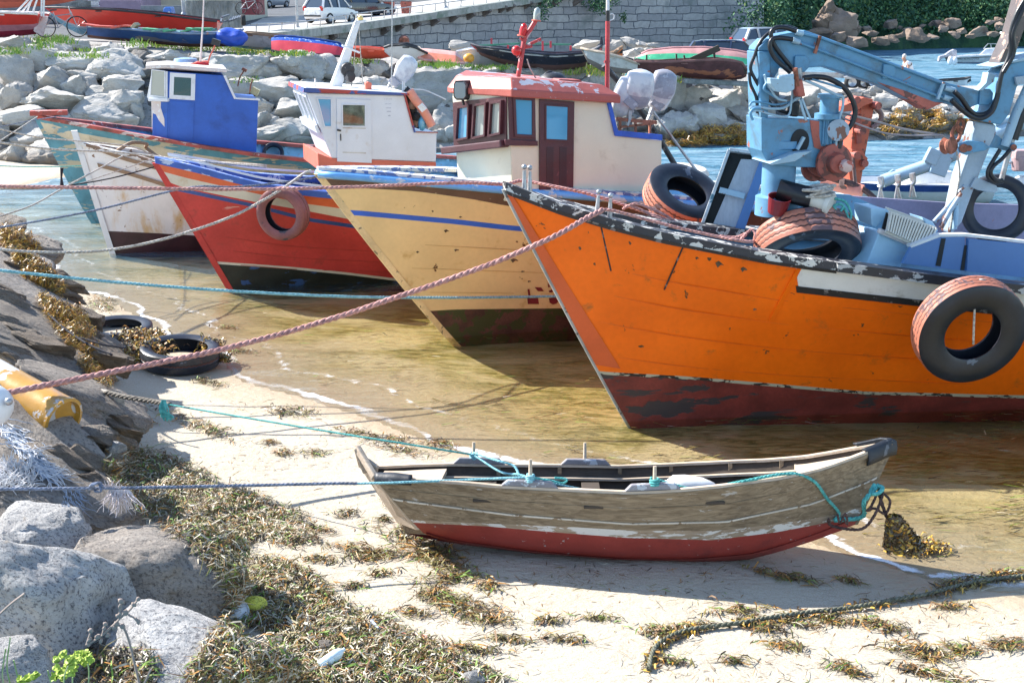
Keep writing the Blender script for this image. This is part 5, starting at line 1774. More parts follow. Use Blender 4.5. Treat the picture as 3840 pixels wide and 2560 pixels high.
mb = MB()
mb.lathe([(0, .16), (.075, .16), (.07, .24), (.03, .26), (0, .26)], m4(dc + V((.06, 0, -.02)), OB.n), 8)
mb.build('winch_nut', mat('pale_red_nut', (.6, .42, .38), .5, wear=(.5, .12, .08), wamt=.4), crane, smooth=30)
for x_ in (500, 580):
 mb = MB()
 mb.lathe([(0, -.03), (.15, -.03), (.16, 0), (.15, .03), (0, .03)], m4(OFF(-.1).p(*z4((x_, 1480))[0]), OB.n), 24)
 mb.build('sheave', m_redlead, crane, smooth=40)
ext('outer_arm', z4((1935, 1060), (2150, 1102), (2230, 1000), (2290, 770), (2460, 560), (2460, 500), (2240, 565), (2150, 650), (2115, 820), (2030, 990)), m_crane, 0, .30, crane)
ext('arm_cheek', z4((2040, 640), (2100, 660), (2090, 720), (1990, 800), (1950, 800), (2020, 730)), m_craneb, .1, .12, crane, .006)
ext('arm_collar', z4((2095, 600), (2250, 560), (2460, 520), (2460, 470), (2230, 545), (2080, 590)), m_craneb, 0, .36, crane, .01)
ext('telescope', z4((2115, 600), (2250, 555), (2352, 270), (2430, 60), (2430, -60), (2345, -30), (2250, 300), (2190, 430)), mat('tarnished_dark_arm', (.10, .075, .07), .35, var=.3, wear=(.40, .24, .18), wamt=.3, wscale=4), -.02, .22, crane)
ext('arm_plate', z4((2275, 680), (2440, 660), (2440, 740), (2290, 750)), m_strut, .18, .03, crane, .004)
tubep('hydraulic_ram', z4((2400, 740), (2280, 1000), (2180, 1290)), .055, m_craneb, .12, crane, sm=False)
tubep('hydraulic_ram', z4((2430, 780), (2330, 1000), (2255, 1230)), .06, m_hose, .02, crane, sm=False)
tubep('ram_rod', z4((2250, 1230), (2150, 1552 + 40)), .032, m_steel, .02, crane, sm=False)
ext('strut', z4((1935, 1072), (2112, 1100), (2110, 1200), (2060, 1300), (1960, 1552), (1890, 1740), (1810, 1960), (1730, 2060), (1690, 2060), (1700, 1960), (1790, 1552), (1880, 1300), (1900, 1180)), m_strut, 0, .2, crane, .03)
ext('knuckle_link', z4((1790, 1300), (1800, 1270), (1870, 1240), (1990, 1255), (2060, 1300), (2010, 1330), (1890, 1350), (1850, 1372), (1800, 1350)), m_crane, .12, .06, crane, .01)
ext('link_arm', z4((2040, 1300), (2100, 1180), (2190, 1250), (2270, 1262), (2295, 1290), (2275, 1335), (2230, 1340), (2130, 1310)), m_crane, .05, .1, crane, .01)
for (x, y, r) in ((1822, 1308, .05), (1868, 1308, .035), (2262, 1300, .035)):
 mb = MB()
 cyl_between(mb, OFF(.08).p(*z4((x, y))[0]), OFF(.20).p(*z4((x, y))[0]), r)
 mb.build('pin', m_rust, crane, smooth=35)
ext('lower_bracket', y4((1930, 105), (2110, 180), (2125, 215), (2100, 245), (1950, 220), (1880, 190)), m_strut, .12, .03, crane, .004)
tubep('brace', y4((1560, 500), (1660, 390), (1830, 180)), .03, m_strut, .1, crane, sm=False)
tubep('brace', y4((1620, 550), (1700, 400), (1800, 250)), .03, m_strut, .15, crane, sm=False)
tubep('brace', y4((1740, 560), (1752, 440), (1760, 330)), .03, m_craneb, .15, crane, sm=False)
hk = thing('hook_block', OFF(.1).p(*z4((1700, 1280))[0]), 'rusty pulley block and shackle hanging under the crane knuckle', 'pulley')
mb = MB()
for (x, y, r, R_) in ((1790, 1110, .018, .06), (1755, 1180, .022, .075)):
 c_ = OFF(.1).p(*z4((x, y))[0])
 mb.tube([c_ + OB.a * R_ * cos(t_ * pi / 8) * .7 + OB.k * R_ * sin(t_ * pi / 8) * 1.2 for t_ in range(17)], r, 8)
mb.build('shackle', m_rust, hk, smooth=60)
mb = MB()
mb.lathe([(0, -.06), (.09, -.06), (.10, -.04), (.07, 0), (.10, .04), (.09, .06), (0, .06)], m4(OFF(.1).p(*z4((1685, 1285))[0]), (.5, -.8, .1)), 20)
mb.build('pulley', m_rust, hk, smooth=40)
rope('hoist_rope', OFF(.12).pts(z4((1740, 1290), (1770, 1400), (1782, 1560), (1740, 1800), (1700, 2030))), .012, m_rope_pale, 'white hoist rope hanging from the crane pulley to the deck', twist=True)
rope('crane_cable', OFF(.2).pts(z4((700, 990), (1000, 1060), (1300, 1140), (1600, 1190), (1690, 1225))), .012, mat('grey_cable', (.32, .28, .28), .6), 'thin grey cable from the crane motor to the pulley, upper one', twist=False)
rope('crane_cable', OFF(.25).pts(z4((740, 1035), (950, 1120), (1150, 1180), (1400, 1195), (1640, 1190))), .010, MATS.get('x') or mat('grey_cable_two', (.32, .28, .30), .6), 'thin grey cable from the crane motor to the pulley, lower one', twist=False)
box_b = mat('painted_blue_bulwark', (0.09, 0.20, 0.44), 0.5, var=.06, vscale=1)
box_c = mat('light_blue_chute_paint', (0.36, 0.58, 0.76), 0.45, var=.06, dirt=(.4, .45, .5), damt=.1)
farp = Plane(OB.O - OB.n * 1.15, OB.n)
nearp = Plane(OB.O + OB.n * 0.75, OB.n)
midp = Plane(OB.O + OB.n * 0.1, OB.n)
farp.panel('far_bulwark', y4((760, 262), (1000, 280), (1670, 325), (2500, 350), (2500, 900), (760, 800)), mat('mauve_grey_bulwark', (.24, .22, .34), .55, var=.15, wear=(.35, .15, .15), wamt=.08), orange, 0, .05)
farp.panel('fore_bulwark', y4((60, 170), (300, 178), (620, 200), (1050, 382), (1050, 640), (60, 560)), m_bluegrey, orange, .55, .04)
nearp.panel('near_bulwark', y4((1838, 640), (2500, 705), (2500, 1000), (1822, 925)), box_b, orange, 0, .06)
nb = nearp.panel('winch_box', y4((1345, 718), (1600, 622), (1815, 618), (1830, 930), (1270, 862)), box_b, orange, -.02, .05)
for L_ in (((1608, 640), (1646, 640), (1600, 885), (1558, 880)), ((1812, 700), (1830, 700), (1810, 920), (1776, 918))):
 nearp.panel('slot', y4(*L_), m_dark, nb, .032, .006, bevel=0)
mb = MB()
L_ = nearp.pts(y4((1345, 712), (1600, 616), (1830, 612), (2500, 690)), -.02)
for a_, b_ in zip(L_[:-1], L_[1:]):
 mb.bar(a_, b_, .10, .03)
mb.build('bulwark_capping', m_white, orange)
ch = Plane(OB.O + OB.n * .55, OB.n)
mb = MB()
mb.prism(ch.pts(y4((1075, 590), (1210, 620), (1345, 715), (1262, 905), (950, 905))), -OB.n * .5)
cho = mb.build('chute', box_c, orange, bevel=.012)
mb = MB()
mb.prism(ch.pts(y4((1040, 388), (1170, 398), (1210, 420), (1090, 560), (1050, 545)), -.1), -OB.n * .4)
mb.build('chute_side', box_c, cho, bevel=.01)
mb = MB()
mb.prism(ch.pts(y4((1500, 470), (1590, 510), (1640, 590), (1600, 640), (1520, 670), (1540, 560)), -.1), -OB.n * .3)
mb.build('chute_side', box_c, cho, bevel=.01)
mb = MB()
mb.bar(ch.p(*y4((1045, 565))[0], .05), ch.p(*y4((1340, 690))[0], .05), .06, .06)
mb.build('chute_lip', mat('worn_pale_lip', (.6, .55, .55), .5, wear=(.5, .25, .2), wamt=.2), cho, bevel=.02)
bk_ = thing('slatted_rack', ch.p(*y4((1300, 600))[0]), 'white ribbed plastic rack lying in the light blue chute', 'rack')
mb = MB()
m_ivory = mat('ivory_plastic', (.62, .60, .55), .45, var=.05, dirt=(.4, .36, .3), damt=.15)
for i in range(17):
 t_ = i / 16
 top_ = (1135 + 395 * t_, 412 + 130 * t_)
 bot_ = (1090 + 330 * t_, 560 + 150 * t_)
 mb.bar(ch.p(*y4(top_)[0], .10), ch.p(*y4(bot_)[0], .14), .05, .020, up=OB.a)
mb.build('slats', m_ivory, bk_)
mb = MB()
mb.bar(ch.p(*y4((1135, 408))[0], .07), ch.p(*y4((1535, 545))[0], .07), .05, .04)
mb.bar(ch.p(*y4((1190, 400))[0], -.15), ch.p(*y4((1560, 530))[0], -.15), .05, .04)
mb.bar(ch.p(*y4((1088, 566))[0], .10), ch.p(*y4((1425, 716))[0], .10), .04, .04)
mb.prism(ch.pts(y4((1100, 560), (1140, 415), (1530, 545), (1420, 700)), .0), -OB.n * .02, 1)
mb.build('rack_frame', [m_ivory, m_dark], bk_, bevel=.006)
mb = MB()
rp_ = Plane(OB.O + OB.n * .35, OB.n)
cyl_between(mb, rp_.p(*y4((255, 235))[0], -.2), rp_.p(*y4((480, 290))[0], 0), .12, 0)
cyl_between(mb, rp_.p(*y4((470, 290))[0], 0), rp_.p(*y4((600, 335))[0], .1), .10, 1)
cyl_between(mb, rp_.p(*y4((585, 330))[0], .08), rp_.p(*y4((610, 338))[0], .12), .125, 1)
mb.build('line_hauler', [m_hose, m_ivory], orange, smooth=35)
mb = MB()
mb.lathe([(0, -.10), (.10, -.10), (.13, .09), (.14, .10), (.12, .10), (.09, -.08), (0, -.08)], m4(rp_.p(*y4((225, 365))[0], -.12), (.1, -.3, 1)), 20)
mb.build('red_bucket', mat('dark_red_plastic', (.20, .015, .02), .4), None, bevel=.01)
tag(COL.objects['red_bucket'], 'dark red plastic bucket on the deck below the crane pedestal', 'bucket')
for i in range(3):
 pass
cc = rp_.p(*y4((520, 225))[0], .05)
cpts = []
for i in range(90):
 a_ = i / 90 * 2 * pi * 4.5
 rad_ = .15 + .03 * sin(i * .7)
 cpts.append(cc + V((rad_ * cos(a_), rad_ * .7 * sin(a_), .05 * sin(a_ * .37) + .03 * cos(a_))))
rope('rope_coil', cpts, .018, m_rope_pale, 'coil of pale rope lying on the white hauling roller', twist=False, seg=2)
rope('rope_tangle', [rp_.p(*y4(q_)[0], .1) for q_ in ((640, 280), (720, 300), (760, 340), (790, 420), (770, 470), (740, 380), (700, 330), (640, 350), (680, 400), (720, 360))], .016, m_rope_teal, 'pale teal rope tangle beside the white hauling roller', twist=False)
hp_ = Plane(at(2760, 800, 15.1), (-.12, -.95, .25))
ht = thing('leaning_hatch', hp_.p(2700, 860), 'long blue framed hatch with grey panel leaning on the orange foredeck', 'hatch')
hp_.panel('back_board', [(2733, 567), (2884, 584), (2780, 884), (2630, 850)], m_dark, ht, -.02, .02)
hp_.panel('panel', [(2778, 598), (2850, 602), (2750, 876), (2664, 862)], wood('grey_weathered_panel', (.42, .45, .50), (.52, .55, .60), (.22, .25, .3), (6, 6, .8), 3), ht, 0, .04)
mb = MB()
for a_, b_, w_ in (((2733, 566), (2886, 584), .035), ((2733, 566), (2630, 850), .035), ((2630, 850), (2780, 886), .03)):
 mb.bar(hp_.p(*a_, .06), hp_.p(*b_, .06), .04, .13, up=hp_.n)
mb.build('frame', mat('pale_frame', (.55, .58, .60), .6, wear=(.10, .2, .25), wamt=.25), ht, bevel=.005)
hp_.panel('side_board', [(2850, 600), (2888, 586), (2782, 888), (2748, 878)], box_b, ht, 0, .12)
mb = MB()
mb.bar(hp_.p(2696, 716, .11), hp_.p(2790, 740, .11), .07, .03, up=hp_.n)
mb.build('handle_bar', m_craneb, ht, bevel=.004)
for (xa, ya, xb, yb_) in ((1966, 626, 1959, 686), (1987, 629, 1979, 682), (2246, 720, 2236, 785), (2290, 733, 2283, 797)):
 side = 1 if xa > 2000 else -1
 w_t = next(i / 400 for i in range(400) if proj(OB.P(i / 400, 1, side=side))[0] > xb)
 b_ = OB.P(w_t, 1, side=side, off=-.07) + V((0, 0, .05))
 t_ = at(xa, ya, b_.y)
 mb = MB()
 mb.tube([b_, b_.lerp(t_, .86)], .030, 10, r2=.018)
 mb.ball(t_, .030, 2)
 mb.build('mooring_pin', m_steel, orange, smooth=60)
redc = thing('red_lead_crane', at(3190, 640, 24.5), 'folded red lead painted crane arm on the boat behind the orange one', 'crane')
rcp = Plane(at(3190, 640, 24.5), OB.n)
def ext2(name, L_, m, c, w, parent=None, bevel=.012):
 mb = MB()
 mb.prism(rcp.pts(L_, c + w / 2), -rcp.n * w)
 return mb.build(name, m, parent, bevel=bevel)
m_rc = mat('orange_red_crane_paint', (.58, .13, .07), .5, var=.15, wear=(.20, .07, .05), wamt=.25, wscale=5)
ext2('crane_arm', z4((780, 1560), (770, 1500), (790, 1300), (812, 1040), (870, 1000), (880, 850), (950, 868), (995, 930), (965, 1080), (915, 1350), (882, 1560), (850, 1740), (800, 1730)), m_rc, 0, .35, redc)
ext2('crane_head', z4((680, 925), (870, 848), (950, 865), (940, 900), (880, 920), (810, 965), (690, 975)), m_rc, .1, .45, redc)
ext2('crane_channel', z4((830, 1020), (870, 1000), (870, 1250), (830, 1260)), m_redlead, .15, .15, redc, .006)
ext2('crane_link', z4((770, 1300), (860, 1330), (910, 1380), (880, 1480), (800, 1500), (770, 1420)), m_rc, .2, .2, redc)
for (x, y) in ((790, 870), (975, 920), (840, 1140), (790, 1350), (860, 1420)):
 mb = MB()
 cyl_between(mb, rcp.p(*z4((x, y))[0], .15), rcp.p(*z4((x, y))[0], .42), .07)
 mb.build('pivot_pin', m_redlead, redc, smooth=40)
mb = MB()
mb.tube(smooth_path(rcp.pts(z4((985, 930), (1040, 990), (1045, 1040), (1000, 1100), (960, 1120)), .2), 6), .05, 8)
mb.tube(smooth_path(rcp.pts(z4((820, 1340), (780, 1380), (790, 1500), (800, 1600), (830, 1760)), .3), 6), .035, 6)
mb.build('hose', mat('worn_hose', (.22, .13, .12), .6, wear=(.4, .3, .28), wamt=.3), redc, smooth=60)
mb = MB()
cyl_between(mb, at(*y4((575, 130))[0], 19.5), at(*y4((925, 235))[0], 19.2), .11)
lg = mb.build('salmon_pole', m_salmon, None, smooth=40)
tag(lg, 'salmon painted round pole lashed down behind the crane pedestal', 'pole')
mb = MB()
mb.tube(smooth_path([at(*y4(q_)[0], 19.2) for q_ in ((620, 100), (700, 130), (800, 150), (870, 180), (960, 230), (1030, 290))], 5), .05, 6)
for k in range(3):
 mb.tube([at(*y4((735 + k * 14, 120))[0], 19.2), at(*y4((728 + k * 14, 180))[0], 19.0), at(*y4((750 + k * 14, 200))[0], 19.2)], .02, 5)
tag(mb.build('lashing', m_rope_brown, None, smooth=60), 'dark brown lashing tied around the salmon pole', 'rope')
sb = thing('white_workboat', gnd(3340, 770, 0), 'small white and navy workboat moored behind the orange boat', 'boat')
sO = gnd(3300, 770, 0)
SBH = Hull(at(3150, 760, sO.y), radians(8), 3.6, .8, .4, -.1, tb=.4, pw=2)
SBH.sheer = [(0, .55), (1, .42)]
SBH.skin('hull', sb, [0.0, .72, 1.0], [m_white, m_navy], [4, 1], n=24, transom=0)
SBH.inner('bulwark', sb, m_white, .12)
mb = MB()
mb.box(SBH.O + SBH.a * 2.1 + V((0, 0, .6)), (1.0, .8, .3), Matrix.Rotation(radians(8), 3, 'Z'))
mb.build('console', m_white, sb, bevel=.06)
mb = MB()
mb.prism([at(*y4(q_)[0], sO.y + .2) for q_ in ((1360, 230), (1440, 215), (1540, 285), (1440, 310), (1385, 290))], V((0, .6, 0)))
mb.build('cover', m_navy, sb, bevel=.03)
db = thing('light_blue_derrick', at(3310, 690, 20.5), 'light blue tubular derrick with hanging hooks beyond the rack', 'derrick')
def bt(name, L_, r, Y=20.5, m=None, parent=db):
 mb = MB()
 mb.tube([at(*q_, Y) for q_ in L_], r, 10)
 return mb.build(name, m or m_craneb, parent, smooth=60)
bt('boom_tube', z4((1100, 1600), (1560, 1440), (1900, 1290)), .105)
bt('boom_tube', z4((1540, 1370), (1720, 1290), (1900, 1190)), .075)
bt('boom_tube', z4((2080, 1190), (2400, 1060)), .12)
bt('boom_tube', z4((2090, 1090), (2400, 1000)), .06)
bt('stay_bar', y4((1110, 110), (1200, 45), (1230, 60), (1240, 90)), .025)
mb = MB()
mb.box(at(*z4((1545, 1380))[0], 20.4), (.22, .12, .25), Matrix.Rotation(.4, 3, 'Y'))
mb.box(at(*z4((1620, 1440))[0], 20.4), (.28, .10, .40), Matrix.Rotation(.3, 3, 'Y'))
mb.build('bracket', m_craneb, db, bevel=.02)
for x_ in (1085, 1235, 1365):
 mb = MB()
 yy_ = 110 + (1365 - x_) * .1
 mb.tube(smooth_path([at(*y4((x_, yy_ - 40))[0], 20.3), at(*y4((x_ + 8, yy_ + 30))[0], 20.3), at(*y4((x_ - 10, yy_ + 60))[0], 20.3)], 4), .05, 6)
 for dx in (-22, 8, 30):
  mb.tube([at(*y4((x_, yy_ + 50))[0], 20.3), at(*y4((x_ + dx, yy_ + 170))[0], 20.3)], .018, 5)
 mb.build('hanging_hook', m_steel, db, smooth=60)
dv = thing('davit_frame', at(3820, 800, 16.5), 'white tubular frame with a lamp at the right edge behind the tyre', 'frame')
for L_ in (((2300, 1560), (2352, 1700), (2420, 1900)), ((2330, 1560), (2380, 1700))):
 bt('frame_tube', z4(*L_), .05, 16.5, m_white, dv)
bt('frame_tube', z4((2220, 1440), (2300, 1400), (2420, 1420)), .02, 16.5, m_steel, dv)
mb = MB()
mb.box(at(*z4((2320, 1360))[0], 16.5), (.2, .2, .12))
cyl_between(mb, at(*z4((2330, 1500))[0], 16.5), at(*z4((2325, 1370))[0], 16.5), .12)
mb.build('lamp_body', mat('dusty_pink_lamp', (.42, .28, .28), .5), dv, bevel=.02)
# ------------------------------------------------------------------ beached rowing boat
def r1(*p): return [(1260 + x * .4677, 1560 + y * .4677) for x, y in p]
def r2(*p): return [(2300 + x * .4677, 1560 + y * .4677) for x, y in p]
m_plank = wood('weathered_planking', (0.14, 0.10, 0.062), (0.33, 0.255, 0.17), (0.07, 0.05, 0.035), (1.0, 9, 9), 3.5, wear=(0.42, 0.39, 0.36), wamt=0.12)
m_plankw = wood('planking_with_white_remains', (0.30, 0.22, 0.15), (0.42, 0.34, 0.26), (0.10, 0.07, 0.05), (1.0, 9, 9), 3.5, wear=(0.66, 0.64, 0.62), wamt=0.42)
m_redb = mat('red_boat_bottom', (0.30, 0.045, 0.035), 0.5, var=0.12, wear=(0.45, 0.42, 0.42), wamt=0.07, wscale=14, dirt=(.16, .03, .03), damt=.15)
m_palew = wood('sun_bleached_wood', (0.42, 0.33, 0.24), (0.58, 0.48, 0.38), (0.16, 0.11, 0.08), (1.0, 9, 9), 4)
m_bead = mat('flaking_white_bead', (0.60, 0.56, 0.50), .6, wear=(.25, .18, .12), wamt=.25, wscale=14)
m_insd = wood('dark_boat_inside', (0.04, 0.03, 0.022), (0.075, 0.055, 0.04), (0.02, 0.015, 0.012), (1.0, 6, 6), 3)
ro = at(3202, 1968, 9.95)
RBT = Hull(ro, radians(180 - 2), 3.66, .60, .30, 0.0, tb=.48, flare=.75, aft_flare=.42, stern=.40, pw=1.75, camber=1.0, sternrake=.42, heel=radians(0))
RBT.skew = .20
HEEL = radians(11)
RBT.n = V((RBT.n.x, RBT.n.y, 0)) * -1
RBT.n = (RBT.n.normalized() * cos(HEEL) + V((0, 0, sin(HEEL)))).normalized()
RBT.k = RBT.a.cross(RBT.n)
if RBT.k.z < 0:
 RBT.k = -RBT.k
RBT.fit_keel([(1500, 1985), (1597, 2003), (1700, 2035), (2000, 2072), (2330, 2100), (2600, 2108), (2800, 2096), (2900, 2072), (3050, 2025), (3202, 1968), (3300, 1930)])
RBT.fit_sheer([(1400, 1795), (1470, 1803), (1587, 1806), (1728, 1815), (1868, 1829), (2195, 1845), (2360, 1852), (2534, 1845), (2721, 1826), (2955, 1793), (3095, 1760), (3282, 1690), (3340, 1664)])
row = thing('rowing_boat', V((ro.x - 1.8, ro.y, 0.05)), 'old wooden rowing boat with red bottom beached on the sand', 'rowing boat')
cr_red = [(1450, 1950), (1578, 1960), (1821, 1972), (2100, 1996), (2360, 2016), (2674, 2024), (2908, 1995), (3132, 1953), (3260, 1920)]
cr_w = [(1450, 1938), (1578, 1950), (1821, 1962), (2100, 1972), (2360, 1988), (2674, 1990), (2908, 1965), (3132, 1930), (3260, 1890)]
cr_b0 = [(1400, 1862), (1522, 1882), (1915, 1933), (2360, 1967), (2721, 1959), (3048, 1891), (3273, 1802), (3340, 1760)]
cr_b1 = [(x, y - 6) for x, y in cr_b0]
cr_m = [(x, (interp(cr_b1, x) + y) / 2) for x, y in [(1400, 1798), (1587, 1806), (1868, 1829), (2360, 1852), (2721, 1826), (3095, 1760), (3340, 1664)]]
RBT.skin('hull', row, [0.0, cr_red, cr_w, cr_b0, cr_b1, 1.0], [m_redb, m_plankw, m_plank, m_bead, m_plank], [4, 1, 4, 1, 6], n=60, transom=2, rough=.006)
RBT.strip('bead', row, m_bead, cr_b0, cr_b1, 0.0, .995, 0.0, .010)
sc1 = [(x, y + 13) for x, y in [(1400, 1795), (1587, 1806), (1868, 1829), (2195, 1845), (2360, 1852), (2534, 1845), (2721, 1826), (2955, 1793), (3095, 1760), (3282, 1690), (3340, 1664)]]
RBT.strip('rub_strake', row, m_plank, sc1, 0.997, 0.0, .995, 0.0, .018)
RBT.strip('plank_lap', row, m_plank, [(x, y + 3) for x, y in cr_m], cr_m, 0.01, .99, 0.0, .006)
RBT.strip('chine', row, m_redb, 0.0, 0.10, 0.03, .99, 0.0, .02, sides=(1, -1))
RBT.cap('gunwale', row, m_palew, .055, .022, 0.0, 1.0, .012)
RBT.stem('stem', row, m_plank, .03, .03)
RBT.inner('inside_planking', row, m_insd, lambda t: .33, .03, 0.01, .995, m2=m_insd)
for side in (1, -1):
 mb = MB()
 A = []
 for i in range(40):
  t = .14 + .80 * i / 39
  p = RBT.O + RBT.a * RBT.X(t, 1) + RBT.n * side * (RBT.half(t, 1) - .045) + RBT.k * (RBT.zs(t) - .085)
  q = p - RBT.n * side * .085
  A.append([p, q, q - RBT.k * .02, p - RBT.k * .02])
 mb.grid(A)
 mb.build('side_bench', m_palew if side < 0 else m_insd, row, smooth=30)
def deckpart(name, t0, t1, d, m, n=10):
 mb = MB()
 A, Bt = [], []
 for i in range(n + 1):
  t = t0 + (t1 - t0) * i / n
  hb = max(.0, RBT.half(t, 1) - .03)
  c_ = RBT.O + RBT.a * RBT.X(t, 1) + RBT.k * (RBT.zs(t) - d)
  A.append([c_ + RBT.n * hb * s_ for s_ in (1, .5, 0, -.5, -1)])
 mb.grid(A)
 mb.grid([[p - RBT.k * .025 for p in r_] for r_ in A], flip=True)
 e = A[-1] if t1 < .6 else A[0]
 mb.prism([e[0], e[-1], e[-1] - RBT.k * .05, e[0] - RBT.k * .05], RBT.a * .025)
 return mb.build(name, m, row, smooth=30)
deckpart('fore_deck', .01, .17, .045, m_palew)
deckpart('aft_deck', .88, .998, .02, m_palew)
def thwart(t, d=.13, w=.16):
 hb = RBT.half(t, 1) - .04
 c_ = RBT.O + RBT.a * RBT.X(t, 1) + RBT.k * (RBT.zs(t) - d)
 mb = MB()
 mb.bar(c_ + RBT.n * hb, c_ - RBT.n * hb, w, .025, up=RBT.k)
 mb.build('thwart', m_insd, row, bevel=.005)
for t in (.36, .60, .80):
 thwart(t)
for t in (.20, .30, .42, .54, .66, .78):
 mb = MB()
 for side in (-1,):
  p = RBT.O + RBT.a * RBT.X(t, 1) + RBT.n * side * (RBT.half(t, 1) - .042) + RBT.k * (RBT.zs(t) - .12)
  mb.bar(p, p + RBT.k * .125, .035, .025, up=RBT.n)
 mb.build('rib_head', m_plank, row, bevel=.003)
def tfind(px, side):
 best = min(((abs(proj(RBT.P(i / 300, 1, side=side))[0] - px)), i / 300) for i in range(301))
 return best[1]
m_thole = mat('grey_worn_thole', (.24, .23, .25), .5, var=.2, wear=(.45, .48, .52), wamt=.3)
for (xa, xb, px_, pt, side, nm) in ((1880, 2090, 1990, 1722, 1, ''), (2342, 2552, 2455, 1748, 1, ''), (1700, 1892, 1779, 1658, -1, ''), (2100, 2290, 2193, 1660, -1, '')):
 ta, tb_ = tfind(xa, side), tfind(xb, side)
 mb = MB()
 pa, pb_ = [RBT.P(t, 1, side=side, off=-.02) + RBT.k * .02 for t in (ta, tb_)]
 u = RBT.n * .035
 prof = [(0, 0), (.12, .055), (.88, .055), (1, 0)]
 L1 = [pa.lerp(pb_, s_) + RBT.k * h_ + u for s_, h_ in prof]
 L2 = [q - u * 2 for q in L1]
 mb.loft(L1, L2)
 tb2 = mb.build('thole_block', m_thole, row, bevel=.012)
 tp = tfind(px_, side)
 b_ = RBT.P(tp, 1, side=side, off=-.02) + RBT.k * .05
 c_ = V(b_)
 while proj(c_)[1] > pt:
  c_ += RBT.k * .004
 mb = MB()
 mb.tube([b_, c_], .017, 8, r2=.014)
 mb.build('thole_pin', m_palew, tb2, smooth=50)
tE = 1.0
pn, pf_ = RBT.P(tE, 1, side=1), RBT.P(tE, 1, side=-1)
bn, bf = RBT.P(tE, .12, side=1), RBT.P(tE, .12, side=-1)
mb = MB()
mb.prism([bn, bf, pf_ + RBT.k * .03, pn + RBT.k * .03], RBT.a * .035)
mb.build('transom', m_palew, row, bevel=.006)
mb = MB()
hq = at(1338, 1676, pn.y + .24)
mb.bar(pn + RBT.k * .01, hq, .05, .06, up=RBT.k)
mb.bar(hq + RBT.n * .02, at(1372, 1772, pn.y + .20), .045, .05, up=RBT.a)
mb.bar(hq, pf_ + RBT.k * .02, .05, .05, up=RBT.k)
mb.bar(at(1372, 1735, pn.y + .21), at(1412, 1765, pn.y + .12), .05, .09, up=RBT.k)
mb.build('stern_post', m_palew, row, bevel=.012)
mb = MB()
mb.bar(pn + RBT.k * .03, pf_ + RBT.k * .04, .05, .04, up=RBT.k)
mb.build('transom_cap', m_plank, row, bevel=.01)
mb = MB()
A = []
for i in range(12):
 t = tfind(1400 + 150 * i / 11, 1)
 p = RBT.P(min(t, 1), 1, side=1) + (RBT.a * .0)
 p = pn.lerp(RBT.P(.93, 1, side=1), i / 11)
 r_ = .07 * (1 - .3 * abs(i / 11 - .5))
 A.append([p + RBT.n * (r_ * sin(a_) + .0) + RBT.k * (r_ * cos(a_) * .9 + .005) for a_ in [(-80 + 200 * j / 8) * pi / 180 for j in range(9)]])
mb.grid(A)
tp_ = mb.build('tyre_rubber_patch', m_rubber, row, smooth=50)
md = tp_.modifiers.new('s', 'SOLIDIFY')
md.thickness = .012
mb = MB()
bow = RBT.P(0, 1)
A = []
for i in range(17):
 a_ = pi * (i / 16) - pi / 2
 side = 1 if i > 8 else -1
 u = abs(i - 8) / 8
 t = u * .055
 p = RBT.P(t, 1, side=side, off=.015)
 if i == 8:
  p = bow - RBT.a * .035
 A.append([p - RBT.k * .10, p - RBT.a * .012 - RBT.k * .05 + RBT.n * side * .012, p + RBT.k * .02, p + RBT.k * .045 + (RBT.a * .05)])
mb.grid(A)
bt_ = mb.build('bow_tyre_strip', m_rubber, row, smooth=60)
md = bt_.modifiers.new('s', 'SOLIDIFY')
md.thickness = .02
c_ = RBT.O + RBT.a * RBT.X(.40, 1) + RBT.n * .18 + RBT.k * (RBT.zs(.40) - .06)
fl = MB()
fl.lathe([(0, -.26), (.03, -.25), (.07, -.20), (.10, -.10), (.105, .05), (.09, .15), (.04, .20), (.03, .24), (0, .24)], m4(c_, RBT.a * 1 + V((0, 0, .12))), 20)
fo_ = fl.build('float', mat('white_plastic_float', (.75, .75, .74), .4, var=.03), None, smooth=60)
tag(fo_, 'white plastic float lying inside the beached rowing boat', 'float')
def pinpos(px_, side, up=.09):
 tp = tfind(px_, side)
 return RBT.P(tp, 1, side=side, off=-.02) + RBT.k * up
pA, pB_, pC = pinpos(1990, 1, .10), pinpos(1779, -1, .10), pinpos(2455, 1, .09)
tl = at(1340, 1812, 9.75)
rope('mooring_rope', [at(-60, 1834, 8.9), at(500, 1828, 9.2), at(900, 1820, 9.5), at(1250, 1812, 9.7), tl], .014, m_rope_grey, 'blue grey mooring rope running left from the rowing boat stern at low height')
rope('mooring_rope', [tl, at(1500, 1808, 9.7), at(1750, 1798, 9.75), pA], .011, m_rope_blue, 'pale teal line from the grey rope to the near thole pin')
def wraps(name, c, r, m, label, n=4, h=.06):
 pts = []
 for i in range(n * 12):
  a_ = i / 12 * 2 * pi
  pts.append(c + RBT.a * r * cos(a_) + RBT.n * r * sin(a_) + RBT.k * (h * i / (n * 12)))
 rope(name, pts, .010, m, label, twist=False, seg=2)
wraps('rope_wraps', pA - RBT.k * .04, .03, m_rope_blue, 'pale teal rope wound round the near left thole pin')
wraps('rope_wraps', pB_ - RBT.k * .04, .03, m_rope_blue, 'pale teal rope wound round the far left thole pin')
wraps('rope_wraps', pC - RBT.k * .03, .035, m_rope_teal, 'teal rope wound round the near right thole pin', 3)
rope('mooring_rope', [pB_, pB_.lerp(pA, .5) + V((.0, -.1, -.02)), at(1950, 1780, 9.75), at(2020, 1800, 9.7), at(2190, 1836, 9.8)], .011, m_rope_blue, 'doubled pale teal rope across the boat from the far thole pin')
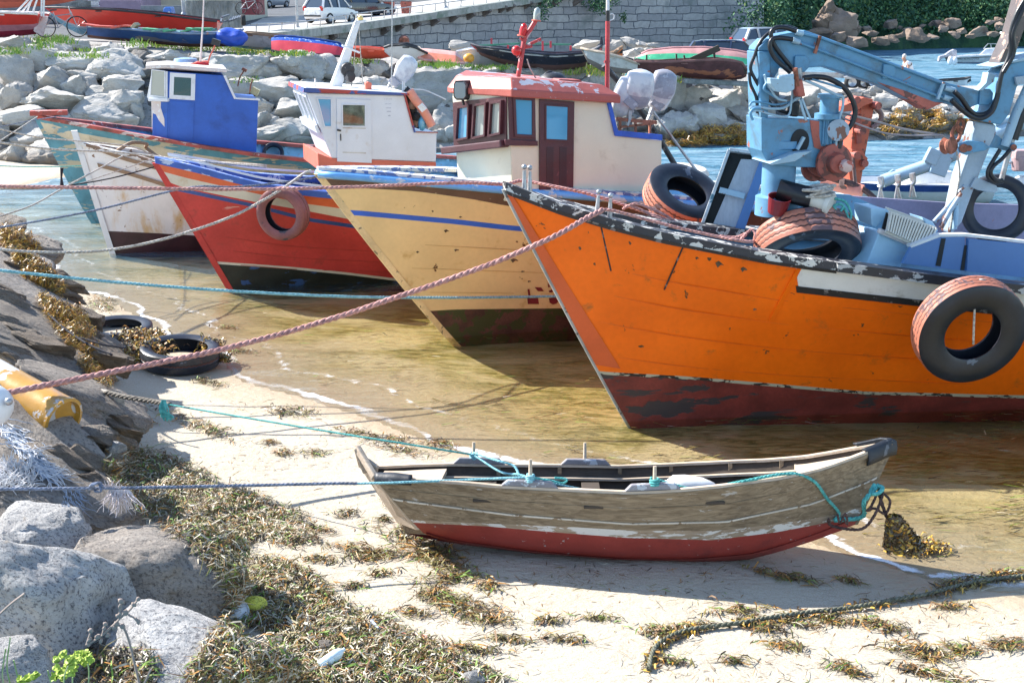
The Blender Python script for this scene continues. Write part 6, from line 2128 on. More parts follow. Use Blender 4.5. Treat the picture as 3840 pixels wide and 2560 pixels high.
rope('mooring_rope', [pB_ + V((0, 0, .02)), at(1850, 1722, 9.95), at(1925, 1745, 9.85), at(1948, 1786, 9.75)], .011, m_rope_blue, 'short pale teal rope end hanging inside beside the near thole pin')
rope('mooring_rope', [pA, at(2060, 1800, 9.6), at(2110, 1810, 9.62), at(2125, 1796, 9.65), at(2080, 1790, 9.65)], .010, m_rope_teal, 'small teal rope loop right of the near thole pin')
sandy = at(240, 1430, 12.6)
rope('mooring_rope', [at(-40, 1330, 14.2), at(120, 1395, 13.4), at(280, 1445, 12.7), at(400, 1470, 12.2)], .024, m_rope_pale, 'thick frayed white rope over the rocks towards the rowing boat')
rope('mooring_rope', [at(400, 1470, 12.2), at(470, 1488, 12.0), at(560, 1502, 11.8), at(640, 1518, 11.5)], .028, ropemat('rope_muddy', (.22, .20, .17), (.08, .07, .06)), 'thick muddy doubled rope between white rope and thin green line')
rope('mooring_rope', [at(630, 1516, 11.5), at(900, 1562, 11.0), at(1260, 1622, 10.5), at(1550, 1668, 10.3), pB_], .009, m_rope_teal, 'thin green line from the muddy rope to the far thole pin')
mb = MB()
for i in range(16):
 a_ = i * .4
 c0_ = at(615 + rnd.uniform(-8, 8), 1500, 11.5)
 mb.tube(smooth_path([c0_, c0_ + V((rnd.uniform(-.04, .04), -.02, -.08)), c0_ + V((rnd.uniform(-.02, .08), -.02, -.16 - rnd.random() * .05))], 3), .008, 4)
tag(mb.build('rope_tail', m_rope_teal, None, smooth=60), 'teal frayed rope knot hanging at the start of the green line', 'rope')
mb = MB()
for i in range(36):
 c0_ = at(440 + rnd.uniform(-8, 14), 1468, 12.2)
 mb.tube(smooth_path([c0_, c0_ + V((rnd.uniform(-.05, .05), -.02, -.09)), c0_ + V((rnd.uniform(-.03, .05), -.02, -.20 - rnd.random() * .05))], 3), .007, 4)
tag(mb.build('rope_tail', m_rope_pale, None, smooth=60), 'whitish frayed rope tuft hanging over the sand beside dark rock tip', 'rope')
def onb(px, py, off=.03):
 return on_hull(RBT, px, py, off)
rope('bow_rope', [at(2470, 1800, 9.7), at(2620, 1835, 9.62), RBT.P(tfind(2790, 1), 1, off=.0) + RBT.k * .03, RBT.P(tfind(2960, 1), 1, off=.0) + RBT.k * .035, onb(3010, 1800), onb(3060, 1865), onb(3110, 1920), onb(3152, 1945, .05)], .014, m_rope_teal, 'teal rope over the near gunwale to the forefoot of the rowing boat')
rope('bow_rope', [onb(3152, 1945, .05), onb(3190, 1930, .07), at(3240, 1880, 9.75), at(3275, 1840, 9.8), at(3290, 1822, 9.85)], .020, m_rope_teal, 'thick teal rope twisted around the stem of the rowing boat')
rope('bow_rope', [at(3290, 1818, 9.85), at(3310, 1830, 9.8), at(3290, 1850, 9.75), at(3265, 1845, 9.8), at(3280, 1815, 9.85)], .018, m_rope_teal, 'teal knot at the stem of the rowing boat', twist=False)
rope('bow_chain', [onb(3135, 1940, .05), onb(3150, 1965, .06), at(3200, 1985, 9.7), at(3245, 1975, 9.7), at(3280, 1930, 9.7), at(3305, 1870, 9.75), at(3312, 1840, 9.8)], .013, m_rope_brown, 'brown rope bight hanging from stem to forefoot')
rope('bow_chain', [at(3295, 1830, 9.85), at(3305, 1880, 9.8), at(3330, 1950, 9.75), at(3350, 2010, 9.7), at(3375, 2050, 9.7)], .016, m_rope_brown, 'brown chain going down from the stem into the seaweed clump')
rope('bow_chain', [at(3290, 1850, 9.8), at(3265, 1900, 9.75), at(3250, 1915, 9.75), at(3280, 1905, 9.75), at(3320, 1925, 9.75), at(3338, 1880, 9.75), at(3315, 1850, 9.8)], .012, m_rope_brown, 'brown chain loops tangled below the teal knot')
rope('bow_chain', [at(3140, 1925, 9.6), at(3150, 1960, 9.6), at(3170, 1925, 9.6), at(3178, 1965, 9.6), at(3160, 1940, 9.6)], .010, m_rope_brown, 'brown lashing wound around the teal rope at the forefoot')
# ------------------------------------------------------------------ foreground boulders on the left
rk6 = random.Random(21)
BIG = [rock_mesh(500 + i, cuts=3, npts=16 + i, smooth=4, rough=.75) for i in range(5)]
for me in BIG:
 me.materials.append(m_rockn)
SPK = [rock_mesh(600 + i, cuts=3, npts=16, smooth=3, rough=.7) for i in range(3)]
for me in SPK:
 me.materials.append(m_rockp)
LR = [(30, 850, 17.6, 170, 80, .8, 12, BIG[0], 'small dark kelp covered rock, farthest of the left shore rocks'),
      (60, 925, 16.9, 330, 110, .8, 18, BIG[1], 'low dark rock with yellow kelp edge at the left waterline'),
      (60, 1030, 15.8, 380, 150, .9, 24, BIG[2], 'brown slab sloping to the waterline below the beige rope'),
      (90, 1135, 14.8, 460, 150, .9, 26, BIG[3], 'brown slab with dark kelpy end below the light blue rope'),
      (150, 1235, 14.0, 520, 150, .8, 27, BIG[4], 'long grey slab sloping right above the two beach tyres'),
      (60, 1330, 13.2, 420, 160, .9, 20, BIG[0], 'grey rock under the long slab behind the yellow buoy'),
      (180, 1350, 12.9, 420, 120, .7, 30, BIG[2], 'narrow brown slab right of the yellow buoy top'),
      (340, 1500, 12.2, 420, 150, .7, 33, BIG[1], 'dark pointed slab with its tip on the sand under the frayed rope'),
      (120, 1590, 11.2, 460, 190, .9, 28, BIG[3], 'grey brown slab below the yellow buoy'),
      (240, 1560, 11.6, 360, 110, .7, 34, BIG[4], 'reddish brown narrow slab right of the yellow buoy'),
      (150, 1700, 10.6, 560, 170, .9, 31, BIG[0], 'long sloping slab under the white frayed net, ending by a small rock'),
      (60, 1800, 10.0, 560, 180, 1.0, 24, BIG[2], 'bluish slab under the grey mooring rope, left'),
      (300, 1860, 10.1, 460, 190, .8, 26, BIG[3], 'low grey brown slab ending in the seaweed below the grey rope'),
      (430, 1690, 11.0, 85, 75, .9, 0, SPK[2], 'small lumpy rock where the seaweed starts'),
      (370, 1650, 11.1, 120, 120, .9, 20, BIG[1], 'greenish narrow rock beside the small lumpy rock'),
      (195, 2020, 9.0, 380, 220, .9, 26, SPK[0], 'speckled pale block with sharp edge above the largest pale boulder'),
      (150, 2270, 7.9, 620, 480, .9, 28, SPK[1], 'largest pale speckled boulder filling the lower left corner'),
      (372, 2130, 8.9, 105, 115, .9, 0, SPK[2], 'small dark rough stone wedged between block and round boulder'),
      (590, 2190, 8.7, 590, 400, .9, 22, BIG[1], 'big rounded brown grey boulder left of the white plastic lid'),
      (720, 2530, 7.4, 680, 300, 1.0, 14, SPK[2], 'flat topped speckled boulder at the bottom edge beside the seaweed'),
      (745, 2095, 9.15, 140, 80, .9, 10, BIG[4], 'small wedge shaped brown rock in the seaweed beside the round boulder'),
      (60, 2500, 7.0, 300, 200, .9, 20, SPK[0], 'pale boulder in the very bottom left corner behind the green plant'),
      (-60, 1240, 14.2, 300, 200, .9, 20, BIG[1], 'grey rock at the left edge above the yellow buoy'),
      (-120, 1750, 10.4, 420, 260, .9, 20, BIG[4], 'rock at the left edge behind the frayed white net')]
m_rockn2 = m_rockn
for (px, py, Y, w, h, dp, tl_, me, lb) in LR:
 if tl_ > 19 and 1000 < py < 1900:
  px, w, h = px - 30, w * 1.22, h * .92
 rock(px, py, w, h, at(px, py, Y), me, rk6, dp, radians(tl_), lb, 'boulders on the left shore', spin=rk6.uniform(-.3, .3))
m_slab = rock_mat('brown_slab', (0.20, 0.155, 0.115), (0.34, 0.28, 0.22), (0.07, 0.055, 0.045), 0.7, fine=1)
SLB = [rock_mesh(700 + i, npts=11, smooth=0, rough=1.1, cuts=3 if i < 2 else 2) for i in range(4)]
for me in SLB:
 me.materials.append(m_slab)
bpy.context.view_layer.update()
_b = BVHTree.FromPolygons(*(lambda L_: ([p for l in L_ for p in l[0]], [[i + sum(len(q[0]) for q in L_[:k]) for i in f_] for k, l in enumerate(L_) for f_ in l[1]]))([([tuple(o.matrix_world @ v_.co) for v_ in o.data.vertices], [list(p.vertices) for p in o.data.polygons]) for o in ROCKS[-len(LR):]]))
NS = 0
where = {0: 'between blue rope and beach tyres', 1: 'above the yellow buoy', 2: 'around the yellow buoy', 3: 'under the frayed net', 4: 'just above the grey mooring rope'}
for i in range(40):
 t_ = rk6.random()
 py = 960 + 880 * t_
 xm = 150 + 300 * min(1, (py - 940) / 560)
 px = rk6.uniform(-40, xm)
 if 1330 < py < 1600 and px < 260: continue
 if 1600 < py and px < 200: continue
 h = _b.ray_cast(C0, ray(px, py).normalized())
 if h[0] is None: continue
 w_ = rk6.uniform(130, 290)
 zone = min(4, int(t_ * 5))
 o_ = rock(px, py, w_, w_ * rk6.uniform(.22, .42), h[0] + V((0, .05, -.02)), SLB[i % 4], rk6, .6, radians(rk6.uniform(20, 36)), 'x', 'brown slabs of the left shore', spin=rk6.uniform(-.3, .3))
 o_['label'] = '%s %s brown slab on the left shore, %s' % (('thin', 'long', 'short', 'broken', 'cracked')[i % 5], ('upper', 'middle', 'lower')[int(t_ * 15) % 3], where[zone])
 NS += 1
 while any(q is not o_ and q.get('label') == o_['label'] for q in ROCKS[-NS:]):
  o_['label'] = ('narrower ' if 'narrower' not in o_['label'] else 'smaller ') + o_['label']
bpy.context.view_layer.update()
def world_bvh(objs):
 vs, fs = [], []
 for o in objs:
  M = o.matrix_world
  k = len(vs)
  vs += [tuple(M @ v_.co) for v_ in o.data.vertices]
  fs += [[k + i for i in p.vertices] for p in o.data.polygons]
 return BVHTree.FromPolygons(vs, fs)
leftrocks = ROCKS[-len(LR) - NS:]
BV_L = world_bvh(leftrocks)
BV_S = BVHTree.FromPolygons([tuple(v_.co) for v_ in sand.data.vertices], [list(p.vertices) for p in sand.data.polygons])
def hit(px, py, trees=(BV_L, BV_S)):
 d = ray(px, py).normalized()
 best = None
 for t_ in trees:
  h = t_.ray_cast(C0, d)
  if h[0] is not None and (best is None or h[3] < best[3]):
   best = h
 return best
# ------------------------------------------------------------------ seaweed wrack
def weedmat(name, a, b, rough=.6):
 m, nt, N, L, B = nodes(name)
 L.new(mixc(nt, ramp(nt, texn(nt, 18, 3), .35, .65), a, b), B.inputs['Base Color'])
 B.inputs['Roughness'].default_value = rough
 return m
WM = [weedmat('weed_olive', (.12, .10, .025), (.24, .20, .06)), weedmat('weed_brown', (.13, .065, .025), (.24, .13, .05)), weedmat('weed_dark', (.03, .022, .014), (.06, .045, .025), .4),
      weedmat('weed_green', (.12, .22, .03), (.22, .34, .05)), weedmat('weed_dry', (.42, .36, .26), (.58, .52, .40)), weedmat('weed_orange', (.36, .16, .03), (.5, .24, .04), .45)]
KM = [weedmat('kelp_yellow', (.42, .24, .03), (.62, .38, .06), .35), weedmat('kelp_orange', (.36, .15, .025), (.50, .24, .04), .35), weedmat('kelp_dark', (.06, .04, .02), (.12, .07, .03), .3), weedmat('kelp_olive', (.16, .12, .03), (.26, .2, .05), .4)]
def frond(mb, p, n, r, L_, w, mi, lift=.4):
 d = V((r.uniform(-1, 1), r.uniform(-1, 1), 0))
 d = (d - n * d.dot(n)).normalized()
 s = n.cross(d)
 h = r.uniform(0, lift) * L_
 c = r.uniform(-.5, .5) * L_
 q = [p - d * L_ * .5 + n * .002, p - d * L_ * .15 + n * h + s * c * .3, p + d * L_ * .2 + n * (h * r.uniform(.3, 1.3)) + s * c * .6, p + d * L_ * .5 + n * r.uniform(0, h + .004) + s * c]
 ws = [w * .4, w, w * .9, w * .15]
 tw = s * 1.0 + n * r.uniform(-.8, .8)
 vs = []
 for a_, b_ in zip(q, ws):
  vs += [a_ - tw * b_ * .5, a_ + tw * b_ * .5]
 mb.add(vs, [[0, 1, 3, 2], [2, 3, 5, 4], [4, 5, 7, 6]], mi)
def pick(r, wts):
 x = r.random() * sum(wts)
 for i, w in enumerate(wts):
  x -= w
  if x <= 0:
   return i
 return 0
rw = random.Random(5)
SW = MB()
def scatter(mb, pxpy, wts, size, r, trees=(BV_L, BV_S), lift=.4, sc_=1.0, hz=.0, minz=None):
 h = hit(*pxpy, trees)
 if h is None:
  return
 p, n = h[0], h[1]
 if n.z < 0: n = -n
 if minz is not None and p.z < minz:
  return
 if r.random() < .14:
  frond(mb, p + n * .012, n, r, size * r.uniform(2.2, 4), size * .09, pick(r, wts), .15)
  return
 frond(mb, p + n * r.uniform(0, hz), n, r, size * r.uniform(.7, 2.2), size * r.uniform(.07, .20), pick(r, wts), lift)
DENSE = [[(400, 1690), (560, 1690), (700, 1740), (850, 1805), (1010, 1890), (1150, 1935), (1100, 1960), (1000, 1950), (1180, 2020), (1230, 2030), (1100, 2040), (950, 2020), (900, 2100), (860, 2180), (800, 2130), (640, 1990), (500, 1900), (420, 1800)],
         [(860, 2150), (960, 2090), (1100, 2120), (1200, 2180), (1240, 2240), (1330, 2290), (1470, 2330), (1560, 2380), (1650, 2430), (1750, 2480), (1900, 2560), (700, 2560), (800, 2400), (870, 2280)],
         [(350, 2440), (560, 2450), (580, 2570), (330, 2570)]]
def rand_in(poly, r):
 x0, x1 = min(p[0] for p in poly), max(p[0] for p in poly)
 y0, y1 = min(p[1] for p in poly), max(p[1] for p in poly)
 while True:
  x, y = r.uniform(x0, x1), r.uniform(y0, y1)
  if in_poly(x, y, poly):
   return x, y
for P_, nn in zip(DENSE, (14000, 27000, 1200)):
 wt = (5, 3.4, 1.6, 1.7, 5.5, 1.5) if nn > 2000 else (1, 1, 6, 1, .5, .6)
 for i in range(nn):
  x, y = rand_in(P_, rw)
  x, y = x + rw.gauss(0, 16), y + rw.gauss(0, 10)
  dens = .5 + .9 * noise.noise(V((x * .008, y * .014, 2.2)))
  if rw.random() > dens * 1.3 + .2:
   continue
  scatter(SW, (x, y), wt, .045 + .035 * rw.random() ** 2, rw, lift=.45, hz=.03)
CL = [(1540, 2010, 110, 26, 10), (1600, 2060, 100, 30, 15), (1650, 2110, 90, 25, 15), (1690, 2170, 75, 22, 0), (1640, 2240, 60, 28, 10), (1740, 2275, 120, 38, 18), (1830, 2200, 34, 18, 0), (1400, 2070, 170, 16, 8), (1370, 2090, 60, 20, 0),
      (1180, 1980, 60, 15, 12), (725, 1590, 130, 22, 15), (800, 1625, 60, 14, 20), (1080, 1545, 90, 22, 8), (1180, 1700, 40, 12, 0), (1060, 1700, 30, 12, 0), (1010, 1662, 24, 8, 0), (790, 1440, 50, 12, 10), (760, 1425, 20, 8, 0),
      (1480, 1890, 40, 20, 20), (1300, 1930, 40, 12, 0), (1440, 1950, 22, 8, 0), (1500, 1690, 90, 16, 10), (1650, 1670, 55, 20, 5), (1330, 1625, 70, 14, 8), (1450, 1650, 80, 14, 5), (2465, 2370, 60, 22, 5), (2600, 2350, 60, 12, -5),
      (3300, 2350, 90, 18, 12), (3460, 2450, 110, 24, 10), (3610, 2440, 60, 16, 8), (3770, 2420, 70, 22, 0), (3170, 2510, 60, 20, 20), (3480, 2525, 110, 16, 12), (2060, 2330, 44, 12, 0), (2860, 2345, 70, 26, 20), (2940, 2425, 60, 12, 8),
      (3120, 2330, 70, 14, 10), (2780, 2290, 80, 10, -5), (2990, 2340, 60, 12, 10), (3650, 2180, 120, 18, -8), (3790, 2155, 70, 14, -8), (2940, 2165, 110, 14, 12), (3180, 2180, 40, 12, 15), (2240, 2320, 60, 8, 5), (2120, 2400, 70, 10, 5),
      (1330, 2200, 40, 12, 0), (1420, 2150, 40, 16, 0), (1200, 2100, 60, 12, 5), (1560, 2300, 50, 14, 8), (1830, 2330, 50, 10, 5), (1780, 2440, 80, 14, 8), (1900, 2400, 70, 10, 8), (2500, 2480, 60, 10, 8), (2750, 2480, 40, 10, 0),
      (560, 1590, 20, 8, 0), (500, 1510, 40, 8, 10), (380, 1130, 60, 18, 0), (350, 1150, 70, 16, 6), (410, 1160, 20, 10, 0), (860, 1230, 30, 6, 0), (900, 1320, 60, 10, 5), (3560, 2275, 60, 10, 0)]
for (cx, cy, rx, ry, an) in CL:
 ca, sa = cos(radians(an)), sin(radians(an))
 nn = int(rx * ry * .10) + 30
 for i in range(nn):
  a_, q = rw.gauss(0, .62) * (1.6 if rw.random() < .2 else 1), rw.gauss(0, .55)
  q += .5 * noise.noise(V((a_ * 1.8, cx * .1, cy * .1)))
  x, y = cx + rx * a_ * ca - ry * q * sa, cy + rx * a_ * sa + ry * q * ca
  scatter(SW, (x, y), (5, 3, 3, .8, .5, 1.6), .045 + .035 * rw.random(), rw, trees=(BV_S,), lift=.35, hz=.015)
for i in range(9000):
 x, y = rw.uniform(500, 3840), rw.uniform(1500, 2560)
 g = noise.noise(V((x * .0025, y * .008, 7))) + .5 * noise.noise(V((x * .011, y * .03, 1)))
 if rw.random() > .40 + g * 1.1 or y < 1500 + (x - 900) * .27:
  continue
 scatter(SW, (x, y), (3, 4, 3, .5, 1.5, 1.2), .022 + .03 * rw.random(), rw, trees=(BV_S,), lift=.15, minz=0.0)
seaweed = SW.build('seaweed', WM, None, smooth=None, recalc=False)
tag(seaweed, 'matted olive and brown seaweed wrack strewn over the beach', 'seaweed', kind='stuff')
KP = [[(0, 860), (60, 862), (155, 930), (150, 945), (60, 930), (0, 885)], [(60, 940), (130, 960), (250, 1085), (215, 1110), (120, 1040), (50, 970)], [(140, 1110), (300, 1170), (355, 1270), (230, 1275), (160, 1180)],
      [(230, 1262), (360, 1300), (340, 1340), (250, 1300)], [(290, 1340), (390, 1370), (450, 1440), (400, 1455), (310, 1400)], [(0, 875), (40, 870), (100, 940), (60, 950), (0, 930)], [(90, 1010), (180, 1060), (160, 1080), (80, 1040)]]
KB = MB()
for P_, nn in zip(KP, (900, 1500, 2100, 500, 900, 500, 500)):
 for i in range(nn):
  scatter(KB, rand_in(P_, rw), (4, 3, 3, 2), .06, rw, lift=.7, hz=.06)
kelp = KB.build('rock_kelp', KM, None, recalc=False)
tag(kelp, 'golden brown kelp draped on the lower edges of the left rocks', 'kelp', kind='stuff')
bw_rocks = [o for o in ROCKS if o not in leftrocks]
BV_B = world_bvh(bw_rocks)
KB = MB()
for (x0, y0, x1, y1, nn) in ((2520, 500, 2640, 545, 1500), (2640, 480, 2800, 540, 2200), (2480, 530, 2860, 548, 700), (3300, 440, 3400, 500, 900), (3360, 410, 3540, 480, 1400), (3520, 430, 3760, 490, 1600), (3240, 480, 3700, 505, 900), (3600, 450, 3660, 475, 300),
                         (2800, 500, 2870, 530, 200)):
 for i in range(nn):
  x, y = rw.uniform(x0, x1), rw.uniform(y0, y1)
  if noise.noise(V((x * .03, y * .05, 5))) < -.1:
   continue
  scatter(KB, (x, y), (4, 4, 2, 2), .14, rw, trees=(BV_B, TBV), lift=.6, hz=.08)
k2 = KB.build('breakwater_kelp', KM, None, recalc=False)
tag(k2, 'golden kelp hanging on the waterline boulders of the breakwater', 'kelp', kind='stuff')
EG = MB()
for i in range(11000):
 x, y = rw.uniform(750, 3840), rw.uniform(960, 2080)
 g = noise.noise(V((x * .003, y * .01, 17))) + .4 * noise.noise(V((x * .012, y * .04, 1)))
 if rw.random() > .35 + g * 1.3:
  continue
 p = gnd(x, y, 0.0)
 if not in_poly(p.x, p.y, waterpoly) or shore_d(p.x, p.y) > -.5:
  continue
 a_ = rw.gauss(.1, .35)
 L_ = rw.uniform(.06, .22)
 w_ = rw.uniform(.003, .008)
 d = V((cos(a_), sin(a_), 0))
 s_ = V((-d.y, d.x, 0))
 z_ = rw.choice((.004, -.012, -.02, -.03))
 p.z = z_
 c_ = rw.uniform(-.3, .3) * L_
 EG.add([p - s_ * w_, p + s_ * w_, p + d * L_ * .5 + s_ * (c_ * .5 + w_), p + d * L_ * .5 + s_ * (c_ * .5 - w_), p + d * L_ + s_ * c_], [[0, 1, 2, 3], [3, 2, 4]], pick(rw, (4, 1, 3, 1.2, .5, 0)))
eg = EG.build('eelgrass', [WM[0], KM[3], WM[2], WM[3], WM[4]], None, recalc=False)
tag(eg, 'strands of eelgrass drifting in the shallow water', 'eelgrass', kind='stuff')
KB = MB()
cc = at(3370, 2010, 9.72)
for i in range(1500):
 t_ = rw.random()
 a_ = rw.uniform(0, 2 * pi)
 rad = .02 + .13 * t_ ** .8
 p = V((cc.x - .05 + .11 * t_ + rad * cos(a_), cc.y + rad * sin(a_) * .8, cc.z + .17 - .28 * t_))
 n = V((cos(a_), sin(a_), .3)).normalized()
 frond(KB, p, n, rw, .07, .018, pick(rw, (1, 1, 8, 1)), .5)
for i in range(400):
 p = gnd(3440 + rw.gauss(0, 50), 2050 + rw.gauss(0, 14), .01)
 frond(KB, p, V((0, 0, 1)), rw, .07, .016, pick(rw, (3, 1, 3, 3)), .5)
k3 = KB.build('seaweed_clump', KM, None, recalc=False)
tag(k3, 'wet dark seaweed clump wrapped on the chain below the rowing boat stem', 'seaweed clump')
# ------------------------------------------------------------------ tyres and litter on the beach
tA = gnd(655, 1400, .0)
tyre('tyre', V((tA.x + .02, tA.y + .25, .19)), (.06, -.06, 1), .52, .24, .36, 'dark blue black tyre half buried in wet sand, with seaweed over its left side', tread=m_side, side=m_side, grooves=1)
tB = gnd(435, 1262, .0)
tyre('tyre', V((tB.x, tB.y + .1, .07)), (.03, -.05, 1), .50, .18, .34, 'flat half sunk tyre rim behind the larger beach tyre', tread=m_side, side=m_side, grooves=1)
KB = MB()
for (cx, cy, cz, nn, rx) in ((540, 1310, .25, 500, .16), (480, 1340, .12, 500, .2), (500, 1255, .1, 260, .12), (560, 1255, .07, 200, .12), (800, 1300, .2, 200, .08), (815, 1345, .1, 260, .09), (440, 1385, .04, 200, .1)):
 c_ = gnd(cx, cy, cz)
 for i in range(nn):
  p = c_ + V((rw.gauss(0, rx), rw.gauss(0, rx * .6), abs(rw.gauss(0, cz * .4)) - cz * .3))
  frond(KB, p, V((rw.uniform(-.4, .4), -.4, 1)).normalized(), rw, .09, .02, pick(rw, (2, 1.5, 4, 2)), .6)
tag(KB.build('tyre_kelp', KM, None, recalc=False), 'kelp fronds caught on the tyres at the water edge', 'kelp', kind='stuff')
m_buoy = mat('scratched_yellow_buoy', (0.50, 0.26, 0.04), 0.35, var=0.15, wear=(0.52, 0.50, 0.50), wamt=0.36, wscale=3.2, dirt=(.16, .10, .12), damt=.15, coat=.3)
bC = at(60, 1470, 11.25)
bd = (at(215, 1555, 10.75) - at(-120, 1360, 11.3)).normalized()
by = thing('buoy', bC, 'cylindrical scratched yellow brown plastic buoy on the left rocks', 'buoy')
mb = MB()
hl = (at(215, 1520, 10.75) - at(-160, 1320, 11.3)).length / 2
mb.lathe([(0, -hl), (.12, -hl), (.17, -hl + .03), (.195, -hl + .1), (.20, 0), (.21, hl - .12), (.215, hl - .03), (.205, hl), (.19, hl + .005), (.17, hl - .04), (0, hl - .05)], m4(bC, bd), 36)
mb.build('body', m_buoy, by, smooth=50)
mb = MB()
mb.lathe([(.205, hl - .0), (.22, hl), (.22, hl - .03), (.205, hl - .035)], m4(bC, bd), 36)
mb.build('rim', m_buoy, by, smooth=50)
wbC = at(-45, 1520, 10.1)
by2 = thing('buoy', wbC, 'white plastic buoy cut by the left edge, in front of the yellow one', 'buoy')
mb = MB()
mb.ball(wbC, (.21, .2, .19), 3)
mb.build('body', mat('white_buoy_plastic', (.74, .74, .76), .35, var=.05, dirt=(.4, .38, .36), damt=.15), by2, smooth=60)
mb = MB()
mb.ball(at(32, 1505, 10.0), (.035, .03, .035), 2)
mb.build('eye', m_steel, by2, smooth=60)
mb = MB()
rn = random.Random(9)
def strand(mb, p, d, L_, r, w, mi):
 pts = [p]
 v_ = V(d).normalized()
 for k in range(6):
  v_ = (v_ + V((r.gauss(0, .22), r.gauss(0, .22), r.gauss(0, .2)))).normalized()
  pts.append(pts[-1] + v_ * L_ / 6)
 mb.tube(pts, w, 4, mi, cap=False, r2=w * .4)
for i in range(420):
 px, py = rn.uniform(-30, 130), rn.uniform(1740, 1840)
 h = hit(px, py)
 if h:
  strand(mb, h[0] + V((0, -.03, .02)), (rn.uniform(-.3, 1), -.4, rn.uniform(.1, 1.1)), rn.uniform(.06, .14), rn, .0045, 0)
for i in range(420):
 t_ = rn.random()
 px, py = 10 + 190 * t_ + rn.gauss(0, 16), 1600 + 190 * t_ + rn.gauss(0, 14)
 h = hit(px, py)
 if h:
  strand(mb, h[0] + V((0, -.03, .02)), (1.0, -.5, -.9 + rn.uniform(-.3, .5)), rn.uniform(.12, .28), rn, .005, rn.choice((0, 0, 1)))
for i in range(60):
 h = hit(rn.uniform(230, 310), rn.uniform(1830, 1900))
 if h:
  strand(mb, h[0] + V((0, -.02, .02)), (.6, -.3, -1), rn.uniform(.1, .2), rn, .004, 1)
o = mb.build('frayed_net', [mat('bleached_fibre', (.72, .72, .74), .8), mat('blue_grey_fibre', (.36, .42, .52), .8)], None, smooth=60)
tag(o, 'bundle of frayed bleached net rope draped over the left rocks', 'net')
mb = MB()
kc = at(445, 1835, 9.15)
for i in range(70):
 strand(mb, kc + V((rn.uniform(-.08, .08), 0, 0)), (rn.uniform(-.5, .6), -.2, -1), rn.uniform(.1, .24), rn, .004, 0)
for i in range(25):
 strand(mb, kc + V((rn.uniform(-.1, .02), 0, .01)), (rn.uniform(-.8, .8), -.2, 1), rn.uniform(.04, .09), rn, .003, 0)
o = mb.build('frayed_tuft', mat('pinkish_fibre', (.55, .50, .52), .8), None, smooth=60)
tag(o, 'frayed pinkish fibres hanging from the grey mooring rope', 'rope')
kn = at(362, 1826, 9.1)
pts = [kn + V((.035 * cos(a_ * .5) + .012 * cos(a_ * 1.7), .02 * sin(a_), .035 * sin(a_ * .5))) for a_ in [i * .5 for i in range(40)]]
rope('rope_knot', pts, .010, m_rope_grey, 'knot in the grey mooring rope above the seaweed', twist=False, seg=2)
def hs(px, py, dz=0.0):
 h = hit(px, py, (BV_S,))
 return h[0] + V((0, 0, dz))
lid = MB()
c_ = hs(897, 2312, .075) + V((0, -.06, 0))
lid.lathe([(0, .015), (.035, .012), (.05, .004), (.075, .0), (.088, .012), (.092, .006), (.085, -.006), (0, -.008)], m4(c_, (.25, -.8, .75)), 32)
o = lid.build('plastic_lid', mat('milky_plastic', (.70, .74, .78), .25, var=.04), None, smooth=40)  # this object is a loose plastic lid
tag(o, 'round milky plastic lid leaning against the big rounded boulder', 'lid')
nb_ = MB()
c_ = hs(955, 2290, .06)
rn = random.Random(4)
for i in range(120):
 a0, tlt = rn.uniform(0, pi), rn.uniform(-.9, .9)
 R_ = Matrix.Rotation(a0, 3, 'Z') @ Matrix.Rotation(tlt + pi / 2 * (i % 2), 3, 'X')
 pts = []
 for k in range(17):
  t_ = 2 * pi * k / 16
  q = R_ @ V((cos(t_) * .085, sin(t_) * .085, rn.uniform(-.004, .004)))
  q.z = q.z * .62
  q.x *= 1.12 + .12 * noise.noise(q * 9)
  pts.append(c_ + q)
 nb_.tube(pts, .0016, 4, cap=False)
o = nb_.build('net_bag', mat('yellow_net', (.70, .66, .10), .5), None, smooth=60)
tag(o, 'crumpled yellow net bag behind the plastic lid', 'net bag')
bt2 = MB()
c_ = hs(1245, 2500, .07)
bt2.lathe([(0, -.10), (.035, -.10), (.042, -.085), (.042, -.05), (.038, -.045), (.042, -.04), (.042, 0), (.038, .005), (.042, .01), (.04, .05), (.025, .08), (.013, .095), (.013, .11), (0, .11)], m4(c_, (.75, .5, .35)), 20)
o = bt2.build('plastic_bottle', mat('clear_bluish_plastic', (.62, .74, .80), .15, var=.08), None, smooth=50)
tag(o, 'crushed bluish plastic bottle in the seaweed at the bottom', 'bottle')
rs = rock(1770, 2545, 90, 55, hs(1772, 2555, .03), SPK[0], rk6, .8, 0, 'white stone in the seaweed at the bottom edge', cat='stone', name='stone')
rs = rock(1235, 2425, 55, 42, hs(1220, 2440, .04), BIG[0], rk6, .8, 0, 'dark brown stone in the seaweed above the plastic bottle', cat='stone', name='stone')
rs = rock(1050, 2410, 60, 50, hs(1040, 2420, .02), BIG[2], rk6, .8, 0, 'grey blackish stone sunk in the seaweed left of the bottle', cat='stone', name='stone')
rope('blue_string', [hs(1075 + 14 * cos(a_), 2490 + 16 * sin(a_), .04) for a_ in [i * .7 for i in range(14)]], .005, m_rope_blue, 'small tangle of light blue string in the seaweed', twist=False, seg=3)
rope('red_string', [hs(1400, 2355, .03), hs(1470, 2375, .03), hs(1530, 2390, .03), hs(1590, 2395, .03), hs(1600, 2402, .03)], .005, m_salmon, 'thin salmon strip lying on the seaweed edge', twist=False)
mb = MB()
mb.bar(hs(1393, 2348, .05), hs(1420, 2372, .04), .022, .02, w2=.012, h2=.012)
tag(mb.build('plastic_scrap', mat('lilac_plastic', (.55, .6, .75), .3), None, bevel=.004), 'small lilac plastic piece at the end of the salmon strip', 'litter')
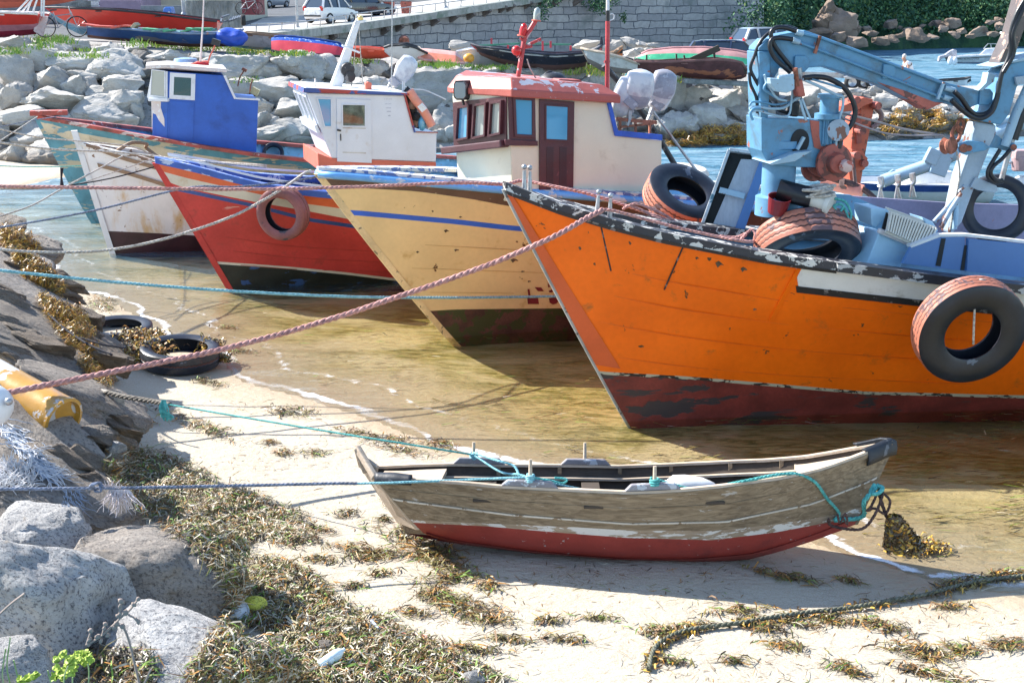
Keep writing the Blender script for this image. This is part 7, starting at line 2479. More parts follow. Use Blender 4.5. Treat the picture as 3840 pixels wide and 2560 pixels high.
tr_ = [(2430, 2520), (2455, 2440), (2520, 2395), (2600, 2370), (2790, 2345), (2900, 2325), (3050, 2305), (3200, 2288), (3340, 2262), (3480, 2238), (3600, 2205), (3700, 2185), (3870, 2165)]
rope('thick_rope', [hs(x, y, .03) for x, y in tr_], .019, ropemat('rope_weedy', (.20, .20, .15), (.08, .08, .05)), 'thick weedy grey green rope lying across the sand at the bottom right')
KB = MB()
for i in range(650):
 t_ = rw.random() * (len(tr_) - 1)
 k = int(t_)
 x = tr_[k][0] + (tr_[k + 1][0] - tr_[k][0]) * (t_ - k)
 y = tr_[k][1] + (tr_[k + 1][1] - tr_[k][1]) * (t_ - k)
 if noise.noise(V((x * .012, 3, 3))) < -.08: continue
 p = hs(x + rw.gauss(0, 14), y + rw.gauss(0, 10), .01)
 frond(KB, p, V((0, 0, 1)), rw, .07, .014, pick(rw, (2, 1, 3, 3)), .5)
tag(KB.build('rope_weed', KM, None, recalc=False), 'seaweed scraps clinging to the thick rope', 'seaweed', kind='stuff')
# ------------------------------------------------------------------ mooring lines between shore and boats
tq = next(i / 400 for i in range(400) if proj(OB.P(i / 400, 1))[0] > 2262)
pin1 = at(2262, 786, OB.P(tq, 1, off=.05).y - .03)
rope('mooring_rope', [at(-80, 1492, 10.6), at(0, 1478, 10.75), at(400, 1398, 11.3), at(820, 1312, 12.0), at(1180, 1215, 12.5), at(1500, 1110, 12.6), at(1800, 1005, 12.7), at(2050, 900, pin1.y - .45), at(2200, 818, pin1.y - .15), pin1], .030, m_rope_pink, 'thickest salmon rope rising from bottom left to the pins of the orange boat')
yl = at(1890, 690, 15.0)
rope('mooring_rope', [at(-60, 698, 14.4), at(0, 699, 14.4), at(500, 706, 14.5), at(950, 710, 14.6), at(1330, 701, 14.7), at(1700, 686, 14.8), yl, at(1960, 678, 15.2), at(2080, 700, 15.0), at(2200, 725, 14.9), at(2330, 765, 14.8), at(2460, 810, 14.6), at(2560, 850, 14.6)], .022, m_rope_pink, 'salmon rope running nearly level from the left edge to the orange bow')
rope('deck_rope', [pin1, at(2300, 790, OB.P(.1, 1).y - .05), at(2420, 822, OB.P(.13, 1).y), at(2560, 858, OB.P(.18, 1).y), at(2680, 885, OB.P(.22, 1).y), at(2790, 905, OB.P(.26, 1).y), at(2830, 905, 14.3)], .018, m_rope_pink, 'salmon rope lying along the capping of the orange boat')
rope('deck_rope', [at(2335, 785, 14.6), at(2360, 772, 14.6), at(2400, 785, 14.6), at(2470, 820, 14.5), at(2540, 850, 14.5), at(2555, 858, 14.5), at(2530, 830, 14.6), at(2480, 800, 14.6), at(2390, 765, 14.6), at(2340, 780, 14.6)], .018, m_rope_pink, 'salmon rope loops on the orange foredeck beside the black tyre')
rope('deck_rope', [at(2700, 885, 14.4), at(2760, 890, 14.4), at(2800, 875, 14.3), at(2770, 905, 14.3), at(2820, 860, 14.3), at(2830, 905, 14.2), at(2740, 895, 14.2)], .018, m_rope_pink, 'salmon rope loops between leaning hatch and salmon tyre')
rope('mooring_rope', [at(-80, 930, 14.5), at(0, 936, 14.5), at(180, 946, 14.6), at(400, 938, 14.8), at(620, 895, 15.0), at(850, 820, 15.4), at(980, 755, 15.7), at(1070, 700, 16.0), at(1140, 650, 16.8), at(1165, 640, 17.0)], .018, m_rope_pale, 'beige slack rope curving up from the left to the yellow bow')
rope('mooring_rope', [at(-60, 852, 15.2), at(0, 853, 15.2), at(350, 790, 15.4), at(700, 705, 15.6), at(900, 700, 15.8), at(1150, 670, 16.8), at(1330, 622, 17.6)], .014, m_rope_grey, 'slate grey rope crossing the white bow up to the yellow rail')
rope('mooring_rope', [at(-80, 1008, 13.4), at(0, 1014, 13.5), at(400, 1055, 13.9), at(850, 1090, 14.4), at(1300, 1112, 15.0), at(1650, 1116, 15.8), at(1900, 1114, 16.6), at(2130, 1110, 17.2)], .019, m_rope_blue, 'light blue rope stretched low in front of the red and yellow boats')
for i, (L_, r, m__, lb) in enumerate([
  ([(-40, 475, 20), (150, 515, 21), (480, 548, 22), (620, 590, 23), (1000, 620, 22)], .012, m_rope_pale, 'pale line from the left edge past the white stem to the red bow'),
  ([(-40, 530, 19), (200, 560, 20), (450, 572, 21), (700, 600, 21), (1000, 628, 21)], .016, m_rope_pale, 'thicker pale line crossing the white bow to the red boat'),
  ([(-20, 542, 20), (60, 490, 21), (140, 438, 24)], .010, m_rope_pale, 'thin pale line rising to the red railed bow'),
  ([(-20, 480, 22), (120, 452, 23), (210, 438, 25)], .008, m_rope_grey, 'thin grey line just under the red railed bow'),
  ([(0, 812, 17), (120, 770, 18), (220, 715, 19), (330, 655, 20), (460, 585, 22)], .013, m_rope_pale, 'whitish rope from the shallows to the cleat of the white boat'),
  ([(-40, 708, 19), (240, 700, 20), (400, 655, 21), (570, 597, 22)], .009, m_rope_pale, 'thin whitish rope to the bow of the red boat'),
  ([(-40, 709, 19), (120, 708, 20), (240, 698, 20), (420, 668, 21), (600, 620, 22), (700, 590, 22.5)], .011, m_rope_dark, 'black rope from the shallows to the bow of the red boat'),
  ([(-20, 622, 24), (150, 626, 24.5), (320, 622, 25)], .010, m_rope_teal, 'thin greenish line over the small upper beach')]):
 rope('mooring_rope', [at(*q) for q in L_], r, m__, lb, twist=False)
mb = MB()
mb.tube([at(232, 630, 21), at(230, 665, 21), at(232, 698, 21)], .035, 6, rf=lambda t_: .03 + .015 * sin(t_ * 9))
tag(mb.build('weedy_rope_end', m_rope_dark, None, smooth=60), 'dark weedy rope end hanging over the upper beach water', 'rope')
rope('black_line', [at(180, 1175, 14.0), at(240, 1230, 13.6), at(330, 1290, 13.2), at(420, 1330, 13.0)], .012, m_rope_dark, 'black line down the rocks to the beach tyre', twist=False)
rope('black_line', [at(300, 1265, 13.6), at(380, 1290, 13.5), at(470, 1305, 13.5)], .010, m_rope_dark, 'short black line from rocks to the left rim of the beach tyre', twist=False)
m_dead = mat('dead_stalk', (.30, .24, .21), .9)
pl1 = thing('dead_plant', at(500, 2600, 4.6), 'dry brown stalk with withered buds in front of the boulders', 'plant')
mb = MB()
Yp = 4.6
def pt_(x, y, dy=0): return at(x, y, Yp + dy)
def c4(*p): return [(x * K, 1900 + y * K) for x, y in p]
for L_, r in ((((1230, 1560), (1180, 1350), (1150, 1230), (1120, 1130), (1090, 1060)), .005), (((780, 1210), (900, 1130), (1000, 1040), (1080, 960), (1150, 900), (1220, 810)), .005),
              (((1050, 980), (1060, 900), (1070, 820)), .0045), (((1080, 1060), (1030, 1030)), .004), (((1130, 950), (1190, 980), (1220, 1020)), .004), (((900, 1130), (920, 1060), (930, 1020)), .004), (((0, 940), (100, 850), (220, 760)), .005), (((1270, 1560), (1330, 1430)), .005), (((760, 1215), (800, 1100)), .004)):
 mb = MB()
 mb.tube(smooth_path([pt_(*q) for q in c4(*L_)], 4), r, 6)
 mb.build('stalk', m_dead, pl1, smooth=60)
mb = MB()
rp3 = random.Random(2)
for (x, y) in ((1070, 830), (1060, 870), (1220, 810), (1180, 860), (1060, 940), (1110, 930), (1040, 960), (1200, 990), (1220, 1010), (930, 1030), (920, 1070), (1030, 1030), (1080, 1050), (1010, 1060), (860, 1140), (890, 1180), (780, 1210), (800, 1090), (790, 1170), (950, 1130)):
 q = c4((x, y))[0]
 mb.ball(pt_(*q), (rp3.uniform(.007, .013), .008, rp3.uniform(.009, .017)), 1, M=Matrix.Rotation(rp3.uniform(-1, 1), 3, 'Y'))
mb.build('buds', m_dead, pl1, smooth=60)
gp = thing('green_plant', at(300, 2600, 4.3), 'yellow green leafy plant blurred at the bottom left corner', 'plant')
mb = MB()
m_lf = weedmat('plant_leaf', (.30, .42, .04), (.46, .55, .08), .6)
for (x, y, r) in ((560, 1310, 50), (620, 1340, 40), (690, 1300, 45), (760, 1300, 50), (790, 1350, 40), (740, 1360, 45), (520, 1440, 50), (590, 1420, 60), (640, 1450, 50), (560, 1490, 50), (480, 1500, 40), (650, 1400, 30), (300, 1500, 40), (250, 1520, 40), (190, 1530, 30), (320, 1480, 25), (600, 1380, 30), (500, 1350, 20), (700, 1350, 30)):
 c_ = pt_(*c4((x, y))[0], -.3 + rp3.uniform(-.1, .1))
 for k in range(26):
  d = V((rp3.gauss(0, 1), rp3.gauss(0, 1), rp3.gauss(0, 1))).normalized()
  p = c_ + d * r * K * .00085 * rp3.random()
  frond(mb, p, V((rp3.uniform(-.5, .5), -.5, 1)).normalized(), rp3, .020, .014, 0, .4)
mb.build('leaves', m_lf, gp, recalc=False)
m_stm = weedmat('plant_stem', (.2, .3, .08), (.35, .4, .2))
mb = MB()
for L_ in (((560, 1600), (570, 1480), (600, 1400)), ((780, 1560), (785, 1450), (770, 1350)), ((640, 1600), (640, 1500)), ((450, 1560), (420, 1440)), ((90, 1560), (60, 1400), (90, 1150)), ((180, 1600), (120, 1350)), ((30, 1560), (20, 1450), (50, 1250))):
 mb = MB()
 mb.tube(smooth_path([pt_(*q, -.3) for q in c4(*L_)], 4), .003, 5)
 mb.build('stem', m_stm, gp, smooth=60)
def text_on(name, txt, p0, right, up, size, m, parent):
 cu = bpy.data.curves.new(name, 'FONT')
 cu.body = txt
 cu.size = size
 cu.extrude = .004
 o = bpy.data.objects.new(name, cu)
 COL.objects.link(o)
 M = Matrix((V(right).normalized(), V(up).normalized(), V(right).normalized().cross(V(up).normalized()))).transposed().to_4x4()
 o.parent = parent
 base = parent.location if parent else V((0, 0, 0))
 M.translation = V(p0) - base
 o.matrix_local = M
 dg = bpy.context.evaluated_depsgraph_get()
 me = bpy.data.meshes.new_from_object(o.evaluated_get(dg))
 me.materials.clear()
 me.materials.append(m)
 o2 = bpy.data.objects.new(name, me)
 COL.objects.link(o2)
 o2.parent = parent
 o2.matrix_local = M
 bpy.data.objects.remove(o)
 return o2
# ------------------------------------------------------------------ quay, road, wall
COP = [(780, 158), (1022, 128), (1290, 98), (1460, 74), (1640, 47), (1800, 22), (1950, 0), (2200, -38), (2870, -135)]
YW = [(700, 52), (780, 55), (1240, 72), (1600, 84), (2040, 95), (2870, 106)]
def cop_px(py):
 return interp([(y, x) for x, y in reversed(COP)], py)
YL = [(-120, 215), (-60, 180), (0, 145), (50, 112), (100, 82), (150, 57), (170, 52)]
def sheet(px, py, dz=0.0):
 pc = cop_px(py)
 s_ = min(1, max(0, (px + 300) / (pc + 300)))
 Y = clampi(YL, py) * (1 - s_ ** 3) + clampi(YW, pc) * s_ ** 3
 p = at(px, py, Y)
 p.z += dz
 return p
def sheetmesh(name, rows_, mat_, dz, kind='structure', n=24):
 mb = MB()
 mb.grid([[sheet(a + (b - a) * i / n, y, dz) for i in range(n + 1)] for y, a, b in rows_])
 return mb.build(name, mat_, None, smooth=60, recalc=False, kind=kind)
def groundmat(name, a, b, sc_=1.5):
 m, nt, N, L, B = nodes(name)
 c = mixc(nt, ramp(nt, texn(nt, sc_, 6), .3, .7), a, b)
 c = mixc(nt, ramp(nt, texn(nt, .25, 4, loc=(9, 9, 9)), .5, .7), c, tuple(x * .8 for x in a))
 L.new(c, B.inputs['Base Color'])
 B.inputs['Roughness'].default_value = .9
 L.new(bumpn(nt, texn(nt, 20, 4), .3, .01), B.inputs['Normal'])
 return m
m_asph = groundmat('asphalt', (.055, .06, .07), (.085, .09, .10))
m_pave = groundmat('pale_pavement', (.36, .34, .33), (.46, .44, .42))
sheetmesh('road', [(y, -700, cop_px(y)) for y in (165, 150, 135, 120, 105, 90, 75, 60, 45, 30, 15, 0, -20, -40, -70, -110)], m_asph, 0.0)
PIN = [(172, 800), (110, 880), (92, 950), (72, 985), (66, 1040), (62, 1150), (48, 1290), (30, 1390), (12, 1560), (0, 1660), (-20, 1790), (-60, 2100), (-110, 2450)]
sheetmesh('pavement', [(y, min(interp(sorted(PIN), y), cop_px(y) - 5), cop_px(y)) for y in (165, 150, 135, 120, 110, 98, 85, 72, 66, 60, 48, 36, 24, 12, 0, -20, -60, -110)], m_pave, .06)
cpts = [at(x, y, clampi(YW, x)) for x, y in [(780 + i * 55, interp(COP, 780 + i * 55)) for i in range(39)]]
wn = V((-.35, -.94, 0)).normalized()
wall = thing('quay_wall', cpts[0], 'tall quay wall of pale stone blocks with concrete coping and brackets', 'wall')
m_wall, nt, N, L, B = nodes('quay_stone_blocks')
uv = N.new('ShaderNodeUVMap')
ds = mixc(nt, .10, (0, 0, 0), (0, 0, 0))
nz = N.new('ShaderNodeTexNoise')
nz.inputs['Scale'].default_value = .8
nz.inputs['Detail'].default_value = 3
L.new(uv.outputs[0], nz.inputs['Vector'])
vadd = N.new('ShaderNodeVectorMath')
vadd.operation = 'MULTIPLY_ADD'
L.new(nz.outputs['Color'], vadd.inputs[0])
vadd.inputs[1].default_value = (.9, .35, 0)
L.new(uv.outputs[0], vadd.inputs[2])
bt_ = N.new('ShaderNodeTexBrick')
bt_.offset = .5
bt_.offset_frequency = 2
bt_.squash = 1.6
bt_.squash_frequency = 3
for k_, v_ in (('Scale', 1.0), ('Mortar Size', .035), ('Brick Width', 1.35), ('Row Height', .55), ('Bias', -.1), ('Mortar Smooth', .3)):
 bt_.inputs[k_].default_value = v_
bt_.inputs['Color1'].default_value = (.30, .30, .31, 1)
bt_.inputs['Color2'].default_value = (.44, .43, .42, 1)
bt_.inputs['Mortar'].default_value = (.11, .12, .14, 1)
L.new(vadd.outputs[0], bt_.inputs['Vector'])
c = mixc(nt, ramp(nt, texn(nt, .5, 6, coord='UV'), .52, .72), bt_.outputs['Color'], (.20, .22, .22))
c = mixc(nt, ramp(nt, texn(nt, 3, 5, coord='UV'), .3, .7), mixc(nt, .82, (0, 0, 0), c), c)
L.new(c, B.inputs['Base Color'])
B.inputs['Roughness'].default_value = .95
L.new(bumpn(nt, mathn(nt, 'ADD', mathn(nt, 'MULTIPLY', bt_.outputs['Fac'], -1.0), mathn(nt, 'MULTIPLY', texn(nt, 6, 5, coord='UV'), .6)), .7, .08), B.inputs['Normal'])
mb = MB()
rows = []
dist, uvs = 0, []
prev = None
for p in cpts:
 if prev is not None:
  dist += (p - prev).length
 prev = p
 zb = min(p.z - .8, 1.2) if p.x > -8 else p.z - 2.4
 rows.append([V((p.x, p.y, p.z - .25)).lerp(V((p.x, p.y - .9, -.5)), j / 8) for j in range(9)])
 uvs.append([(dist, rows[-1][j].z) for j in range(9)])
mb.grid(rows)
n_ = len(rows)
e = rows[-1]
mb.grid([e, [q + V((1.5, 25, 0)) for q in e]])
wf_ = mb.build('wall_face', m_wall, wall, smooth=30, recalc=False)
ul = wf_.data.uv_layers.new(name='UVMap')
flat = [u for r_ in uvs for u in r_] + [u for u in uvs[-1]] + [(u[0] + 25, u[1]) for u in uvs[-1]]
for lp_ in wf_.data.loops:
 ul.data[lp_.index].uv = flat[lp_.vertex_index]
mb = MB()
for a_, b_ in zip(cpts[:-1], cpts[1:]):
 mb.bar(a_ + V((0, .1, -.10)), b_ + V((0, .1, -.10)), 1.3, .42)
mb.build('coping', mat('mossy_concrete_coping', (.34, .35, .33), .85, var=.2, dirt=(.12, .17, .13), damt=.3, dscale=1), wall)
bpos = [(1245, 138), (1320, 132), (1440, 115), (1495, 102), (1560, 92), (1630, 80), (1700, 66), (1765, 56), (1825, 44), (1885, 30), (1915, 25), (1980, 15), (2035, 5), (2095, 0), (2170, 0)]
for (x, y) in bpos:
 Yb = clampi(YW, x) - .75
 mb = MB()
 mb.bar(at(x + 14, y - 8, Yb + .1), at(x - 26, y + 22, Yb + .55), .28, .30)
 mb.build('bracket', mat('dark_concrete', (.15, .13, .12), .9) if 'dark_concrete' not in bpy.data.materials else bpy.data.materials['dark_concrete'], wall)
mb = MB()
pc_ = at(1515, 152, 78)
cyl_between(mb, pc_, pc_ + V((.1, -1.2, -.1)), .32)
mb.lathe([(.25, 1.21), (.25, .9), (0, .9)], m4(pc_, V((.1, -1.2, -.1))), 18, 0)
mb.build('drain_pipe', m_rust, wall, smooth=40)
rail = thing('railing', cpts[3], 'thin grey railing with wire posts along the quay coping', 'railing')
mb = MB()
RLp = [at(x, y, clampi(YW, x) + .2) for x, y in ((940, 92), (1052, 85), (1150, 80), (1290, 58), (1447, 38), (1640, 14), (1800, -6), (2000, -30))]
mb.tube(RLp, .035, 6)
mb.build('top_rail', m_steel, rail, smooth=60)
for x in range(960, 1950, 48):
 py0 = interp(COP, x) - 6
 yt = interp([(940, 92), (1052, 85), (1150, 80), (1290, 58), (1447, 38), (1640, 14), (1800, -6), (2000, -30)], x)
 mb = MB()
 mb.tube([at(x, py0, clampi(YW, x) + .2), at(x + 2, yt, clampi(YW, x) + .2)], .03, 5)
 mb.build('post', m_steel, rail)
def lamppost(x0, y0, x1, y1, Y, r, label):
 t = thing('lamp_post', at(x0, y0, Y), label, 'lamp post')
 mb = MB()
 a_, b_ = at(x0, y0, Y), at(x1, y1, Y)
 mb.tube([a_, b_, b_ + (b_ - a_) * .6], r, 10, r2=r * .6)
 mb.build('pole', m_steel, t, smooth=60)
 mb = MB()
 mb.lathe([(0, 0), (r * 2.2, 0), (r * 2.2, .05), (r * 1.3, .25), (0, .25)], m4(a_ - V((0, 0, .02)), (0, 0, 1)), 12)
 mb.build('base', m_steel, t, smooth=40)
 mb = MB()
 tp = b_ + (b_ - a_) * .6
 mb.box(tp + V((.4, 0, 0)), (1.0, .25, .12))
 mb.build('lamp_head', m_steel, t, bevel=.03)
lamppost(1117, 116, 1111, 0, 72, .085, 'grey lamp post on the pale pavement left of the white car')
lamppost(693, 66, 684, -10, 58, .10, 'white grey lamp post before the grey yard wall')
lamppost(703, 64, 698, -10, 58.5, .06, 'thinner dark post right beside the white grey lamp post')
lamppost(1671, 36, 1669, -10, 88, .09, 'thin lamp post beside the railing right of the bench')
# ------------------------------------------------------------------ cars
m_tyr = mat('car_tyre', (.02, .02, .022), .7)
m_rim = mat('car_rim', (.45, .46, .48), .3, .7)
m_glassd = glass('car_glass', (.03, .05, .08), .05)
m_redl = mat('tail_lamp', (.55, .02, .02), .2)
m_wl = mat('head_lamp', (.75, .78, .8), .15)
m_trimd = mat('dark_trim', (.03, .03, .035), .5)
def car(px, py, pos, theta, paint, label, L_=3.9, Wd=1.68, Hh=1.48, est=False, scale=1.0, front=False, group='parked cars'):
 t = thing('parked_car', pos, label, 'car', group)
 R_ = Matrix.Rotation(theta, 3, 'Z') * scale
 T = lambda x, y, z: pos + R_ @ V((x, y, z))
 l = L_ / 2
 w = Wd / 2
 low = [(-l, .72, .42, .80), (-l + .10, .86, .28, .88), (-l + .5, .98, .20, .93), (-.4, 1.0, .19, .92), (.6, 1.0, .19, .90), (l - 1.0, .98, .20, .86), (l - .45, .92, .22, .76), (l - .08, .80, .30, .62), (l, .66, .40, .54)]
 mb = MB()
 rows = []
 for x, k, z0, z1_ in low:
  kw = w * k
  rows.append([T(x, -kw * .9, z0), T(x, -kw, z0 + .18), T(x, -kw, (z0 + z1_) / 2 + .05), T(x, -kw * .95, z1_), T(x, -kw * .8, z1_ + .03), T(x, kw * .8, z1_ + .03), T(x, kw * .95, z1_), T(x, kw, (z0 + z1_) / 2 + .05), T(x, kw, z0 + .18), T(x, kw * .9, z0), T(x, -kw * .9, z0)])
 mb.grid(rows)
 mb.poly(rows[0][:-1])
 mb.poly(rows[-1][:-1])
 rb_ = -l + (.30 if est else .42)
 top = [(rb_, .70, Hh - .05), (rb_ + .3, .76, Hh), (0, .77, Hh + .02), (.45, .74, Hh - .05)]
 rows = [[T(x, -w * k, z - .05), T(x, -w * k * .9, z), T(x, w * k * .9, z), T(x, w * k, z - .05)] for x, k, z in top]
 mb.grid(rows)
 def pil(a_, b_, wd_=.07):
  mb.bar(T(*a_), T(*b_), wd_ * scale, wd_ * scale)
 for s_ in (-1, 1):
  pil((-l + .12, s_ * w * .90, .90), (rb_, s_ * w * .70, Hh - .06), .13)
  pil((.95, s_ * w * .88, .90), (.45, s_ * w * .74, Hh - .07))
  pil((-.15, s_ * w * .94, .92), (-.1, s_ * w * .77, Hh - .03), .08)
  pil((-l + .95, s_ * w * .94, .92), (-l + .85, s_ * w * .76, Hh - .03), .09)
 mb.build('body', paint, t, smooth=35)
 mb = MB()
 for s_ in (-1, 1):
  mb.prism([T(-l + .16, s_ * w * .89, .92), T(.93, s_ * w * .89, .92), T(.46, s_ * w * .735, Hh - .08), T(rb_ + .03, s_ * w * .71, Hh - .08)], R_ @ V((0, -s_ * .02, 0)))
 mb.prism([T(-l + .11, -w * .86, .92), T(-l + .11, w * .86, .92), T(rb_ + .0, w * .69, Hh - .07), T(rb_ + .0, -w * .69, Hh - .07)], R_ @ V((.03, 0, 0)))
 mb.prism([T(.96, -w * .86, .92), T(.96, w * .86, .92), T(.48, w * .73, Hh - .07), T(.48, -w * .73, Hh - .07)], R_ @ V((-.03, 0, 0)))
 mb.build('windows', m_glassd, t)
 for x in (-l + .68, l - .78):
  for s_ in (-1, 1):
   mb = MB()
   mb.lathe([(.17, .0), (.20, .09), (.29, .10), (.31, .07), (.31, -.09), (.28, -.1)], m4(T(x, s_ * (w - .09), .31), R_ @ V((0, s_, 0))) @ Matrix.Scale(scale, 4), 20, 0)
   mb.lathe([(0, .06), (.05, .07), (.16, .04), (.20, .085)], m4(T(x, s_ * (w - .09), .31), R_ @ V((0, s_, 0))) @ Matrix.Scale(scale, 4), 10, 1)
   mb.build('wheel', [m_tyr, m_rim], t, smooth=40)
 for s_ in (-1, 1):
  mb = MB()
  mb.box(T(-l + .10, s_ * w * .78, .86), (.10 * scale, .20 * scale, .26 * scale), Matrix.Rotation(theta, 3, 'Z'))
  mb.build('tail_lamp', m_redl, t, bevel=.02)
  mb = MB()
  mb.box(T(l - .10, s_ * w * .64, .60), (.22 * scale, .30 * scale, .15 * scale), Matrix.Rotation(theta, 3, 'Z'))
  mb.build('head_lamp', m_wl, t, bevel=.02)
  mb = MB()
  mb.box(T(.75, s_ * (w + .06), .95), (.12 * scale, .16 * scale, .12 * scale), Matrix.Rotation(theta, 3, 'Z'))
  mb.build('mirror', paint, t, bevel=.02)
 mb = MB()
 mb.box(T(-l - .005, 0, .62), (.02 * scale, .5 * scale, .12 * scale), Matrix.Rotation(theta, 3, 'Z'))
 mb.build('number_plate', m_white, t)
 mb = MB()
 mb.box(T(-l + .03, 0, .44), (.10 * scale, w * 1.5 * scale, .10 * scale), Matrix.Rotation(theta, 3, 'Z'))
 mb.box(T(l - .03, 0, .42), (.10 * scale, w * 1.2 * scale, .14 * scale), Matrix.Rotation(theta, 3, 'Z'))
 mb.build('bumper_trim', m_trimd, t)
 return t
p_white = mat('white_car_paint', (.70, .71, .73), .25, var=.02, coat=.8)
p_dark = mat('dark_grey_car_paint', (.025, .028, .035), .2, var=.05, coat=1)
p_silver = mat('silver_car_paint', (.34, .38, .44), .3, .3, var=.04, coat=.8)
p_navy = mat('navy_car_paint', (.010, .018, .05), .15, var=.05, coat=1)
car(0, 0, sheet(1243, 92, .07), radians(58), p_white, 'white hatchback seen from behind on the pavement beside the estate', scale=.98, L_=3.5)
car(0, 0, sheet(1362, 66, .03), radians(36), p_dark, 'dark grey estate car parked just right of the white hatchback', L_=4.4, est=True, scale=1.0)
car(0, 0, sheet(1015, 30, .02), radians(-118), p_silver, 'silver car facing the harbour at the top left of the road', L_=3.9, scale=1.0, Hh=1.6)
car(0, 0, sheet(1490, 4, .02), radians(4), p_dark, 'dark car cut by the top edge, only its wheels and sills visible', L_=4.2, scale=1.0)
car(0, 0, at(2745, 276, 56), radians(-8), p_navy, 'navy blue saloon on the slip behind the green upturned boat', L_=4.2, est=False, scale=1.0, Hh=1.42)
car(0, 0, at(2885, 215, 66), radians(20), p_silver, 'grey car with red tail lamp behind the crane hoses, beyond the navy saloon', L_=4.0, scale=1.0)
bn_ = thing('bench', sheet(1492, 52, .1), 'grey slatted bench on the promenade between two rusty planters', 'bench')
mb = MB()
b0 = sheet(1490, 52, .1)
for k in range(4):
 mb.bar(b0 + V((-.9, -.15 + .1 * k, .45)), b0 + V((.9, -.15 + .1 * k, .45)), .08, .05)
 mb.bar(b0 + V((-.9, .3, .55 + .13 * k)), b0 + V((.9, .3, .55 + .13 * k)), .05, .10)
mb.build('slats', m_steel, bn_)
mb = MB()
for s_ in (-.8, .8):
 mb.bar(b0 + V((s_, -.1, 0)), b0 + V((s_, -.1, .45)), .06, .06)
 mb.bar(b0 + V((s_, .3, 0)), b0 + V((s_, .33, 1.0)), .06, .06)
mb.build('frame', m_trimd, bn_)
for x, lb in ((1460, 'rusty square planter left of the bench'), (1524, 'rusty square planter right of the bench')):
 t = thing('planter', sheet(x, 58, .1), lb, 'planter')
 mb = MB()
 p = sheet(x, 58, .1)
 mb.loft([p + V((a_ * .28, b_ * .28, 0)) for a_, b_ in ((-1, -1), (1, -1), (1, 1), (-1, 1))], [p + V((a_ * .36, b_ * .36, .75)) for a_, b_ in ((-1, -1), (1, -1), (1, 1), (-1, 1))])
 mb.build('tub', m_redlead, t, bevel=.02)
 mb = MB()
 mb.box(p + V((0, 0, .76)), (.62, .62, .05))
 mb.build('soil', m_dark, t)
# ------------------------------------------------------------------ yard walls and houses at the top left
def wallbox(name, x0, x1, ytop, ybot, Y, m, label, cat='wall', th=.3, Y2=None):
 Y2 = Y2 or Y
 mb = MB()
 a_, b_ = at(x0, ybot, Y), at(x1, ybot, Y2)
 c_, d_ = at(x1, ytop, Y2), at(x0, ytop, Y)
 mb.prism([V((a_.x, a_.y, a_.z - .3)), V((b_.x, b_.y, b_.z - .3)), V((b_.x, b_.y, c_.z)), V((a_.x, a_.y, d_.z))], V((0, th, 0)))
 o = mb.build(name, m, None, bevel=.01)
 tag(o, label, cat)
 return o
m_mauve = mat('mauve_render', (.34, .25, .33), .9, var=.1)
m_cream2 = mat('cream_render', (.62, .58, .46), .9, var=.06)
m_greyw = mat('grey_render', (.26, .28, .30), .9, var=.15, dirt=(.14, .16, .17), damt=.3)
m_stonew = mat('rubble_stone', (.26, .26, .25), .95, var=.3, vscale=1, dirt=(.12, .13, .12), damt=.4, bump=.8, bscale=8, bdist=.05)
wallbox('yard_wall', 372, 530, 3, 42, 66, m_mauve, 'mauve rendered yard wall with a pale strip at the top left')
wallbox('yard_wall', 530, 690, 22, 64, 60, m_greyw, 'grey concrete yard wall behind the red boat stern')
wallbox('rubble_wall', 700, 905, 4, 82, 54, m_stonew, 'rubble stone wall with sloping top left of the silver car', Y2=62)
for (x0, x1, yb_, Y, m__, lb, cls) in ((-200, 330, 50, 90, m_greyw, 'grey house front at the top left corner behind the hulls', (.2, .2, .2)), (330, 540, 40, 80, m_mauve, 'mauve house front above the mauve yard wall', 0), (540, 700, 45, 84, m_cream2, 'cream house front between mauve and stone walls', 0),
                                       (700, 920, 40, 88, m_cream2, 'cream house front behind the rubble stone wall', 0)):
 base = at((x0 + x1) / 2, yb_, Y)
 t = thing('house', base, lb, 'house')
 a_, b_ = at(x0, yb_, Y), at(x1, yb_, Y)
 mb = MB()
 mb.prism([a_ + V((0, 0, -1)), b_ + V((0, 0, -1)), b_ + V((0, 0, 6)), a_ + V((0, 0, 6))], V((0, 8, 0)))
 mb.build('wall', m__, t)
 mb = MB()
 mb.prism([a_ + V((-.3, -.4, 6)), b_ + V((.3, -.4, 6)), b_ + V((.3, 4, 8)), a_ + V((-.3, 4, 8))], V((0, 0, .2)))
 mb.build('roof', mat('roof_tile', (.35, .14, .08), .8) if 'roof_tile' not in bpy.data.materials else bpy.data.materials['roof_tile'], t)
 w_ = (b_ - a_).length
 for k in range(max(1, int(w_ / 2.2))):
  p = a_ + V((1.1 + k * 2.2, -.02, 1.6))
  mb = MB()
  mb.box(p, (.9, .06, 1.1), None, 0)
  mb.box(p + V((0, -.03, 0)), (.76, .04, .96), None, 1)
  mb.build('window', [m_white, m_glassd], t)
g_ = thing('picket_gate', at(352, 26, 65), 'white barred gate at the top left before the mauve wall', 'gate')
for k in range(7):
 mb = MB()
 mb.bar(at(338 + k * 5, 26, 65), at(338 + k * 5, 2, 65), .05, .03)
 mb.build('bar', m_white, g_)
mb = MB()
mb.bar(at(332, 4, 65), at(374, 4, 65), .05, .05)
mb.bar(at(332, 23, 65), at(374, 23, 65), .05, .05)
mb.build('rail', m_white, g_)
bi = thing('recycling_bin', at(627, 62, 57), 'bright blue bin with sloping lid before the grey yard wall', 'bin')
mb = MB()
mb.prism([at(x, y, 57) for x, y in ((608, 60), (612, 36), (618, 27), (638, 27), (645, 60))], V((0, .7, 0)))
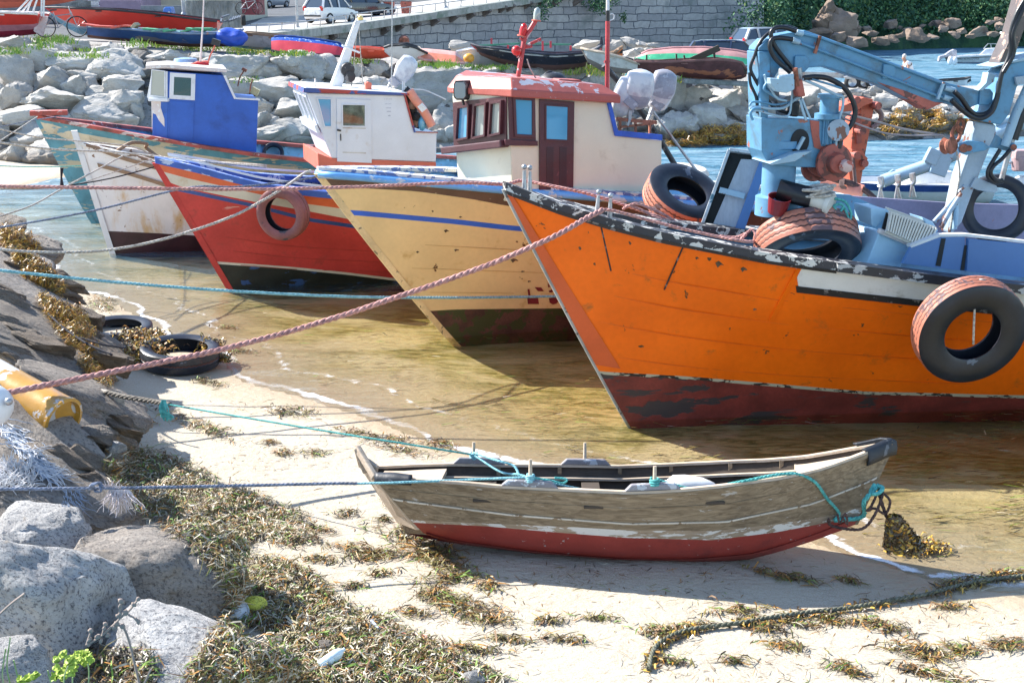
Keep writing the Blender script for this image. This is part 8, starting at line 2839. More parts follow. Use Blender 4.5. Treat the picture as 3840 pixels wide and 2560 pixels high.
mb.build('body', mat('blue_bin', (.06, .20, .62), .4, var=.05), bi, bevel=.03)
mb = MB()
mb.box(at(634, 50, 56.95), (.08, .02, .12))
mb.build('sticker', m_white, bi)
tf = thing('boat_trailer', at(870, 84, 50), 'empty dark boat trailer frame parked beside the stone wall', 'trailer')
mb = MB()
for a_, b_ in (((828, 84), (905, 68)), ((858, 80), (915, 66)), ((832, 66), (860, 56)), ((828, 84), (832, 66))):
 mb.bar(at(*a_, 50), at(*b_, 51), .06, .06)
for k in range(5):
 mb.bar(at(860 + k * 9, 80 - k * 3, 50), at(868 + k * 9, 66 - k * 2, 51), .05, .04)
mb.build('frame', mat('dark_galvanised', (.10, .12, .15), .5), tf)
mb = MB()
mb.lathe([(0, -.08), (.2, -.08), (.22, 0), (.2, .08), (0, .08)], m4(at(912, 76, 50), (1, .3, 0)), 16)
mb.build('wheel', m_tyr, tf, smooth=40)
def bicycle(p, d, label, s_=1.0, tilt=0):
 t = thing('bicycle', p, label, 'bicycle')
 d = V(d).normalized()
 up = V((0, 0, 1))
 n = d.cross(up)
 for k in (0, 1):
  c_ = p + d * (k * 1.02 * s_) + up * .33 * s_
  mb = MB()
  R0 = .33 * s_
  mb.tube([c_ + d * R0 * cos(a_) + up * R0 * sin(a_) for a_ in [i * pi / 12 for i in range(25)]], .022 * s_, 6, 0)
  for i in range(10):
   a_ = i * pi / 5
   mb.tube([c_, c_ + d * R0 * cos(a_) + up * R0 * sin(a_)], .003, 3, 1)
  mb.build('wheel', [m_tyr, m_steel], t, smooth=60)
 mb = MB()
 q = lambda x, z: p + d * x * s_ + up * z * s_
 for a_, b_ in (((0, .33), (.42, .30)), ((.42, .30), (.30, .80)), ((0, .33), (.33, .68)), ((.33, .68), (.86, .74)), ((.42, .30), (.86, .66)), ((.84, .85), (1.02, .33)), ((.80, .95), (.86, .66))):
  mb.tube([q(*a_), q(*b_)], .018 * s_, 6)
 mb.build('frame', m_steel, t)
 mb = MB()
 mb.bar(q(.20, .86), q(.42, .88), .12 * s_, .05 * s_)
 mb.build('saddle', m_black, t)
 mb = MB()
 mb.tube([q(.80, .95) + n * .25 * s_, q(.80, .97), q(.80, .95) - n * .25 * s_], .015 * s_, 6)
 mb.build('handlebar', m_steel, t)
bicycle(at(172, 140, 45.0), (1, .35, 0), 'bicycle standing between the two red boats at the left', 1.05)
bicycle(at(905, 55, 58), (.8, .6, 0), 'small bicycle leaning beside the stone wall near the silver car', .8)
dk = wallbox('dark_red_shed', 905, 972, -14, 34, 66, mat('dark_red_boards', (.16, .03, .04), .7), 'dark red shed wall left of the silver car', 'shed', 1.5)
for (x0, x1, y0, y1, Y) in ((230, 285, 8, 22, 63), (285, 335, 4, 20, 64)):
 wallbox('low_wall', x0, x1, y0, y1, Y, m_stonew, 'low stone wall %s above the red boat bow' % ('piece on the left' if x0 < 250 else 'piece on the right'))
# ------------------------------------------------------------------ beached boats on the harbour ground
def pxboat(name, label, st, Y, bands, up=False, cat='boat', rim=None, ins=None, yaw=0.0, keelm=None, dark=None, thw=2, group=None, Yend=None, trans=None, sect=.75, rimw=.045):
 """st: (px, y of the upper edge, y of the lower edge, half beam). up=True: keel upwards"""
 n = 26
 x0, x1 = st[0][0], st[-1][0]
 cx = (x0 + x1) / 2
 yb_ = max(s_[2] for s_ in st)
 Yend = Y if Yend is None else Yend
 t = thing(name, at(cx, yb_, Y), label, cat, group)
 mb = MB()
 near, far, sh_n, sh_f, keel = [], [], [], [], []
 NB = len(bands)
 rn_, rf_ = [], []
 for i in range(n + 1):
  px = x0 + (x1 - x0) * i / n
  yt = interp([(s_[0], s_[1]) for s_ in st], px)
  ybm = interp([(s_[0], s_[2]) for s_ in st], px)
  b = interp([(s_[0], s_[3]) for s_ in st], px)
  Yc = Y + (Yend - Y) * i / n
  if not up:
   s_n = at(px, yt, Yc - b)
   k_ = at(px, ybm, Yc - b * .35)
   k_ = V((k_.x, Yc, k_.z))
  else:
   k_ = at(px, yt, Yc)
   s_n = at(px, ybm, Yc - b)
  s_f = V((s_n.x, s_n.y + 2 * b, s_n.z))
  rown, rowf = [], []
  m_ = 12
  for j in range(m_ + 1):
   w = j / m_
   e = w ** sect
   z = k_.z + (s_n.z - k_.z) * w
   x_ = k_.x + (s_n.x - k_.x) * w
   rown.append(V((x_, Yc - b * e, z)))
   rowf.append(V((x_, Yc + b * e, z)))
  rn_.append(rown)
  rf_.append(rowf)
  sh_n.append(s_n)
  sh_f.append(s_f)
  keel.append(k_)
 def bandof(j):
  w = (j + .5) / 12
  for bi_, (lim, m__) in enumerate(bands):
   if w <= lim:
    return bi_
  return NB - 1
 for R__, fl in ((rn_, False), (rf_, True)):
  for j in range(12):
   mb.grid([[r_[j], r_[j + 1]] for r_ in R__], bandof(j), flip=fl)
 for e_ in (0, -1):
  if st[e_][3] > .12:
   ring = rn_[e_] + rf_[e_][::-1]
   mb.poly(ring[:-1], bandof(9) if trans is None else NB)
 ms = [m__ for _, m__ in bands] + ([trans] if trans else [])
 mb.build('hull', ms, t, smooth=45, recalc=False)
 if rim:
  mb = MB()
  mb.tube(sh_n, rimw, 6)
  mb.tube(sh_f, rimw, 6)
  mb.build('gunwale', rim, t, smooth=60)
 if not up:
  mb = MB()
  mb.grid([[V((a_.x, a_.y + .04, a_.z - .02)), V((k_.x, k_.y - .1, k_.z * .65 + a_.z * .35)), V((k_.x, k_.y + .1, k_.z * .65 + a_.z * .35)), V((b_.x, b_.y - .04, b_.z - .02))] for a_, b_, k_ in zip(sh_n, sh_f, keel)])
  mb.build('inside', ins or m_dark, t, smooth=40)
  for k in range(thw):
   i = int(n * (k + 1) / (thw + 1))
   mb = MB()
   mb.bar(sh_n[i] + V((0, 0, -.08)), sh_f[i] + V((0, 0, -.08)), .22, .04)
   mb.build('thwart', rim or m_oldwood, t)
 elif keelm:
  mb = MB()
  mb.tube([p + V((0, 0, .01)) for p in keel[1:-1]], .04, 6)
  mb.build('keel', keelm, t, smooth=60)
 return t, sh_n, sh_f, keel
br_red = mat('glossy_red_hull', (.62, .045, .03), .3, var=.06, coat=.4, dirt=(.4, .05, .04), damt=.06)
br_pink = mat('pink_boot_band', (.52, .22, .27), .5)
br_grey = mat('bluish_grey_bottom', (.22, .27, .34), .5, var=.12)
br_teal2 = mat('teal_bottom', (.08, .22, .34), .5)
pxboat('red_boat', 'large red boat with dark rail and grey bottom on the shore above the boulders', [(170, 29, 32, .02), (230, 29, 98, .35), (290, 32, 130, .62), (400, 36, 150, .85), (560, 50, 158, .9), (700, 68, 150, .85), (800, 80, 118, .7), (813, 81, 116, .6)], 49, [(.22, br_teal2), (.36, br_grey), (1, br_red)], rim=m_trimd, ins=br_red, cat='boat', Yend=50)
pxboat('red_yacht', 'red boat stern with pink band cut by the left edge above the boulders', [(-260, 46, 150, .9), (0, 47, 142, .85), (60, 50, 137, .8), (125, 52, 130, .7), (140, 54, 120, .6)], 44.5, [(.25, mat('crimson_bottom', (.3, .02, .05), .5)), (.50, br_pink), (1, br_red)], rim=m_roofp, ins=m_roofp)
mb = MB()
for a_, b_ in (((62, 45), (115, -10)), ((80, 48), (128, -10)), ((100, 48), (118, 0)), ((122, 50), (142, -10)), ((155, 62), (157, -20)), ((163, 62), (166, -20))):
 mb.tube([at(*a_, 44), at(*b_, 44)], .03, 6)
o = mb.build('rail', m_white, COL.objects['red_yacht'], smooth=60)
mb = MB()
mb.prism([at(x, y, 44.2) for x, y in ((132, 60), (148, 40), (150, 78), (160, 60), (178, 62), (166, 110), (158, 138), (125, 118))], V((0, .12, 0)))
mb.build('rudder', mat('pinkish_white_rudder', (.66, .52, .52), .5, dirt=(.5, .2, .15), damt=.3), COL.objects['red_yacht'], bevel=.02)
pxboat('salmon_hull', 'dull salmon boat hull at the very top left corner', [(-200, -40, 30, .8), (0, -40, 32, .9), (150, -30, 24, .7), (240, -20, 12, .4), (290, -14, 0, .05)], 58, [(.3, m_salmonbase), (1, mat('dull_salmon_hull', (.42, .10, .07), .5))], rim=m_trimd)
b_old = mat('worn_blue_planks', (.035, .10, .30), .6, var=.2, wear=(.20, .20, .24), wamt=.28, wscale=2.5, wstretch=(.4, 1, 1))
t, sn, sf, kl = pxboat('blue_boat', 'old worn blue boat filled with green and red boards above the boulders', [(326, 100, 142, .25), (400, 104, 152, .55), (560, 116, 165, .75), (700, 126, 178, .8), (800, 126, 178, .7), (860, 120, 175, .5), (905, 112, 160, .15)], 45.5, [(.28, mat('rotten_brown_bottom', (.12, .06, .05), .8)), (1, b_old)], rim=mat('worn_blue_rim', (.2, .28, .42), .6, wear=(.5, .25, .2), wamt=.2), ins=m_dark, thw=0)
rq = random.Random(8)
GC = [mat('green_board', (.08, .36, .20), .6, var=.2), mat('red_board', (.55, .10, .07), .6), mat('teal_board', (.14, .32, .28), .6), mat('tan_board', (.45, .38, .26), .7)]
bd_specs = [(340, 95, 60, 8, 1), (395, 100, 50, 10, 1), (440, 102, 34, 16, 1), (470, 106, 40, 12, 2), (508, 98, 22, 30, 3), (538, 108, 22, 14, 3), (565, 110, 44, 10, 0), (600, 114, 50, 8, 2), (636, 115, 36, 12, 0), (665, 120, 40, 12, 2), (700, 116, 36, 10, 0), (735, 112, 60, 9, 0), (760, 108, 60, 8, 0), (690, 124, 40, 10, 3), (780, 112, 40, 7, 0), (475, 98, 26, 12, 1)]
for i, (x, y, w, h, mi) in enumerate(bd_specs):
 mb = MB()
 p = at(x, y, 45.3 - .3 + rq.uniform(-.2, .3))
 mb.box(p, (w / 100, .5, max(.06, h / 250)), Matrix.Rotation(rq.uniform(-.25, .15) - (.7 if i == 4 else 0), 3, 'Y'))
 o = mb.build('board', GC[mi], None, bevel=.01)
 nm = ['green', 'red', 'teal grey', 'tan'][mi]
 rk_ = sorted(q[0] for q in bd_specs if q[4] == mi).index(x)
 tag(o, '%s %s board or crate piece from the left in the old blue boat' % (['first', 'second', 'third', 'fourth', 'fifth', 'sixth', 'seventh'][rk_], nm), 'board', '%s boards in the old blue boat' % nm)
mb = MB()
cc = at(872, 140, 44.9)
mb.ball(cc, (.56, .45, .30), 4)
for i, v_ in enumerate(mb.v):
 q = v_ - cc
 v_ += q.normalized() * (.10 * noise.noise(q * 3) + .05 * abs(noise.noise(V((q.x * 3, q.y * 3, q.z * 9)))))
o = mb.build('blue_tarpaulin', mat('royal_blue_tarp', (.02, .08, .50), .5, var=.2, bump=.4), None, smooth=40)
tag(o, 'crumpled royal blue tarpaulin over the right end of the old blue boat', 'tarpaulin')
m_gw = mat('greyish_white_hull', (.50, .54, .60), .5, var=.08, dirt=(.3, .34, .38), damt=.25)
pxboat('pale_boat', 'pale grey white boat between the blue tarpaulin and the upturned blue red dinghy', [(862, 170, 175, .05), (905, 122, 182, .4), (960, 128, 188, .6), (1040, 136, 190, .6), (1100, 144, 188, .5)], 46.5, [(.2, m_teal), (1, m_gw)], rim=m_oldwood, ins=m_dark)
pxboat('upturned_dinghy', 'upturned dinghy with royal blue and red bottom on the grass', [(1018, 142, 190, .55), (1045, 136, 196, .62), (1098, 138, 200, .66), (1200, 150, 206, .66), (1270, 162, 212, .5), (1290, 172, 213, .3)], 44.0, [(.22, mat('royal_blue_gel', (.03, .10, .45), .35, wear=(.4, .5, .7), wamt=.25)), (1, mat('red_gel', (.55, .05, .07), .35, var=.1))], up=True, keelm=m_navy, rim=m_trimd, trans=mat('pale_blue_red_transom', (.45, .55, .72), .4))
pxboat('small_dinghy', 'small open orange red dinghy right behind the tall white mast', [(1315, 180, 214, .4), (1370, 181, 223, .45), (1430, 186, 222, .45), (1465, 192, 214, .3)], 44, [(1, mat('orange_red_gel', (.74, .11, .06), .35))], rim=mat('orange_red_rim', (.78, .14, .08), .4), ins=mat('orange_inside', (.6, .12, .06), .5), thw=1)
pxboat('white_dinghy', 'small white dinghy with teal inside next to the orange red one', [(1441, 178, 196, .25), (1460, 172, 214, .5), (1515, 168, 233, .6), (1560, 180, 232, .5), (1602, 200, 215, .08)], 43.6, [(1, mat('white_gel', (.72, .73, .76), .35, var=.03))], rim=m_trimd, ins=m_teal, thw=1)
pxboat('upturned_dinghy', 'upturned faded pink orange dinghy right of the small white one', [(1560, 184, 210, .3), (1590, 182, 225, .5), (1665, 188, 234, .58), (1710, 194, 238, .55), (1738, 220, 238, .35)], 43.8, [(.3, mat('faded_pink_gel', (.74, .42, .36), .4)), (1, mat('faded_orange_gel', (.76, .24, .15), .4))], up=True, rim=mat('pink_rim', (.7, .35, .3), .4))
t, sn, sf, kl = pxboat('pale_grey_boat', 'long pale grey boat lying behind the grass left of the black boat', [(1712, 195, 240, .25), (1770, 184, 245, .5), (1860, 200, 252, .6), (1960, 226, 256, .5), (2010, 246, 256, .1)], 45.5, [(1, m_gw)], rim=m_gw, ins=m_teal)
mb = MB()
mb.ball(at(1758, 219, 44.8), (.2, .16, .17), 2)
tag(mb.build('orange_float', mat('amber_float', (.85, .42, .06), .4), None, smooth=60), 'amber float hanging on the pale grey boat', 'float')
m_blk = mat('black_hull_paint', (.03, .035, .055), .5, var=.25, wear=(.14, .13, .14), wamt=.12)
t, sn, sf, kl = pxboat('black_boat', 'black open boat with white line and red inside on the shore', [(1766, 166, 170, .03), (1800, 176, 208, .3), (1870, 182, 238, .6), (1960, 196, 258, .8), (2080, 206, 266, .85), (2180, 200, 258, .7), (2240, 186, 232, .35), (2256, 172, 205, .08)], 45.0, [(.30, mat('brown_bottom', (.17, .09, .08), .7)), (.84, m_blk), (.9, m_white), (1, m_blk)], rim=m_blk, ins=mat('pink_red_inside', (.55, .10, .13), .5), thw=4)
mb = MB()
mb.prism([at(x, y, 45.0) for x, y in ((2246, 190), (2250, 160), (2252, 140), (2258, 136), (2262, 160), (2256, 205))], V((0, .12, 0)))
mb.build('stem_post', m_blk, t)
for (x, y0, y1) in ((2035, 155, 190), (2065, 155, 180), (1905, 170, 184), (1843, 144, 166), (2140, 172, 190)):
 mb = MB()
 mb.bar(at(x, y1, 44.6), at(x, y0, 44.6), .07, .07)
 mb.build('thole_post', mat('crimson_post', (.55, .06, .08), .5) if 'crimson_post' not in bpy.data.materials else bpy.data.materials['crimson_post'], t)
mb = MB()
mb.bar(at(1960, 164, 45.2), at(2140, 168, 45.2), .08, .06)
mb.bar(at(1790, 172, 45.2), at(1950, 164, 45.3), .06, .06)
mb.build('oar', mat('green_oar', (.06, .32, .2), .5), t)
pxboat('white_pointed_boat', 'white pointed wooden boat between the black boat and the brown wreck', [(2179, 181, 186, .02), (2205, 188, 236, .35), (2260, 198, 270, .55), (2330, 216, 277, .6), (2380, 236, 275, .45), (2400, 240, 270, .3)], 43.6, [(.35, mat('grey_brown_bottom', (.22, .19, .17), .7)), (1, mat('weathered_white_planks', (.62, .62, .60), .6, dirt=(.3, .25, .2), damt=.15))], rim=m_palew, ins=m_insd, thw=1)
pxboat('orange_boat_end', 'orange boat end sticking out behind the white pointed boat', [(2275, 205, 212, .2), (2310, 196, 215, .3), (2335, 175, 212, .06)], 46.5, [(1, mat('orange_planks', (.65, .18, .05), .6))], rim=m_oldwood)
t, sn, sf, kl = pxboat('upturned_boat', 'upturned green boat with pink keel band behind the brown wreck', [(2385, 214, 222, .2), (2430, 190, 232, .5), (2520, 180, 240, .75), (2640, 178, 250, .85), (2760, 190, 260, .8), (2850, 208, 268, .6), (2900, 225, 270, .3)], 46.5, [(.34, mat('dusty_pink_bottom', (.50, .26, .25), .6, var=.15)), (1, mat('emerald_green_hull', (.05, .38, .20), .45, wear=(.5, .6, .6), wamt=.12))], up=True, rim=m_black, keelm=mat('pink_keel', (.6, .3, .3), .6))
text_on('lettering', '07', at(2788, 251, 45.2), (1, .02, -.12), (.1, 0, 1), .14, m_white, t)
t, sn, sf, kl = pxboat('wrecked_boat', 'brown red wooden wreck lying broken in front of the green upturned boat', [(2335, 236, 244, .15), (2385, 232, 272, .4), (2480, 234, 286, .55), (2600, 228, 296, .6), (2700, 224, 302, .6), (2780, 232, 300, .45), (2800, 262, 288, .1)], 43.6, [(1, mat('brown_red_wreck_planks', (.13, .05, .05), .7, var=.3, wear=(.42, .15, .08), wamt=.25, wscale=2.5, wstretch=(.4, 1, 1)))], rim=mat('wreck_rim', (.2, .09, .08), .7), ins=m_insd, thw=1)
mb = MB()
mb.prism([at(x, y, 43.4) for x, y in ((2331, 236), (2345, 214), (2376, 222), (2362, 250), (2350, 262))], V((0, .7, 0)))
mb.build('transom', m_trimd, t)
for a_, b_, w_, h_ in (((2590, 228), (2697, 180), .12, .20), ((2425, 206), (2425, 230), .06, .05), ((2536, 203), (2538, 230), .08, .05), ((2565, 208), (2569, 230), .10, .05), ((2678, 194), (2680, 226), .10, .06)):
 mb = MB()
 mb.bar(at(*a_, 43.2), at(*b_, 43.2), w_, h_)
 mb.build('broken_frame', m_insd, t)
pxboat('white_tender', 'white boat end beside the wreck and the blue crane', [(2790, 258, 262, .05), (2812, 254, 290, .3), (2850, 254, 305, .5), (2920, 256, 310, .5)], 43.8, [(.2, m_teal), (1, mat('white_gel_two', (.66, .68, .70), .4))], rim=m_trimd, thw=1)
tag(rope('teal_rope_pile', [at(2365 + 18 * cos(i * .8), 283 + 4 * sin(i * 1.3), 42.2) for i in range(24)], .03, m_rope_teal, 'teal rope lying on the boulders below the wreck', twist=False, seg=3), None, None)
mb = MB()
mb.bar(at(2560, 303, 43.2), at(2900, 320, 43.6), .5, .16)
tag(mb.build('slip_kerb', m_stonew, None, bevel=.03), 'low concrete kerb under the beached boats on the right', 'kerb')
mb = MB()
L_ = [at(2960, 322, 52), at(3190, 330, 54), at(3330, 334, 56), at(3330, 352, 55.9), at(2960, 350, 51.9)]
mb.prism([at(2700, 330, 48), at(3330, 326, 58), at(3420, 336, 60), at(3420, 352, 57), at(2700, 356, 47)], V((0, 0, -1.0)))
mb.build('slipway', m_pave, None, kind='structure')
tr = thing('boat_trailer', at(3160, 312, 55), 'galvanised boat trailer with three black wheels on the slip', 'trailer')
mb = MB()
mb.bar(at(2990, 279, 55), at(3300, 286, 55), .12, .22)
mb.bar(at(3170, 292, 55), at(3300, 295, 55), .08, .12)
mb.bar(at(3030, 280, 55), at(3030, 298, 55), .06, .06)
mb.build('frame', m_steel, tr, bevel=.01)
for x in (3194, 3240, 3273):
 mb = MB()
 p = at(x, 309, 54.6 + (.9 if x == 3240 else 0))
 mb.lathe([(.0, .04), (.10, .08), (.17, .1), (.2, .12)], m4(p, (0, -1, 0)), 14, 1)
 mb.lathe([(.18, .12), (.27, .12), (.31, .08), (.31, -.08), (.2, -.1)], m4(p, (0, -1, 0)), 20, 0)
 mb.build('wheel', [m_tyr, m_rim], tr, smooth=40)
mb = MB()
mb.prism([at(x, y, 54.4) for x, y in ((3168, 290), (3190, 284), (3290, 288), (3300, 296), (3175, 297))], V((0, .3, 0)))
mb.build('mudguard', m_steel, tr)
pm = at(3402, 352, 56.5)
man = thing('person', pm, 'grey haired person in a white t shirt and dark trousers bending over on the slip', 'person')
pe = at(3402, 352, 56.5)
gz = pe.z
m_skin = mat('skin', (.50, .26, .18), .6, var=.05, bump=.05)
m_shirt = mat('white_cotton', (.80, .81, .84), .8, var=.03)
m_trou = mat('dark_trousers', (.02, .025, .05), .8)
m_hair = mat('grey_hair', (.55, .53, .50), .8)
q = lambda x, y, z: V((pe.x + x, pe.y + y, gz + z))
def person_bits():
 vs = [q(.06, 0, .86), q(.02, 0, 1.02), q(-.06, -.02, 1.20), q(-.16, -.04, 1.36), q(-.24, -.05, 1.44), q(-.29, -.06, 1.52), q(-.31, -.07, 1.60),
          q(-.14, -.20, 1.36), q(-.12, -.28, 1.14), q(-.22, -.30, .92), q(-.15, .14, 1.36), q(-.22, .20, 1.12), q(-.36, .14, .94),
          q(.05, -.10, .84), q(.02, -.11, .48), q(.06, -.11, .08), q(-.06, -.13, .03), q(.05, .10, .84), q(.06, .11, .48), q(.10, .11, .08), q(-.02, .13, .03)]
 ed = [(0, 1), (1, 2), (2, 3), (3, 4), (4, 5), (5, 6), (3, 7), (7, 8), (8, 9), (3, 10), (10, 11), (11, 12), (0, 13), (13, 14), (14, 15), (15, 16), (0, 17), (17, 18), (18, 19), (19, 20)]
 rd = [.16, .165, .17, .15, .07, .085, .095, .075, .05, .034, .075, .05, .034, .10, .07, .05, .045, .10, .07, .05, .045]
 return vs, ed, rd
vs, ed, rd = person_bits()
def make_skin(name, vs, ed, rd, m, parent):
 me = bpy.data.meshes.new(name)
 me.from_pydata([tuple(V(p) - parent.location) for p in vs], ed, [])
 me.materials.append(m)
 o = bpy.data.objects.new(name, me)
 COL.objects.link(o)
 o.parent = parent
 md = o.modifiers.new('skin', 'SKIN')
 md.use_smooth_shade = True
 bpy.context.view_layer.objects.active = o
 if len(me.skin_vertices) == 0:
  with bpy.context.temp_override(object=o, active_object=o, mesh=me):
   try:
    bpy.ops.mesh.customdata_skin_add()
   except Exception as ex:
    print('skin', ex)
 if len(me.skin_vertices):
  for i, r in enumerate(rd):
   me.skin_vertices[0].data[i].radius = (r, r)
  me.skin_vertices[0].data[0].use_root = True
 s_ = o.modifiers.new('sub', 'SUBSURF')
 s_.levels = s_.render_levels = 2
 return o
make_skin('body', vs, ed, rd, m_skin, man)
make_skin('t_shirt', [vs[0], vs[1], vs[2], vs[3], vs[4].lerp(vs[3], .5), vs[7], vs[8].lerp(vs[7], .35), vs[10], vs[11].lerp(vs[10], .35)], [(0, 1), (1, 2), (2, 3), (3, 4), (3, 5), (5, 6), (3, 7), (7, 8)], [.19, .195, .20, .175, .10, .10, .085, .10, .085], m_shirt, man)
make_skin('trousers', [vs[0], vs[13], vs[14], vs[15], vs[17], vs[18], vs[19]], [(0, 1), (1, 2), (2, 3), (0, 4), (4, 5), (5, 6)], [.18, .125, .095, .08, .125, .095, .08], m_trou, man)
mb = MB()
hc = vs[6]
mb.ball(hc + V((.035, 0, .03)), (.098, .10, .105), 2)
mb.build('hair', m_hair, man, smooth=60)
for hi, fd in ((9, V((-.25, -.1, -1))), (12, V((-.5, -.1, -.9)))):
 mb = MB()
 h0 = vs[hi]
 fd = fd.normalized()
 sd = fd.cross(V((0, 1, 0))).normalized()
 sd = V((0, 1, 0))
 mb.ball(h0 + fd * .05, (.03, .045, .055), 2)
 for k, L_ in enumerate((.062, .078, .082, .074, .058)):
  off = sd * (-.036 + .018 * k)
  if k == 0:
   a_ = h0 + fd * .03 + sd * -.04
   mb.tube([a_, a_ + (fd * .6 - sd * .8).normalized() * .035, a_ + (fd * .9 - sd * .5).normalized() * .065], .011, 6, r2=.008)
  else:
   a_ = h0 + fd * .085 + off
   mb.tube([a_, a_ + fd * L_ * .5, a_ + fd * L_ * .8 + V((-.015, 0, 0)), a_ + fd * L_ * .95 + V((-.03, 0, 0))], .009, 6, r2=.007)
 mb.build('hand', m_skin, man, smooth=60)
mb = MB()
fdir = V((-.75, -.35, -.45)).normalized()
fc_ = hc + fdir * .085
mb.ball(fc_ + fdir * .018 + V((0, 0, -.01)), (.016, .014, .02), 1, 0)
for s_ in (-1, 1):
 mb.ball(fc_ + V((0, s_ * .033, .018)) + fdir * .004, (.009, .010, .007), 1, 1)
 mb.ball(hc + V((.0, s_ * .092, -.005)), (.02, .012, .028), 1, 0)
mb.bar(fc_ + V((0, -.02, -.04)), fc_ + V((0, .02, -.04)), .012, .006, mi=2)
mb.build('face', [m_skin, m_dark, mat('lips', (.35, .12, .10), .6)], man, smooth=60)
mbt, sn, sf, kl = pxboat('motor_boat', 'white motor boat with grey outboard engine anchored at the right', [(3560, 216, 238, .55), (3600, 214, 240, .6), (3680, 209, 241, .65), (3770, 204, 240, .65), (3880, 198, 236, .5), (3960, 190, 226, .05)], 90, [(.15, m_navy), (.78, mat('white_gel_three', (.74, .76, .78), .3)), (.84, m_trimd), (1, mat('white_gel_four', (.74, .76, .78), .3))], rim=m_white, ins=m_white, thw=1)
m_w3 = bpy.data.materials['white_gel_three']
mb = MB()
mb.loft([at(3670, 207, 89.6), at(3780, 204, 89.6), at(3780, 204, 90.5), at(3670, 207, 90.5)], [at(3698, 182, 89.8), at(3760, 178, 89.8), at(3760, 178, 90.4), at(3698, 182, 90.4)])
mb.build('cuddy', m_w3, mbt, bevel=.05)
mb = MB()
for a_, b_ in (((3688, 184), (3705, 165)), ((3705, 165), (3735, 165)), ((3735, 165), (3745, 180)), ((3715, 165), (3718, 182)), ((3688, 184), (3745, 180)), ((3755, 178), (3762, 130)), ((3762, 130), (3775, 130)), ((3775, 130), (3778, 160))):
 mb.bar(at(*a_, 90), at(*b_, 90), .05, .05)
mb.build('windscreen_frame', m_steel, mbt)
mb = MB()
mb.bar(at(3758, 124, 90), at(3820, 124, 90), .9, .14)
mb.build('canopy', m_w3, mbt, bevel=.03)
mb = MB()
mb.prism([at(x, y, 90) for x, y in ((3565, 192), (3578, 186), (3588, 188), (3590, 212), (3570, 222), (3552, 214), (3540, 218), (3530, 222), (3524, 234), (3520, 230), (3524, 212), (3545, 206))], V((0, .4, 0)))
mb.build('outboard_engine', m_grime, mbt, bevel=.04)
mb = MB()
mb.ball(at(3563, 228, 89.4), (.18, .18, .32), 2)
mb.ball(at(3580, 230, 89.3), (.2, .18, .3), 2)
o = mb.build('fenders', m_w3, mbt, smooth=60)
p0 = at(3586, 225, 89.25)
text_on('lettering', 'CABO BLANCO DOS', p0, (1, .02, .02), (0, 0, 1), .17, m_trimd, mbt)
pxboat('white_skiff', 'small white skiff with dark rail afloat behind the crane boom', [(3530, 303, 324, .3), (3560, 302, 326, .45), (3620, 297, 324, .35), (3640, 290, 312, .05)], 66, [(1, m_w3)], rim=m_trimd, thw=1)
# ------------------------------------------------------------------ hillside on the right
hb_ = [(2840, 168, 104), (3000, 150, 112), (3200, 122, 122), (3500, 118, 128), (3900, 112, 134), (4400, 108, 140)]
mb = MB()
rows = []
for i in range(60):
 px = 2840 + i * 30
 py = interp([(a_, b_) for a_, b_, c_ in hb_], px)
 Y = interp([(a_, c_) for a_, b_, c_ in hb_], px)
 r_ = []
 for j in range(22):
  u = j / 21
  p = at(px, py, Y)
  h = .2 + 16 * u ** .8 + noise.noise(V((px * .006, u * 5, 1))) * 1.6
  r_.append(V((p.x + u * 3, p.y + u * 22 + noise.noise(V((px * .01, u * 4, 8))) * 2, max(-1, h if j else -1))))
 rows.append(r_)
mb.grid(rows)
m_hill, nt, N, L, B = nodes('hill_undergrowth')
L.new(mixc(nt, ramp(nt, texn(nt, .5, 6), .35, .65), (.012, .05, .035), (.035, .10, .045)), B.inputs['Base Color'])
B.inputs['Roughness'].default_value = 1
L.new(bumpn(nt, texn(nt, .9, 6), 1, .6), B.inputs['Normal'])
hill = mb.build('hill', m_hill, None, smooth=180, recalc=False, kind='structure')
BV_H = BVHTree.FromPolygons([tuple(p) for p in mb.v], mb.f)
LM = [weedmat('bush_dark', (.018, .07, .045), (.04, .12, .06), .8), weedmat('bush_mid', (.045, .14, .06), (.09, .20, .07), .8), weedmat('bush_light', (.09, .17, .05), (.15, .22, .07), .8)]
rv = random.Random(31)
HV = MB()
def leafclump(mb, c_, R_, n, size, r, wts=(5, 4, 1)):
 for i in range(n):
  d = V((r.gauss(0, 1), r.gauss(0, 1), r.gauss(0, .8)))
  d = d.normalized() * R_ * (r.random() ** .4)
  p = c_ + d
  a_ = V((r.uniform(-1, 1), r.uniform(-1, 1), r.uniform(-1, 1))).normalized() * size * r.uniform(.5, 1.2)
  b_ = a_.cross(V((r.uniform(-1, 1), r.uniform(-1, 1), r.uniform(-1, 1)))).normalized() * size * r.uniform(.3, .8)
  mb.add([p - a_, p - b_ * .8, p + a_, p + b_], [[0, 1, 2, 3]], pick(r, wts))
for i in range(900):
 px, py = rv.uniform(2850, 3900), rv.uniform(-70, 118)
 h = BV_H.ray_cast(C0, ray(px, py).normalized())
 if h[0] is None: continue
 if 3010 < px < 3130 and py > 30 + (px - 3070) * .2: continue
 leafclump(HV, h[0] + V((0, -.5, .3)), rv.uniform(.7, 1.8), 34, .22, rv, (5, 4, .6 if rv.random() < .8 else 4))
o = HV.build('hillside_bushes', LM, None, recalc=False)
tag(o, 'dense dark green scrub covering the far hillside', 'scrub', kind='stuff')
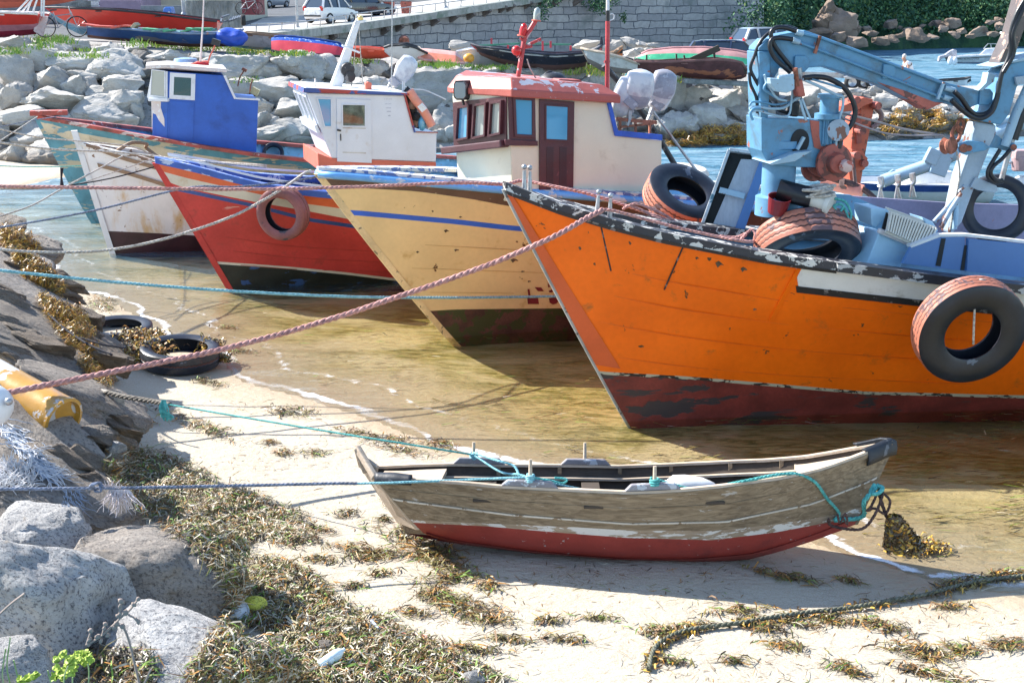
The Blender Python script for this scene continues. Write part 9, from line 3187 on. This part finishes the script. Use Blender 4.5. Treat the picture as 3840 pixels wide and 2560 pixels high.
def bush(px, py, Y, R_, n, size, label, wts=(5, 3, 1), name='wall_bush', flat=.6):
 mb = MB()
 c_ = at(px, py, Y)
 for k in range(5):
  leafclump(mb, c_ + V((rv.gauss(0, R_ * .35), rv.gauss(0, R_ * .15), rv.gauss(0, R_ * .5))), R_ * .6, n // 5, size, rv, wts)
 o = mb.build(name, LM, None, recalc=False)
 tag(o, label, 'bush')
bush(2052, 38, 93, .9, 300, .12, 'small dark bush growing from the wall top left of the red pole')
bush(2238, 20, 96, 1.2, 420, .12, 'larger dark bush hanging on the wall right of the red pole')
bush(2334, 75, 97, .5, 120, .10, 'tiny bush in the middle of the quay wall')
bush(2875, 40, 100, 2.2, 900, .16, 'ivy mass covering the right end of the quay wall')
bush(2905, 100, 100, 2.0, 800, .16, 'lower ivy mass at the foot of the wall end')
bush(2300, 2, 97, .5, 100, .1, 'small tuft at the top of the wall right of the larger bush')
ZF = [(1180, 215, 120, 80), (1410, 310, 190, 115), (1700, 210, 160, 90), (1640, 255, 90, 60), (1330, 270, 100, 50), (1740, 310, 100, 60), (1800, 275, 90, 50), (1960, 282, 170, 85), (2050, 200, 80, 40), (2130, 180, 80, 50), (2160, 228, 120, 70),
      (2070, 302, 130, 50), (1560, 322, 130, 45), (1090, 365, 160, 70), (870, 375, 200, 100), (1190, 345, 120, 70), (330, 220, 100, 60), (450, 240, 120, 80), (540, 300, 270, 90), (1450, 235, 60, 40), (1260, 245, 50, 30), (1540, 210, 60, 50),
      (1590, 210, 80, 60), (2260, 290, 120, 60), (2230, 170, 80, 40), (1000, 300, 130, 50), (1250, 310, 120, 50), (960, 260, 100, 50), (720, 330, 140, 90), (1480, 350, 100, 40), (2300, 230, 100, 60), (1880, 320, 90, 40)]
fl = {}
m_rockf = rock_mat('far_granite', (.22, .16, .12), (.33, .25, .20), (.10, .08, .07), .4)
RKF = []
for me in RK:
 m2 = me.copy()
 m2.materials.clear()
 m2.materials.append(m_rockf)
 RKF.append(m2)
sideword = lambda px: 'left part near the cliff' if px < 3300 else 'middle part' if px < 3560 else 'right part'
for i, (a_, b_, w, h) in enumerate(ZF):
 px, py, w, h = 2840 + a_ * K, b_ * K, w * K, h * K
 Yy = clampi([(60, 128), (90, 124), (125, 118), (150, 104)], py + h / 2)
 big = 'big' if w * h > 2200 else 'medium' if w * h > 1000 else 'small'
 lb = '%s brown granite boulder of the far shore, %s' % (big, sideword(px))
 fl.setdefault(lb, []).append(rock(px, py, w * .98, h * 1.05, at(px, py, Yy), RKF[i % 14], rk6, .9, 0, lb, 'boulders of the far shore'))
for lb, L_ in fl.items():
 L_.sort(key=lambda o: o.location.x)
 if len(L_) > 1:
  for i, o in enumerate(L_):
   o['label'] = ['first', 'second', 'third', 'fourth', 'fifth', 'sixth', 'seventh', 'eighth', 'ninth', 'tenth', 'eleventh', 'twelfth'][min(i, 11)] + ' from left, ' + lb.replace('granite ', '')
for i, (a_, b_, w, h, lb) in enumerate(((750, 220, 260, 200, 'blueish cliff block right of the ivy, lower right one'), (600, 230, 200, 220, 'blueish cliff block right of the ivy, lower left one'), (620, 120, 130, 210, 'tall cliff block rising above the other cliff blocks'), (560, 170, 90, 90, 'small cliff block beside the tall one'), (690, 150, 90, 160, 'narrow cliff block on the right of the tall one'), (820, 270, 140, 120, 'sloping cliff block nearest the water under the scrub'))):
 rock(2840 + a_ * K, b_ * K, w * K * 1.1, h * K * 1.2, at(2840 + a_ * K, b_ * K, 109), RKF[(i * 3) % 14], rk6, .9, .3, lb, 'cliff blocks')
ZW = [(3, 980, 400, 140, 90), (3, 1080, 375, 150, 95), (3, 1180, 395, 140, 70), (3, 700, 392, 220, 75), (3, 1095, 470, 160, 75), (3, 1170, 442, 90, 45), (3, 1250, 442, 90, 35), (3, 1350, 430, 90, 30), (3, 860, 420, 120, 60), (2, 1820, 405, 180, 100), (3, 1290, 405, 120, 50), (3, 930, 430, 100, 50)]
for i, (z_, a_, b_, w, h) in enumerate(ZW):
 px, py = (950 if z_ == 2 else 1900) + a_ * K, b_ * K
 rock(px, py, w * K, h * K, at(px, py, 62 if b_ > 430 else 74), RK[(i * 5) % 14], rk6, .8, 0, ['first', 'second', 'third', 'fourth', 'fifth', 'sixth', 'seventh', 'eighth', 'ninth', 'tenth', 'eleventh', 'twelfth'][sorted(range(12), key=lambda k_: (950 if ZW[k_][0] == 2 else 1900) + ZW[k_][1] * K).index(i)] + ' boulder from the left along the foot of the quay wall', 'boulders at the wall foot')
# ------------------------------------------------------------------ grass and flowers on the crest
GM = [weedmat('grass_green', (.10, .24, .03), (.18, .34, .05)), weedmat('grass_light', (.26, .42, .05), (.40, .50, .09)), weedmat('grass_dry', (.36, .33, .14), (.5, .45, .22)), weedmat('flower_yellow', (.75, .58, .04), (.85, .70, .08))]
GB = MB()
BV_R = world_bvh(bw_rocks)
def tuft(px, py, r, n, hgt, wts):
 h = hit(px, py, (BV_R, TBV))
 if h is None: return
 for k in range(n):
  p = h[0] + V((r.gauss(0, .20), r.gauss(0, .16), -.03))
  d = V((r.gauss(0, .4), r.gauss(0, .3), 1)).normalized()
  L_ = hgt * r.uniform(.25, .95)
  s_ = V((1, 0, 0)) * .02 * r.uniform(.5, 1.2)
  q_ = p + d * L_ * .6
  e_ = p + d * L_ + V((r.gauss(0, .06), 0, -.03))
  GB.add([p - s_, p + s_, q_ + s_ * .7, q_ - s_ * .7, e_], [[0, 1, 2, 3], [3, 2, 4]], pick(r, wts))
for (x0, x1, y0, y1, nn, hg, wts) in ((120, 260, 138, 165, 260, .35, (5, 1, 1, 0)), (500, 640, 150, 178, 330, .32, (3, 4, 1, .2)), (620, 1010, 165, 192, 700, .22, (3, 4, 2, .8)), (870, 1040, 180, 205, 300, .22, (3, 4, 1, 1.2)), (1040, 1130, 196, 210, 160, .22, (3, 4, 1, .2)),
                                      (1300, 1330, 222, 240, 60, .25, (3, 3, 1, 0)), (0, 80, 180, 205, 260, .18, (5, 1, 2, .2)), (1340, 1400, 222, 238, 120, .2, (3, 4, 1, 0)), (1580, 1740, 228, 250, 300, .25, (4, 3, 1, .1)), (1760, 1920, 246, 262, 240, .22, (4, 3, 1, 0)), (1650, 1690, 235, 262, 80, .4, (1, 6, 0, 0)),
                                      (2140, 2290, 248, 282, 260, .4, (2, 3, 4, .8)), (2440, 2600, 288, 310, 220, .2, (1, 3, 3, 1.5)), (330, 365, 205, 218, 90, .22, (1, 6, 0, 0)), (210, 265, 198, 212, 90, .15, (2, 5, 0, 0)), (320, 350, 180, 195, 60, .2, (1, 6, 0, 0)), (130, 160, 165, 185, 60, .3, (3, 3, 1, 0)), (900, 960, 285, 310, 60, .15, (4, 2, 0, 0)),
                                      (170, 250, 636, 642, 40, .1, (4, 3, 0, 0))):
 for i in range(nn // 4):
  tuft(rv.uniform(x0, x1), rv.uniform(y0, y1), rv, 7, hg, wts)
o = GB.build('grass', GM, None, recalc=False)
tag(o, 'green grass, weeds and yellow flowers along the top of the boulders', 'grass', kind='stuff')
